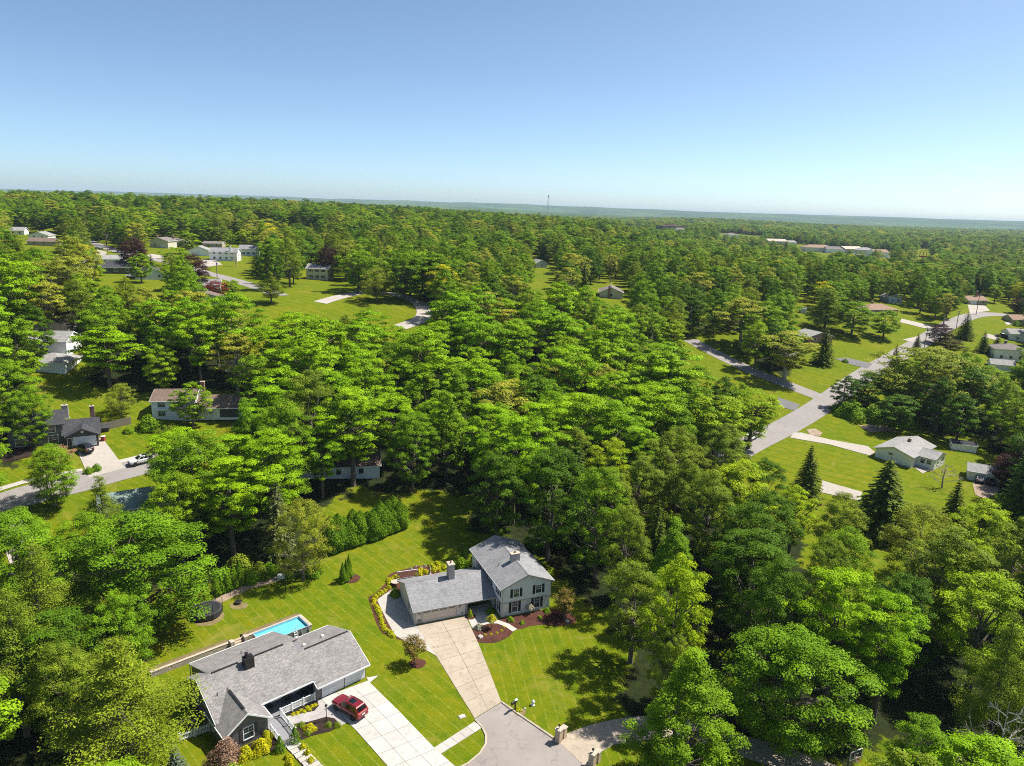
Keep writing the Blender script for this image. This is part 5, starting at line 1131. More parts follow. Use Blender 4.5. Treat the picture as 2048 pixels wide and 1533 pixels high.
H('gray_low_house', 'low house with weathered grey roof next to the dark pitched roof', 222, 530, 24, 11, 9, 2.6, 4.2, 'white_siding', 'light_shingle', 'x', 'f', 2, group=LN)
H('gray_gable_house', 'grey roofed bungalow behind the mixed yard trees', 305, 560, 30, 12, 9, 2.7, 4.8, 'pale_blue_siding', 'charcoal_shingle', 'y', 'f', 2, group=LN)
H('white_bungalow', 'small white bungalow with two square windows behind the brown roof', 77, 480, 6, 11, 9, 2.8, 4.8, 'white_siding', 'light_shingle', 'y', 'f', 2, group=LN)
H('brown_roof_bungalow', 'low brown roofed bungalow below the white bungalow', 88, 492, 8, 17, 9, 2.5, 4.2, 'tan_siding', 'brown_shingle', 'x', 'f', 3, group=LN)
H('white_cottage', 'white cottage with grey roof at the left edge of the houses', 33, 470, 16, 9, 8, 2.8, 4.8, 'white_siding', 'light_shingle', 'x', 'f', 2, group=LN)
H('orange_roof_bungalow', 'orange roofed bungalow far behind the street trees', 155, 457, 4, 13, 9, 2.6, 4.6, 'tan_siding', 'tan_shingle', 'x', 'f', 2, group=LN)
H('blue_white_house', 'white house with pale blue roof at the red leaved tree', 415, 585, 20, 9, 8, 2.8, 4.4, 'white_siding', 'gray_shingle', 'x', 'f', 2, group=LN)
H('brown_corner_house', 'brown roofed house below the red leaved tree', 412, 612, 25, 11, 8, 2.7, 4.6, 'tan_siding', 'brown_shingle', 'y', 'f', 1, ch=(0, 5, 4.4, 6), group=LN)
H('low_garden_house', 'low flat house behind the large white house', 425, 495, 4, 12, 7, 2.5, 3.6, 'tan_siding', 'dusty_shingle', 'x', 'f', 2, group=LN)
# the town in the valley
def flat_building(name, label, px, py, rot, L, W, hh, wall, roof='tan_cap', floors=1, pent=False):
    x, y = G(px, py)[:2]; h = thing(name, label, 'building', (x, y, tz(x, y)), math.radians(rot), 'flat roofed town buildings'); B = Block(-L/2, L/2, 0, W)
    MB().box(-L/2, L/2, 0, W, -2, hh).build('wall', wall, h); MB().box(-L/2-.4, L/2+.4, -.4, W+.4, hh, hh+.6).build('roof', roof, h)
    if pent: MB().box(-L*.3, L*.2, W*.3, W*.7, hh+.6, hh+4).build('penthouse', wall, h)
    for f in range(floors):
        for i in range(int(L/6)): window(h, B, 'f', -L/2+3+i*6, 2.2+f*3.6, 3.0, 1.6, detail=False)
    return h
flat_building('school_building', 'long red brick building with a white right wing rising above the trees', 1345, 462, 8, 46, 22, 11, 'red_brick', 'tan_cap', 3, True)
town = [(1268, 449, 30, 5, 'tan_siding'), (1290, 447, 18, 6, 'white_siding'), (1362, 466, 16, 6, 'white_siding'), (1452, 462, 22, 5, 'tan_siding'), (1478, 466, 30, 6, 'cream_siding'), (1510, 470, 26, 5, 'white_siding'), (1465, 476, 24, 5, 'white_siding'), (1555, 490, 34, 6, 'tan_siding'), (1585, 492, 16, 6, 'white_siding'), (1640, 505, 46, 7, 'cream_siding'), (1672, 507, 28, 6, 'white_siding'), (1708, 508, 34, 7, 'tan_siding'), (1732, 512, 24, 8, 'cream_siding'), (1762, 515, 22, 7, 'white_siding'), (1720, 522, 18, 5, 'tan_siding'), (1802, 523, 18, 4, 'white_siding')]
TL = ['cream', 'white', 'tan', 'pale', 'low white', 'long cream', 'stone coloured', 'sandy', 'small white', 'wide', 'square white', 'buff', 'tall cream', 'end white', 'short tan', 'lone white']
for i, (px, py, L, hh, wl_) in enumerate(town):
    H('town_building', ['%s roofed town building in the valley shopping strip', '%s building with pitched roof among the valley trees'][i % 2] % TL[i], px, py, random.uniform(-15, 25), L, 12+L*.2, hh, hh+2.5+random.random()*1.5, wl_, ['light_shingle', 'tan_shingle', 'dusty_shingle', 'tan_cap'][i % 4], 'x' if i % 3 else 'hip', 'f', 4, group='town buildings in the valley')
# ---------------------------------------------------------------- vehicles (x forward)
def wheel_meshes():
    t = MB().lathe([(0.2, -0.11), (0.33, -0.11), (0.36, -0.07), (0.36, 0.07), (0.33, 0.11), (0.2, 0.11)], 18).mesh('tyre', 'rubber'); r = MB().lathe([(0.05, -0.09), (0.22, -0.1), (0.22, 0.1), (0.18, 0.105), (0.17, 0.07), (0.06, 0.075), (0.05, 0.1)], 14).mesh('rim', 'rim')
    return t, r
TY, RI = wheel_meshes()
def vehicle(name, label, x, y, head, paint, kind='suv', group=None, z=None):
    t = thing(name, label, 'car' if kind != 'pickup' else 'truck', (x, y, (tz(x, y) if z is None else z)+0.1), head, group)
    L, W = {'suv': (4.9, 0.96), 'sedan': (4.7, 0.9), 'pickup': (5.7, 0.98)}[kind]; a = L/2
    if kind == 'suv': st = [(-a, .55, .98, .86), (-a+.12, .38, 1.08, .96), (-a+.7, .32, 1.1, 1), (0, .3, 1.08, 1), (a-1.6, .3, 1.06, 1), (a-1.2, .3, 1.03, 1), (a-.4, .32, .95, .97), (a-.1, .4, .85, .9), (a, .48, .7, .78)]; cb = (-a+.1, a-1.35, -a+.45, a-2.25, 1.72)
    elif kind == 'sedan': st = [(-a, .5, .85, .84), (-a+.15, .36, .98, .95), (-a+.9, .3, 1.0, 1), (0, .28, .95, 1), (a-1.3, .28, .93, 1), (a-.4, .3, .82, .96), (a-.1, .38, .74, .88), (a, .45, .64, .78)]; cb = (-a+.55, a-1.35, -a+1.3, a-2.2, 1.42)
    else: st = [(-a, .6, 1.05, .95), (-a+.1, .5, 1.1, 1), (-.6, .45, 1.1, 1), (0, .42, 1.1, 1), (a-1.4, .42, 1.1, 1), (a-.3, .45, 1.05, .97), (a, .55, .85, .88)]; cb = (-.75, a-1.5, -.55, a-2.2, 1.82)
    v = []; f = []
    for (xx, zl, zb, wf) in st:
        w = W*wf
        v += [(xx, -w*.9, zl), (xx, -w, zl+.18), (xx, -w, zb-.14), (xx, -w*.9, zb), (xx, w*.9, zb), (xx, w, zb-.14), (xx, w, zl+.18), (xx, w*.9, zl)]
    for i in range(len(st)-1):
        for k in range(8): f.append((i*8+k, i*8+8+k, i*8+8+(k+1) % 8, i*8+(k+1) % 8))
    f += [tuple(range(8)), tuple(range(len(v)-8, len(v)))[::-1]]
    MB().add(v, f).build('body', paint, t)
    b0, b1, t0, t1, zt = cb; zb = 1.0 if kind != 'sedan' else 0.9; wb, wt = W*.93, W*.74
    c = [(b0, -wb, zb), (b1, -wb, zb), (b1, wb, zb), (b0, wb, zb), (t0, -wt, zt-.06), (t1, -wt, zt-.06), (t1, wt, zt-.06), (t0, wt, zt-.06), (t0+.12, -wt*.85, zt), (t1-.15, -wt*.85, zt), (t1-.15, wt*.85, zt), (t0+.12, wt*.85, zt)]
    MB().add(c, [(0, 1, 5, 4), (1, 2, 6, 5), (2, 3, 7, 6), (3, 0, 4, 7), (4, 5, 9, 8), (5, 6, 10, 9), (6, 7, 11, 10), (7, 4, 8, 11), (8, 9, 10, 11)]).build('cabin', paint, t)
    def pane(nm, q, s0, s1, r0, r1, out):
        q = [Vector(p) for p in q]; nrm = (q[1]-q[0]).cross(q[3]-q[0]).normalized()
        P = lambda s, r: (q[0]*(1-s)+q[1]*s)*(1-r)+(q[3]*(1-s)+q[2]*s)*r
        pts = [P(s0, r0), P(s1, r0), P(s1, r1), P(s0, r1)]; o = [p+nrm*out for p in pts]
        MB().add([tuple(p) for p in pts+o], [(4, 5, 6, 7), (0, 1, 5, 4), (1, 2, 6, 5), (2, 3, 7, 6), (3, 0, 4, 7)]).build(nm, 'car_glass', t)
    pane('windshield', (c[1], c[2], c[6], c[5]), .05, .95, .16, .94, .012); pane('rear_window', (c[3], c[0], c[4], c[7]), .08, .92, .3, .92, .012)
    for sg, q in ((-1, (c[0], c[1], c[5], c[4])), (1, (c[2], c[3], c[7], c[6]))):
        segs = [(.06, .33), (.36, .62), (.65, .92)] if kind == 'suv' else [(.1, .48), (.52, .9)]
        for s0, s1 in segs: pane('side_window', q, s0, s1, .22, .9, .012)
    for sx in (a-.95, -a+.95):
        for sg in (-1, 1):
            w = mk('wheel', TY, t); w.location = (sx, sg*(W-.07), .26); w.rotation_euler = (math.pi/2, 0, 0); mk('rim', RI, w)
            MB().lathe([(0.43, 0), (0.43, .02), (.4, .025)], 16).build('wheel_arch', 'rubber', t).matrix_local = Matrix.Translation((sx, sg*(W-.012), .28)) @ Matrix.Rotation(-sg*math.pi/2, 4, 'X')
    for sg in (-1, 1):
        MB().box(a-.2, a-.02, sg*W*.66-.16, sg*W*.66+.16, .66, .8).build('headlight', 'clear_lens', t); MB().box(-a-.01, -a+.12, sg*W*.78-.1, sg*W*.78+.1, .78, 1.06).build('taillight', 'red_lens', t)
        MB().box(a-1.65, a-1.45, sg*(W+.02)-.0 if sg > 0 else -(W+.16), (W+.16) if sg > 0 else -(W+.02), 1.0, 1.14).build('mirror', paint, t)
        if kind == 'suv': MB().tube([(t0+.2, sg*wt*.88, zt), (t0+.3, sg*wt*.88, zt+.07), (t1-.4, sg*wt*.88, zt+.07), (t1-.3, sg*wt*.88, zt)], .025, 5).build('roof_rail', 'dark_metal', t)
        MB().box(-a+1.3, a-1.4, sg*W*1.0-.015, sg*W*1.0+.015, .42, .5).build('side_trim', 'dark_metal', t)
    MB().box(-a-.05, -a+.2, -W*.85, W*.85, .42, .6).build('bumper', paint if kind != 'pickup' else 'rim', t); MB().box(a-.22, a+.04, -W*.72, W*.72, .4, .56).build('bumper', 'dark_metal', t); MB().box(-a-.06, -a-.04, -.25, .25, .7, .84).build('license_plate', 'white_trim', t); MB().box(a-.06, a+.02, -W*.45, W*.45, .6, .78).build('grille', 'dark_metal', t)
    if kind == 'suv': MB().box(t1-1.25, t1-.4, -.42, .42, zt, zt+.012).build('sunroof', 'car_glass', t)
    if kind == 'pickup': MB().box(-a+.15, -.8, -W*.82, W*.82, 1.0, 1.105).build('bed_cover', 'rubber', t)
    return t
x, y = RW(1.55, -4.55); vehicle('red_suv', 'dark red sport utility vehicle with a sunroof on the pale driveway', x, y, RA+math.radians(90+12), 'paint_red', 'suv', z=tz(x, y)+0.06)
p = G(168, 903); q = G(232, 940); hd = math.atan2(p[1]-q[1], p[0]-q[0]); vehicle('parked_suv', 'black car parked before the white garage door of the black house', p[0], p[1], hd, 'paint_black', 'suv')
p = G(283, 927); d_ = RD['left'][6]-RD['left'][4]; vehicle('parked_suv', 'white car parked at the kerb of the left street', p[0], p[1], math.atan2(d_[1], d_[0])+math.pi, 'paint_white', 'suv')
for (px, py, lb, pt) in ((1956, 963, 'dark grey car parked on the gravel pad nearer the lawn', 'paint_gray'), (1979, 968, 'black car parked on the gravel pad beside the purple tree', 'paint_black')):
    p = G(px, py); vehicle('parked_car', lb, p[0], p[1], math.radians(70), pt, 'sedan', z=tz(p[0], p[1])+.06)
p = G(1501, 880); vehicle('parked_car', 'white car half hidden under the tree at the junction', p[0], p[1], math.radians(50), 'paint_white', 'suv')
p = G(2003, 675); vehicle('pickup_truck', 'black pickup truck beside the white edge house', p[0], p[1], math.radians(-8), 'paint_black', 'pickup')
p = G(264, 556); vehicle('parked_car', 'white car on the upper left yard beside the grey roofs', p[0], p[1], math.radians(10), 'paint_white', 'sedan'); p = G(198, 499); vehicle('parked_car', 'silver car at the far end of the upper street', p[0], p[1], math.radians(-20), 'paint_silver', 'sedan')

# ---------------------------------------------------------------- yard things
gz = tz(*RO)
def RT(name, label, cat, u, v, rot=0, group=None, z=0):
    x, y = RW(u, v); return thing(name, label, cat, (x, y, tz(x, y)+z), RA+rot, group)
# above-ground pool
t = RT('swimming_pool', 'rectangular above ground pool of turquoise water behind the charcoal house', 'pool', 2.1, 15.7)
L, W, hh = 3.55, 1.65, 1.25
MB().box(-L, L, -W, -W+.06, -.2, hh).box(-L, L, W-.06, W, -.2, hh).box(-L, -L+.06, -W+.06, W-.06, -.2, hh).box(L-.06, L, -W+.06, W-.06, -.2, hh).build('pool_wall', 'pool_wall', t)
MB().box(-L+.06, L-.06, -W+.06, W-.06, 0.0, .1).box(-L+.061, L-.061, -W+.061, -W+.09, .1, hh-.02).box(-L+.061, L-.061, W-.09, W-.061, .1, hh-.02).box(-L+.061, -L+.09, -W+.09, W-.09, .1, hh-.02).box(L-.09, L-.061, -W+.09, W-.09, .1, hh-.02).build('liner', 'pool_liner', t)
MB().add([(-L+.09, -W+.09, hh-.28), (L-.09, -W+.09, hh-.28), (L-.09, W-.09, hh-.28), (-L+.09, W-.09, hh-.28)], [(0, 1, 2, 3)]).build('water', 'pool_water', t)
MB().box(-L-.05, L+.05, -W-.05, -W+.07, hh, hh+.08).box(-L-.05, L+.05, W-.07, W+.05, hh, hh+.08).box(-L-.05, -L+.07, -W+.07, W-.07, hh, hh+.08).box(L-.07, L+.05, -W+.07, W-.07, hh, hh+.08).build('rim', 'resin_gray', t)
for i in range(7):
    for s in (-1, 1): xx = -L+.1+i*(2*L-.2)/6; MB().prism([(s*W, 0), (s*(W+.45), 0), (s*(W+.06), hh)], 'x', xx-.03, xx+.03).build('support_leg', 'resin_gray', t)
ld = MB().tube([(L*.3, -W-.55, 0), (L*.3, -W-.1, 1.9), (L*.3, -W+.25, 1.9), (L*.3, -W+.35, .4)], .025, 6).tube([(L*.3+.5, -W-.55, 0), (L*.3+.5, -W-.1, 1.9), (L*.3+.5, -W+.25, 1.9), (L*.3+.5, -W+.35, .4)], .025, 6).build('ladder', 'vinyl_white', t)
for k in range(4): MB().box(L*.3, L*.3+.5, -W-.53+k*.11, -W-.43+k*.11, .25+k*.32, .29+k*.32).build('rung', 'vinyl_white', ld)
# retaining wall behind the pool with steps and a planted bank
t = RT('retaining_wall', 'tan block retaining wall with steps curving behind the pool', 'wall', 0, 18.0)
def course(x0, x1, z0, z1, y0=0.0, y1=.34, nm='block_course'):
    m = MB(); x = x0
    while x < x1-.02:
        w = min(random.uniform(.38, .5), x1-x); m.box(x+.006, x+w-.006, y0+random.uniform(-.012, .012), y1, z0+.005, z1, bev=.015); x += w
    o = m.build(nm, 'wall_block', t); o['kind'] = 'stuff'
for k in range(4): course(-2.2, 6.1, k*.19, k*.19+.19); course(-15, -4.3, k*.19, k*.19+.19)
for k in range(4):
    m = MB(); y = -3.2
    while y < 0: m.box(6.1, 6.45, y+.006, y+.42, k*.19+.005, k*.19+.19, bev=.015); y += .43
    o = m.build('block_course', 'wall_block', t); o['kind'] = 'stuff'
MB().box(-2.25, 6.5, -.03, .38, .765, .83, bev=.015).box(-15, -4.25, -.03, .38, .765, .83, bev=.015).box(6.07, 6.5, -3.25, -.04, .765, .83, bev=.015).build('coping', 'tan_cap', t)
for k in range(4): MB().box(-4.2, -2.35, -.9+k*.36, -.5+k*.36, 0, .17+k*.17, bev=.02).build('stair_tread', 'plank_tan', t)
for xx in (-4.3, -2.3): MB().box(xx-.28, xx+.28, -.5, .3, 0, 1.05, bev=.02).build('stair_pier', 'wall_block', t)
MB().prism([(.34, 0), (.34, .7), (1.2, .55), (2.4, 0)], 'x', -15, -4.3).prism([(.34, 0), (.34, .7), (1.2, .55), (2.4, 0)], 'x', -2.2, 6.6).build('planted_bank', 'soil_tan', t)
# trampoline
c = G(413, 1228); t = thing('trampoline', 'round black trampoline with safety net poles at the backyard edge', 'trampoline', (c[0], c[1], tz(c[0], c[1])))
MB().lathe([(0.0, .86), (2.0, .84), (2.0, .82), (0, .82)], 28).build('jumping_mat', 'trampoline_mat', t)
m = MB(); n = 32
for k in range(n):
    a0, a1 = 2*math.pi*k/n, 2*math.pi*(k+1)/n
    m.quadslab([(math.cos(a0)*1.95, math.sin(a0)*1.95, .89), (math.cos(a0)*2.3, math.sin(a0)*2.3, .9), (math.cos(a1)*2.3, math.sin(a1)*2.3, .9), (math.cos(a1)*1.95, math.sin(a1)*1.95, .89)], .05)
m.build('safety_pad', 'trampoline_pad', t)
for k in range(6):
    a = k*math.pi/3+.3; MB().tube([(math.cos(a)*2.35, math.sin(a)*2.35, 0), (math.cos(a)*2.35, math.sin(a)*2.35, 2.6)], .035, 6).build('net_pole', 'dark_metal', t)
MB().lathe([(2.3, .1), (2.3, .85), (2.27, .85), (2.27, .1)], 28).build('skirt', 'trampoline_mat', t)
mn, tn, bn = nt('net_mesh'); bn.inputs['Base Color'].default_value = (.02, .02, .022, 1)
tp_ = N(tn, 'ShaderNodeBsdfTransparent'); mx_ = N(tn, 'ShaderNodeMixShader'); mx_.inputs[0].default_value = .16; tn.links.new(tp_.outputs[0], mx_.inputs[1]); tn.links.new(bn.outputs[0], mx_.inputs[2]); tn.links.new(mx_.outputs[0], tn.nodes['Material Output'].inputs[0])
m = MB()
for k in range(24):
    a0, a1 = 2*math.pi*k/24, 2*math.pi*(k+1)/24; m.add([(math.cos(a0)*2.33, math.sin(a0)*2.33, .9), (math.cos(a1)*2.33, math.sin(a1)*2.33, .9), (math.cos(a1)*2.33, math.sin(a1)*2.33, 2.55), (math.cos(a0)*2.33, math.sin(a0)*2.33, 2.55)], [(0, 1, 2, 3)])
m.build('safety_net', 'net_mesh', t)
structure(sheet('bare_soil', ring(c[0]+.7, c[1]-1.0, 2.2, ''), 'soil_tan', .02))
c = G(477, 1207); t = thing('fire_pit', 'small rusty fire pit on a worn patch of lawn', 'fire pit', (c[0], c[1], tz(c[0], c[1])))
MB().lathe([(.42, 0), (.5, .32), (.55, .36), (.5, .38), (.44, .3), (.38, .1), (0.01, .08)], 16).build('bowl', 'rust_steel', t); MB().lathe([(.56, .3), (.6, .34), (.56, .38), (.5, .36)], 16).build('rim', 'dark_metal', t)
structure(sheet('bare_soil', ring(c[0]+.3, c[1]-.7, 1.0, '', sx=1.4), 'soil_tan', .022))
c = G(562, 1158); t = thing('storage_box', 'small white box standing under the olive backyard tree', 'box', (c[0], c[1], tz(c[0], c[1])), .4); MB().box(-.55, .55, -.35, .35, .1, .75, bev=.03).build('chest', 'vinyl_white', t); MB().box(-.6, .6, -.4, .4, .75, .83, bev=.03).build('lid', 'white_trim', t); MB().box(-.5, -.4, -.3, .3, 0, .1).build('foot', 'gray_trim', t); MB().box(.4, .5, -.3, .3, 0, .1).build('foot', 'gray_trim', t)
# air conditioner, picket fence, lamp post
t = RT('air_conditioner', 'grey air conditioning unit beside the charcoal gable wall', 'air conditioner', -14.0, 5.6)
MB().box(-.42, .42, -.42, .42, .08, .85, bev=.04).build('cabinet', 'galvanized', t); MB().box(-.5, .5, -.5, .5, -.1, .08).build('base_pad', 'curb_concrete', t); MB().lathe([(.33, .86), (.36, .9), (.33, .92), (.3, .88)], 18).build('fan_guard', 'dark_metal', t)
for k in range(8): MB().box(-.43, .43, -.43, .43, .16+k*.08, .18+k*.08).build('louver', 'dark_metal', t)
t = RT('picket_fence', 'short white picket fence at the side of the charcoal house', 'fence', -12.85, 3.2, math.radians(172))
pk = MB().prism([(-.045, .08), (.045, .08), (.045, 1.05), (0, 1.14), (-.045, 1.05)], 'y', -.012, .012).mesh('picket', 'vinyl_white')
for i in range(21):
    if i != 0: mk('picket', pk, t, (i*.165, 0, 0))
for i in (0, 10, 20): q = MB().box(i*.165-.06, i*.165+.06, .02, .14, -.2, 1.22).build('post', 'vinyl_white', t); MB().box(i*.165-.08, i*.165+.08, .0, .16, 1.22, 1.28, bev=.03).build('post_cap', 'vinyl_white', q)
for zz in (.3, .85): MB().box(0, 3.3, .015, .05, zz-.04, zz+.04).build('rail', 'vinyl_white', t)
t = RT('lamp_post', 'black lamp post in the dark mulch bed by the driveway', 'lamp post', -1.45, -4.18)
MB().tube([(0, 0, -.1), (0, 0, 1.9)], .05, 8).lathe([(.14, 0), (.12, .1), (.05, .25)], 10).build('post', 'dark_metal', t); l = MB().lathe([(.06, 1.9), (.13, 2.0), (.16, 2.2), (.15, 2.2)], 6).build('lantern', 'warm_lamp', t); MB().lathe([(.2, 2.2), (.1, 2.33), (.02, 2.42)], 6).build('lantern_roof', 'dark_metal', l); MB().box(-.25, .25, -.02, .02, 1.7, 1.74).build('ladder_bar', 'dark_metal', t)
# mailbox, hydrant, covers
c = G(1030, 1421); t = thing('mailbox', 'dark mailbox on a post beside the kerb of the turning circle', 'mailbox', (c[0], c[1], tz(c[0], c[1])), math.radians(-40))
MB().box(-.07, .07, -.07, .07, -.2, 1.15).build('post', 'dark_metal', t); MB().box(-.06, .06, -.75, .35, 1.1, 1.2).build('arm', 'dark_metal', t)
b = MB().prism([(-.13, 1.2), (.13, 1.2), (.13, 1.42), (.09, 1.5), (0, 1.53), (-.09, 1.5), (-.13, 1.42)], 'y', -.72, -.12).build('box', 'dark_metal', t); MB().box(.132, .15, -.6, -.57, 1.35, 1.55).build('flag', 'red_lens', b); MB().box(-.15, .15, -.02, .4, 1.42, 1.46).build('sign_plate', 'white_trim', t)
c = G(1066, 1411); t = thing('fire_hydrant', 'small white hydrant standing alone on the front lawn', 'hydrant', (c[0], c[1], tz(c[0], c[1])), .3)
MB().lathe([(.24, 0), (.24, .06), (.16, .08), (.15, .5), (.2, .52), (.2, .58), (.17, .62), (.12, .72), (.04, .76), (.04, .82)], 14).build('barrel', 'vinyl_white', t, smooth=True)
for a in (0, 1.57, 3.14): MB().tube([(math.cos(a)*.1, math.sin(a)*.1, .42), (math.cos(a)*.26, math.sin(a)*.26, .42)], .075, 8).build('nozzle', 'white_trim', t)
c = G(924, 1434); t = thing('utility_cover', 'pale utility box lid lying in the lawn beside the driveway', 'utility box', (c[0], c[1], tz(c[0], c[1])), .5); MB().box(-.4, .4, -.28, .28, -.05, .14, bev=.03).build('lid', 'concrete_white', t); MB().box(-.46, .46, -.34, .34, -.05, .05).build('frame', 'curb_concrete', t)
# stone gate pillars
for (px, py, lab, lamp) in ((1117, 1484, 'stone gate pillar with lantern at the near side of the curved driveway kerb', True), (1127, 1475, 'shorter stone pillar without lantern beside the kerb side gate pillar', False), (1184, 1533, 'stone gate pillar with lantern at the shaded side of the curved driveway', True), (1195, 1523, 'shorter stone pillar without lantern on the shaded side of the driveway', False)):
    c = G(px, py); t = thing('gate_pillar', lab, 'pillar', (c[0], c[1], tz(c[0], c[1])), math.radians(-38)); s = .34 if lamp else .28; hh = 1.75 if lamp else 1.4
    for k in range(int(hh/.175)):
        o_ = random.uniform(-.012, .012); MB().box(-s+o_, s+o_, -s-o_, s-o_, k*.175-.02, k*.175+.17).build('stone_course', 'buff_stone', t)
    MB().box(-s-.09, s+.09, -s-.09, s+.09, hh-.01, hh+.13, bev=.05).build('cap', 'tan_cap', t)
    if lamp: l = MB().lathe([(.05, 0), (.04, .14), (.1, .2), (.13, .42)], 6, (0, 0, hh+.13)).build('lantern', 'warm_lamp', t); MB().lathe([(.17, .42), (.09, .52), (.02, .62)], 6, (0, 0, hh+.13)).build('lantern_roof', 'dark_metal', l)
# basketball hoop and flag pole
c = G(1714, 1512, 3.2); t = thing('basketball_hoop', 'basketball hoop with clear backboard beside the dark woods', 'basketball hoop', (c[0], c[1], tz(c[0], c[1])), math.radians(25))
MB().tube([(0, .9, 0), (0, .9, 2.6), (0, .3, 3.1)], .07, 8).build('pole', 'dark_metal', t); MB().box(-.9, .9, .12, .15, 2.75, 3.75).build('backboard', 'window_glass', t)
m = MB()
for (x0, x1, za, zb) in ((-.95, .95, 2.7, 2.78), (-.95, .95, 3.72, 3.8), (-.95, -.87, 2.78, 3.72), (.87, .95, 2.78, 3.72), (-.3, .3, 2.95, 2.99), (-.3, .3, 3.36, 3.4), (-.3, -.26, 2.99, 3.36), (.26, .3, 2.99, 3.36)): m.box(x0, x1, .1, .17, za, zb)
m.build('board_frame', 'vinyl_white', t); rm = MB().tube([(math.cos(a)*.24, -.17+math.sin(a)*.24, 2.9) for a in np.linspace(0, 6.283, 15)], .02, 5).build('rim', 'hoop_orange', t)
m = MB()
for k in range(12): a = k*.5236; m.tube([(math.cos(a)*.24, -.17+math.sin(a)*.24, 2.9), (math.cos(a+.4)*.14, -.17+math.sin(a+.4)*.14, 2.5)], .012, 3)
m.build('net', 'flag_white', rm)
x, y = top_at(1398, 1237, 9.0); t = thing('flagpole', 'white flagpole with a limp flag in the dark right woods', 'flagpole', (x, y, tz(x, y)))
MB().tube([(0, 0, -.2), (0, 0, 9)], [.07, .04], 8).build('pole', 'vinyl_white', t); MB().lathe([(.01, 9.0), (.09, 9.06), (.09, 9.12), (.01, 9.18)], 10).build('finial', 'yellow_sign', t)
m = MB()
for k in range(8):
    x0 = .05+.04*math.sin(k*1.7); m.prism([(x0, 6.4+k*.25), (x0+.22+.1*math.sin(k), 6.3+k*.25), (x0+.2+.1*math.sin(k+1), 6.58+k*.25), (x0, 6.65+k*.25)], 'y', -.05+.06*math.cos(k*1.3), .05+.06*math.cos(k*1.3), [0, 0, 1, 0, 0, 1, 2, 2][k])
m.build('flag', ['flag_red', 'flag_white', 'flag_blue'], t)
# planters, stones, bin, wooden fence
for (px, py, lb) in ((z2(585, 885)+('white flowering planter at the outer corner of the garage door',)), (z2(952, 808)+('white flowering planter between the garage door and breezeway',))):
    c = G(px, py); t = thing('flower_planter', lb, 'planter', (c[0], c[1], tz(c[0], c[1])+.05)); MB().lathe([(.2, 0), (.28, .42), (.31, .45), (.26, .45), (.24, .38)], 12).build('pot', 'gray_trim', t); o = mk('flower', PROTO['whitebush0'][0], t, (0, 0, .4)); o.scale = (.75,)*3
def stone(px, py, r, lb):
    c = G(px, py); bm = bmesh.new(); bmesh.ops.create_icosphere(bm, subdivisions=2, radius=r)
    for v in bm.verts: v.co *= 1+.25*math.sin(v.co.x*5/r+px)*math.cos(v.co.y*4/r); v.co.z *= .62
    me = bpy.data.meshes.new('boulder'); bm.to_mesh(me); bm.free(); me.materials.append(MATS['rock']); tag(mk('boulder', me, None, (c[0], c[1], tz(c[0], c[1])+r*.3)), lb, 'rock')
stone(*z2(1112, 1003), .42, 'pale boulder in the mulch bed beside the tan driveway'); stone(*z2(1850, 870), .4, 'grey stone in the bed under the bronze leaved tree'); stone(*z3(1025, 637), .16, 'small pale stone on the lawn beside the mailbox')
c = G(207, 882); t = thing('trash_bin', 'red wheeled bin beside the white garage door', 'bin', (c[0], c[1], tz(c[0], c[1]))); MB().prism([(-.3, 0), (.3, 0), (.38, 1.0), (-.38, 1.0)], 'y', -.35, .35).build('bin_body', 'bin_red', t); MB().box(-.4, .4, -.4, .4, 1.0, 1.1, bev=.04).build('lid', 'vinyl_white', t)
a, ang, L = orient((206, 862), (264, 848)); t = thing('wooden_fence', 'weathered wooden board fence beside the black house', 'fence', (a[0], a[1], tz(a[0], a[1])), ang)
bd = MB().box(-.07, .07, -.015, .015, -.3, 1.75).mesh('board', 'fence_wood')
for i in range(int(L/.16)): x_ = i*.16; wx, wy = a[0]+math.cos(ang)*x_, a[1]+math.sin(ang)*x_; o = mk('board', bd, t, (x_, 0, tz(wx, wy)-tz(a[0], a[1])+random.uniform(-.04, .04)))
for i in range(int(L/2.4)+1): x_ = i*2.4; wx, wy = a[0]+math.cos(ang)*x_, a[1]+math.sin(ang)*x_; MB().box(x_-.06, x_+.06, .02, .14, -.4, 1.7).build('post', 'fence_wood', t, (0, 0, tz(wx, wy)-tz(a[0], a[1])))
# garden trellis behind the garage
c = G(*z2(490, 500)); t = thing('garden_screen', 'white framed lattice screen behind the garage wing', 'trellis', (c[0], c[1], tz(c[0], c[1])), math.radians(20))
MB().box(-1.8, -1.7, -.05, .05, 0, 1.5).box(1.7, 1.8, -.05, .05, 0, 1.5).box(-1.7, 1.7, -.05, .05, 1.4, 1.5).box(-1.7, 1.7, -.05, .05, .1, .2).build('frame', 'white_trim', t); m = MB()
for k in range(14): m.box(-1.68+k*.25, -1.64+k*.25, -.02, .02, .2, 1.4)
o = m.build('lattice', 'gray_trim', t); o['kind'] = 'stuff'
c = G(*z2(680, 470)); t = thing('garden_statue', 'slim pale garden statue among the plants behind the garage', 'statue', (c[0], c[1], tz(c[0], c[1]))); MB().lathe([(.25, 0), (.25, .3), (.16, .34), (.2, .7), (.16, 1.0), (.2, 1.25), (.08, 1.4), (.11, 1.5), (.09, 1.65), (.02, 1.72)], 12).build('figure', 'tan_cap', t, smooth=True)
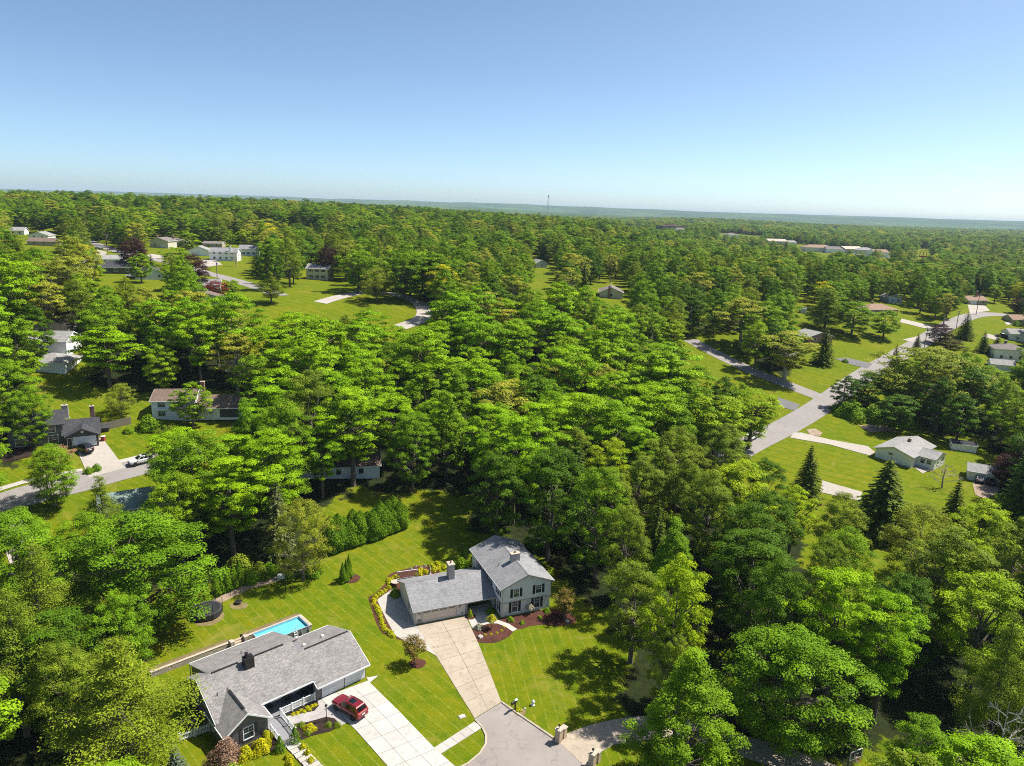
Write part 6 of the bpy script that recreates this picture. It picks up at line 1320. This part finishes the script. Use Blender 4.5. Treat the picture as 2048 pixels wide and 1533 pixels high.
c = G(*z2(385, 560)); t = thing('patio_table', 'round pale patio table at the corner behind the garage', 'table', (c[0], c[1], tz(c[0], c[1]))); MB().lathe([(.7, .7), (.72, .73), (.7, .76), (.01, .76)], 18).build('table_top', 'tan_cap', t); MB().lathe([(.25, 0), (.06, .1), (.06, .7)], 10).build('pedestal', 'gray_trim', t)
# utility poles and street lights
def pole(px, pyt, pyb, lb, arm=True, light=False, group='utility poles along the streets'):
    c = G(px, pyb); dep = proj(c)[2]; hh = max(5.5, (pyb-pyt)*dep/FPX/0.99)
    t = thing('utility_pole' if arm else 'street_light', lb, 'utility pole' if arm else 'street light', (c[0], c[1], tz(c[0], c[1])), 0.2, group)
    MB().tube([(0, 0, -.3), (0, 0, hh)], [.17, .12], 8).build('pole', 'pole_wood', t)
    if arm:
        MB().box(-1.2, 1.2, -.07, .07, hh-.55, hh-.4).build('crossarm', 'pole_wood', t)
        for xx in (-1.05, -.4, .4, 1.05): MB().lathe([(.05, 0), (.07, .08), (.03, .16)], 6, (xx, 0, hh-.4)).build('insulator', 'galvanized', t)
        MB().lathe([(.2, 0), (.22, .1), (.22, .7), (.15, .8)], 10, (.32, 0, hh-1.7)).build('transformer', 'galvanized', t)
    if light: MB().tube([(0, 0, hh-.2), (.8, 0, hh+.2), (1.4, 0, hh+.15)], .05, 6).build('arm', 'galvanized', t); MB().box(1.2, 1.8, -.14, .14, hh+.03, hh+.17, bev=.04).build('lamp_head', 'galvanized', t)
    return Vector((c[0], c[1], tz(c[0], c[1])+hh-.4))
pl = [pole(216, 469, 506, 'utility pole at the top of the upper street'), pole(435, 522, 566, 'utility pole at the bend of the upper street near the white house')]
pr = [pole(1682, 752, 826, 'street light pole at the road junction beside the dark bush', False, True), pole(1796, 722, 758, 'utility pole rising beside the narrow kerb spruce'), pole(1911, 622, 664, 'utility pole on the right street beside the pointed spruce'), pole(1952, 588, 630, 'utility pole at the bend of the right street')]
p5_ = pole(1848, 655, 700, 'short utility pole beside the purple roadside tree')
def wire(a, b, lb, sag=.8):
    a, b = Vector(a), Vector(b); tag(MB().tube([tuple(a.lerp(b, i/10)-Vector((0, 0, sag*4*(i/10)*(1-i/10)))) for i in range(11)], .022, 4).build('power_line', 'rubber'), lb, 'power line')
wire(pl[0], pl[1], 'thin power line over the upper left street'); wire(pr[1], pr[2], 'thin power line along the lower right street'); wire(pr[2], pr[3], 'thin power line at the bend of the right street')
# far landmarks
def tower():
    x, y = 62.0, 1500.0; z = tz(x, y); hh = 62+20*y/FPX-z+4; t = thing('lattice_tower', 'thin lattice radio tower on the wooded horizon', 'tower', (x, y, z)); m = MB()
    for sx, sy in ((-1, -1), (1, -1), (1, 1), (-1, 1)): m.tube([(sx*3.2, sy*3.2, 0), (sx*.9, sy*.9, hh)], .22, 4)
    m.build('leg_frame', 'galvanized', t); m = MB(); n = 14
    for i in range(n):
        r0, r1 = 3.2-2.3*i/n, 3.2-2.3*(i+1)/n; za, zb = hh*i/n, hh*(i+1)/n
        for k in range(4): a0, a1 = k*math.pi/2+.785, (k+1)*math.pi/2+.785; m.tube([(math.cos(a0)*r0*1.41, math.sin(a0)*r0*1.41, za), (math.cos(a1)*r1*1.41, math.sin(a1)*r1*1.41, zb)], .12, 3)
    m.build('bracing', 'galvanized', t); MB().box(-1.6, 1.6, -1.6, 1.6, hh-3, hh-1).box(-1.2, 1.2, -1.2, 1.2, hh, hh+1.5).build('antenna', 'white_trim', t)
tower()
def arches():
    d = fwd+rgt*(1847-1024)/FPX+upv*(766.5-506)/FPX; s = 900/d[1]; p = CAM+d*s; z0 = tz(p[0], p[1]); zc = p[2]-z0
    t = thing('arches_sign', 'tall roadside sign with twin golden arches above the valley trees', 'sign', (p[0], p[1], z0), -.45)
    MB().box(-.5, .5, -.4, .4, -1, zc-4.5).build('pole', 'dark_metal', t); MB().box(-4.2, 4.2, -.5, .5, zc-5.4, zc-3.6).build('red_panel', 'red_paint_sign', t)
    for s_ in (-1, 1):
        pts = [(s_*1.85+1.8*math.cos(a), 0, zc-3.6+6.6*math.sin(a)**.8) for a in np.linspace(0, math.pi, 15)]; MB().tube(pts, .52, 6).build('arch', 'yellow_sign', t)
arches()
# ---------------------------------------------------------------- trees as things, and the wood beyond as one mass
NAMES = dict(locust='locust_tree', maple='maple_tree', fresh='shade_tree', olive='ash_tree', lime='elm_tree', deep='cherry_tree', silver='poplar_tree', copper='purple_beech', gold='golden_locust', willow='willow_tree', spruce='spruce_tree', palespruce='spruce_tree', blue='blue_spruce', pine='pine_tree', deepfir='fir_tree', crab='crabapple_tree', redbush='red_maple', dead='dead_tree', bareblush='bare_tree', youngred='young_maple')
LOOK = dict(locust='vivid green feathery locust tree', maple='dense mid green maple tree', fresh='light green rounded shade tree', olive='dull olive green tree', lime='yellow green airy tree', deep='dark green cherry tree', silver='pale silvery green poplar tree', copper='purple leaved beech tree', gold='golden leaved locust tree', willow='feathery pale willow tree', spruce='dark pointed spruce tree', pine='open plumed pine tree', deepfir='tall blackish fir tree')
def zone(px, py):
    if py > 1000 and px > 1050: return 'in the shadowy right hand woods'
    if 1060 < px < 1450 and py > 860: return 'in the olive grove behind the grey house'
    if px >= 1450 and py > 760: return 'between the right lawn and the woods'
    if 330 < px < 1330 and py > 585: return 'in the central wood between the houses'
    if px <= 330 and py > 560: return 'around the yards of the left street'
    if px < 560: return 'among the upper left houses'
    if px > 1330: return 'in the belt above the right street'
    return 'in the far middle wood'
MARKS = [('the grey house', (2, 107)), ('the charcoal house', (-29, 81)), ('the turning circle', G(1050, 1500)[:2]), ('the basketball hoop', G(1712, 1545)[:2]), ('the curved driveway', G(1420, 1460)[:2]), ('the arborvitae hedge', G(730, 1080)[:2]), ('the black house', G(110, 890)[:2]), ('the white barn', G(97, 712)[:2]), ('the brown roofed white house', G(380, 842)[:2]), ('the sage green roof', G(283, 1040)[:2]), ('the red brown roof', G(655, 958)[:2]), ('the low white house', G(1800, 920)[:2]), ('the gravel parking pad', G(1970, 970)[:2]), ('the road junction', G(1620, 815)[:2]), ('the side street', G(1440, 712)[:2]), ('the brick house', G(1640, 686)[:2]), ('the orange hipped roof', G(1765, 630)[:2]), ('the bend of the right street', G(1960, 630)[:2]), ('the two storey white house', G(2020, 722)[:2]), ('the tan gable house', G(1222, 597)[:2]), ('the loop road', G(800, 610)[:2]), ('the cream two storey house', G(634, 560)[:2]), ('the large upper white house', G(447, 522)[:2]), ('the purple beech bend', G(382, 560)[:2]), ('the low grey roofs', G(230, 545)[:2]), ('the brown bungalow', G(88, 492)[:2]), ('the left corner house', G(20, 1500)[:2])]
def where(x, y):
    m = min(MARKS, key=lambda q: (q[1][0]-x)**2+(q[1][1]-y)**2); d = math.hypot(m[1][0]-x, m[1][1]-y); a = math.degrees(math.atan2(y-m[1][1], x-m[1][0])) % 360
    return ('close to ' if d < 14 else 'near ' if d < 30 else 'some way from ' if d < 55 else 'far from ')+m[0]
def place_tree(d):
    kk = d['k'].rstrip('0123456789'); pk_ = d['k']
    if d['y'] < 150 and kk in NEARKIND: pk_ = NEARFIX.get(pk_) or random.choice(NEARKIND[kk])
    me, tr, h0, r0 = PROTO[pk_]; z = tz(d['x'], d['y'])
    px, py, dep = proj((d['x'], d['y'], z+d['h']))
    lb = d['label']; gp = None
    if not lb: r_ = d['h']/(sum(HT.get(kk, (12, 18)))/2); w_ = d['w']/d['h']/WR.get(kk, .7); lb = ('tall ' if r_ > 1.12 else 'low ' if r_ < .88 else '')+('spreading ' if w_ > 1.06 else 'slim ' if w_ < .94 else '')+LOOK[kk]+' '+where(d['x'], d['y']); gp = lb.replace(' tree', ' trees')
    t = thing(NAMES[kk], lb, 'tree', (d['x'], d['y'], z), d['rot'], gp)
    sw, sh = d['w']/(2*r0), d['h']/h0
    sc = (sw, sw, sh)
    if me is not None: c = mk('crown', me, t); c.scale = sc
    c = mk('trunk', tr, t); c.scale = sc
def psize(d):
    dep = proj((d['x'], d['y'], tz(d['x'], d['y'])+8)); on = -80 < dep[0] < 2130 and dep[1] < 1800
    return (d['h']*d['w'])/dep[2]**2 if on else 0
hand, wild = TREES[:N_HAND], sorted(TREES[N_HAND:], key=psize, reverse=True)
# a wild tree counts as seen when the top of its crown is not behind a nearer crown
def hidden(d, near):
    z = tz(d['x'], d['y']); n = 0
    for fx, fz in ((0, .95), (-.35, .8), (.35, .8)):
        q = proj((d['x']+fx*d['w'], d['y'], z+d['h']*fz)); cov = False
        for (cx, cy, rx, ry, dep) in near:
            if dep < q[2]-4 and ((q[0]-cx)/rx)**2+((q[1]-cy)/ry)**2 < .8: cov = True; break
        n += cov
    return n == 3
ell = []
for d in TREES:
    z = tz(d['x'], d['y']); q = proj((d['x'], d['y'], z+d['h']*.6)); ell.append((q[0], q[1], d['w']*.5*FPX/q[2], d['h']*.42*FPX/q[2], q[2]))
budget = 300-len(hand); single, mass = [], []
for d in wild:
    if len(single) < budget and psize(d) > 0 and not hidden(d, ell): single.append(d)
    else: mass.append(d)
for d in hand+single: place_tree(d)
mass = mass+FAR
keys = sorted({d['k'] for d in mass})
cc = bpy.data.collections.new('forest_crowns'); ct = bpy.data.collections.new('forest_trunks')
for i, k in enumerate(keys):
    a = bpy.data.objects.new('crown_kind_%02d' % i, PROTO[k][0]); cc.objects.link(a)
    b = bpy.data.objects.new('trunk_kind_%02d' % i, PROTO[k][1]); ct.objects.link(b)
n = len(mass); co = np.zeros((n, 3), np.float32); idx = np.zeros(n, np.int32); sc = np.zeros((n, 3), np.float32); ro = np.zeros((n, 3), np.float32)
for i, d in enumerate(mass):
    me, tr, h0, r0 = PROTO[d['k']]; co[i] = (d['x'], d['y'], tz(d['x'], d['y'])-.2); idx[i] = keys.index(d['k']); s = d['w']/(2*r0); sc[i] = (s, s, d['h']/h0); ro[i] = (0, 0, d['rot'])
me = bpy.data.meshes.new('woodland'); me.vertices.add(n); me.vertices.foreach_set('co', co.ravel())
a = me.attributes.new('kind_index', 'INT', 'POINT'); a.data.foreach_set('value', idx)
a = me.attributes.new('tree_scale', 'FLOAT_VECTOR', 'POINT'); a.data.foreach_set('vector', sc.ravel())
a = me.attributes.new('tree_turn', 'FLOAT_VECTOR', 'POINT'); a.data.foreach_set('vector', ro.ravel())
wood = mk('woodland', me); tag(wood, 'continuous green woodland of distant trees reaching to the horizon', 'woodland', None, 'stuff')
gn = bpy.data.node_groups.new('woodland_nodes', 'GeometryNodeTree'); gn.interface.new_socket('Geometry', in_out='INPUT', socket_type='NodeSocketGeometry'); gn.interface.new_socket('Geometry', in_out='OUTPUT', socket_type='NodeSocketGeometry')
gi = gn.nodes.new('NodeGroupInput'); go = gn.nodes.new('NodeGroupOutput'); jn = gn.nodes.new('GeometryNodeJoinGeometry')
def named(nm, typ):
    q = gn.nodes.new('GeometryNodeInputNamedAttribute'); q.data_type = typ; q.inputs['Name'].default_value = nm; return q.outputs[0]
er = gn.nodes.new('FunctionNodeEulerToRotation'); gn.links.new(named('tree_turn', 'FLOAT_VECTOR'), er.inputs[0]); ix = named('kind_index', 'INT'); scv = named('tree_scale', 'FLOAT_VECTOR')
for c in (cc, ct):
    ci = gn.nodes.new('GeometryNodeCollectionInfo'); ci.inputs['Collection'].default_value = c; ci.inputs['Separate Children'].default_value = True; ci.inputs['Reset Children'].default_value = True
    ip = gn.nodes.new('GeometryNodeInstanceOnPoints'); ip.inputs['Pick Instance'].default_value = True
    gn.links.new(gi.outputs[0], ip.inputs['Points']); gn.links.new(ci.outputs[0], ip.inputs['Instance']); gn.links.new(ix, ip.inputs['Instance Index']); gn.links.new(er.outputs[0], ip.inputs['Rotation']); gn.links.new(scv, ip.inputs['Scale']); gn.links.new(ip.outputs[0], jn.inputs[0])
gn.links.new(jn.outputs[0], go.inputs[0])
md = wood.modifiers.new('woodland', 'NODES'); md.node_group = gn
print('single trees', len(hand)+len(single), 'mass', n)

# ---------------------------------------------------------------- garden plants
def plant(key, name, cat, x, y, s=1.0, label=None, group=None, sz=None, z=0.0):
    me, tr, h0, r0 = PROTO[key]; t = thing(name, label, cat, (x, y, tz(x, y)+z), random.random()*6.28, group)
    for nm, m in (('foliage' if cat != 'tree' else 'crown', me), ('stem' if cat != 'tree' else 'trunk', tr)):
        if m is not None: o = mk(nm, m, t); o.scale = (s, s, sz or s)
    return t
def PZ(f, pts, *a, **k):
    for p in pts: c = G(*f(*p)); plant(a[0], a[1], a[2], c[0], c[1], *a[3:], **k)
plant('youngred0', 'young_maple', 'tree', *G(829, 1329)[:2], 1.0, 'young bronze leaved maple in a round mulch ring beside the tan driveway')
plant('youngred0', 'young_maple', 'tree', *G(*z2(1825, 840))[:2], 1.12, 'bronze and green young tree at the corner of the grey house')
PZ(z2, [(1368, 862)], 'box0', 'round_shrub', 'shrub', 1.0, label='clipped round shrub under the left lower window of the grey house')
PZ(z2, [(1465, 885)], 'box0', 'round_shrub', 'shrub', .75, label='small round shrub at the middle of the brown front bed'); PZ(z2, [(1615, 840)], 'box0', 'round_shrub', 'shrub', .7, label='small green shrub below the right lower window'); PZ(z2, [(1675, 785)], 'box0', 'round_shrub', 'shrub', 1.0, label='round shrub at the right corner of the grey house')
for k, p in enumerate([(1150, 982), (1200, 978), (1250, 966), (1290, 946), (1310, 915)]): PZ(z2, [p], 'gold_bush0', 'edging_plant', 'plant', .55, label='small golden edging plant in the brown bed beside the tan driveway', group='golden edging plants')
for hh, key, p, lb in ((1.25, 'whitebush0', (1528, 800), 'white flowering standard shrub on a bare stem before the grey house'), (1.6, 'chartr', (1205, 925), 'lime green standard shrub on a bare stem in the brown bed')):
    c = G(*z2(*p)); t = thing('standard_shrub', lb, 'shrub', (c[0], c[1], tz(c[0], c[1]))); MB().tube([(0, 0, -.1), (.03, 0, hh)], .04, 6).build('stem', 'bark', t); o = mk('foliage', PROTO['whitebush0' if key == 'whitebush0' else 'ball0'][0], t, (0, 0, hh-.25)); o.scale = (1.3,)*3 if key == 'whitebush0' else (.75, .75, .65)
PZ(z2, [(1095, 925)], 'whitebush0', 'flowering_shrub', 'shrub', 1.5, label='pale flowering shrub at the breezeway side of the brown bed'); PZ(z2, [(1022, 828)], 'coneshrub1', 'dwarf_conifer', 'shrub', 1.1, label='dwarf lime conifer in the small bed by the breezeway'); PZ(z2, [(1195, 790)], 'green_bush0', 'dark_bush', 'shrub', .6, label='dark bush in the shade of the breezeway'); PZ(z2, [(388, 640)], 'green_bush0', 'dark_bush', 'shrub', .8, label='dark green bush at the back corner of the garage')
PZ(z2, [(950, 410)], 'green_bush0', 'dark_bush', 'shrub', 1.2, label='dark bush beside the garage wing ridge behind the house')
path = crom(GZ(z2, [(372, 996), (330, 965), (300, 935), (275, 880), (245, 800), (222, 740), (200, 690), (235, 640), (300, 605), (340, 560), (335, 520), (390, 490)]), .62)
for q in path: plant('hosta0', 'hosta', 'plant', q[0]+random.uniform(-.1, .1), q[1]+random.uniform(-.1, .1), random.uniform(.8, 1.15), 'yellow green hosta along the apron beside the garage', 'yellow hostas edging the concrete apron')
for p in [(590, 462), (640, 450), (720, 430), (760, 420), (800, 412), (600, 430), (700, 405), (740, 380)]: PZ(z2, [p], 'hosta0', 'hosta', 'plant', random.uniform(.9, 1.5), label='yellow green hosta in the bed behind the garage', group='hostas behind the garage')
for p in [(520, 420), (560, 400), (610, 410), (640, 395)]: PZ(z2, [p], 'whitebush0', 'flower_clump', 'plant', .6, label='pale flower clump in the curved bed behind the garage', group='flower clumps behind the garage')
for i, (px, py, hh) in enumerate(((686, 1166, 3.7), (693, 1162, 4.0), (698, 1156, 4.2))): c = G(px, py); plant('arbor0', 'arborvitae', 'tree', c[0], c[1], .62, 'narrow pointed arborvitae in the kidney shaped mulch ring', 'arborvitae trio on the lawn', hh/5.5)
a_, b_ = G(668, 1102), G(800, 1056); L = np.linalg.norm(b_-a_); n = int(L/1.5); nv = np.array([-(b_-a_)[1], (b_-a_)[0]])/L
for i in range(n+1):
    for r_ in (0, 1):
        q = a_[:2]+(b_-a_)[:2]*i/n+nv*r_*1.6+rng.normal(size=2)*.15; plant('arbor1', 'hedge_arborvitae', 'shrub', q[0], q[1], random.uniform(.82, 1.12), 'dark green arborvitae forming the tall hedge beyond the lawn', 'tall hedge of arborvitae', random.uniform(.68, .95))
for px, py, s in ((432, 1192, .8), (444, 1186, .7), (455, 1182, .85), (468, 1176, .75), (480, 1170, .8)): c = G(px, py); plant('arbor0', 'arborvitae', 'tree', c[0], c[1], s, 'slim arborvitae in the row behind the trampoline', 'arborvitae row behind the trampoline', s)
structure(sheet('garden_bed', GP((425, 1215), (500, 1178), (575, 1158), (572, 1150), (498, 1165), (420, 1200)), 'gravel_tan', .03))
for px, py, k, s in ((500, 1160, 'green_bush0', 1.3), (520, 1152, 'olive_bush0', 1.2), (540, 1146, 'green_bush0', 1.1), (585, 1150, 'green_bush0', 1.0), (625, 1150, 'green_bush0', 1.2), (480, 1140, 'olive_bush0', 1.5), (410, 1205, 'green_bush0', 1.0)): c = G(px, py); plant(k, 'garden_bush', 'shrub', c[0], c[1], s, 'leafy bush in the row along the backyard bed', 'bushes along the backyard bed')
# ranch front garden
PZ(zA, [(345, 990)], 'ball0', 'globe_shrub', 'shrub', .92, label='chartreuse globe shrub next to the pink leaved bush'); PZ(zA, [(560, 905)], 'ball0', 'globe_shrub', 'shrub', 1.1, label='larger chartreuse globe shrub below the white framed gable window'); PZ(zA, [(645, 735)], 'ball0', 'globe_shrub', 'shrub', .7, label='loose yellow green shrub beside the short ramp railing')
PZ(zA, [(1025, 790)], 'coneshrub0', 'cone_shrub', 'shrub', 1.1, label='dark cone shrub at the driveway side of the ramp foot'); PZ(zA, [(820, 905)], 'coneshrub0', 'cone_shrub', 'shrub', 1.05, label='dark cone shrub at the gable side of the ramp foot'); PZ(zA, [(1225, 615)], 'ball0', 'gold_shrub', 'shrub', .75, label='bright yellow green shrub in the dark mulch bed', sz=.5)
for p in [(985, 590), (1110, 560), (1195, 670), (1480, 560), (1600, 565)]: PZ(zA, [p], 'olive_bush0', 'perennial', 'plant', .3, label='low dull green perennial in the dark mulch bed', group='perennials in the dark mulch bed')
for p in [(1000, 410), (1060, 395), (1110, 360), (1150, 375), (1190, 320), (1220, 345), (1260, 300), (1300, 285)]: PZ(zA, [p], 'low0', 'perennial', 'plant', .85, label='low yellow perennial under the long porch railing', group='perennials under the porch railing')
for p in [(930, 1000), (960, 1080), (1130, 870), (1190, 950), (1240, 1050)]: PZ(zA, [p], 'low0', 'grass_tuft', 'plant', 1.3, label='grassy tuft beside the stepping pavers', group='grass tufts along the pavers', sz=1.8)
c = G(450, 1525); plant('pinkbush0', 'pink_bush', 'shrub', c[0], c[1], 1.15, 'dusty pink leaved bush at the corner of the charcoal gable'); x, y = top_at(345, 1478, 5.5); plant('blue0', 'blue_spruce', 'tree', x, y, .62, 'small blue spruce beside the picket fence')
x, y = RW(-14, 7.6); plant('green_bush0', 'dark_bush', 'shrub', x, y, .9, 'dark bush beside the air conditioning unit')
c = G(1036, 1422); plant('low0', 'mailbox_plant', 'plant', c[0], c[1], 1.3, 'yellow green plant at the foot of the mailbox')
for px, py, lb in ((178, 946, 'round bush at the driveway mouth of the black house'), (193, 940, 'second round bush beyond the stone marker of the black house driveway'), (256, 866, 'round bush on the lawn beside the wooden fence'), (300, 858, 'wide bush at the corner of the white house')): c = G(px, py); plant('green_bush0', 'lawn_bush', 'shrub', c[0], c[1], .8 if px != 300 else 2.0, lb)
c = G(1690, 725); plant('green_bush0', 'lawn_bush', 'shrub', c[0], c[1], .9, 'small dark bush beside the asphalt driveway on the right'); c = G(2032, 652); plant('green_bush0', 'lawn_bush', 'shrub', c[0], c[1], 1.6, 'dark bush beside the pale patio at the far street')
for k, (px, py, s) in enumerate(((1690, 832, 2.6), (1710, 838, 3.0), (1740, 842, 3.0), (1775, 845, 3.2), (1810, 850, 3.0), (1675, 822, 1.8))): c = G(px, py); plant('green_bush0', 'thicket_bush', 'shrub', c[0], c[1], s, 'dense dark bush in the thicket behind the low white house', 'thicket behind the low white house')

# ---------------------------------------------------------------- the air
mh = bpy.data.materials.new('haze_air'); mh.use_nodes = True; th_ = mh.node_tree; MATS['haze_air'] = mh
for q in list(th_.nodes):
    if q.type != 'OUTPUT_MATERIAL': th_.nodes.remove(q)
pv = th_.nodes.new('ShaderNodeVolumePrincipled'); pv.inputs['Color'].default_value = (.64, .81, 1.0, 1); pv.inputs['Density'].default_value = HAZE; pv.inputs['Anisotropy'].default_value = 0.0
th_.links.new(pv.outputs[0], th_.nodes['Material Output'].inputs['Volume'])
tag(MB().box(-27000, 27000, -220, 26500, -3, 126).build('haze', 'haze_air'), 'thin pale summer haze filling the air', 'haze', None, 'stuff')
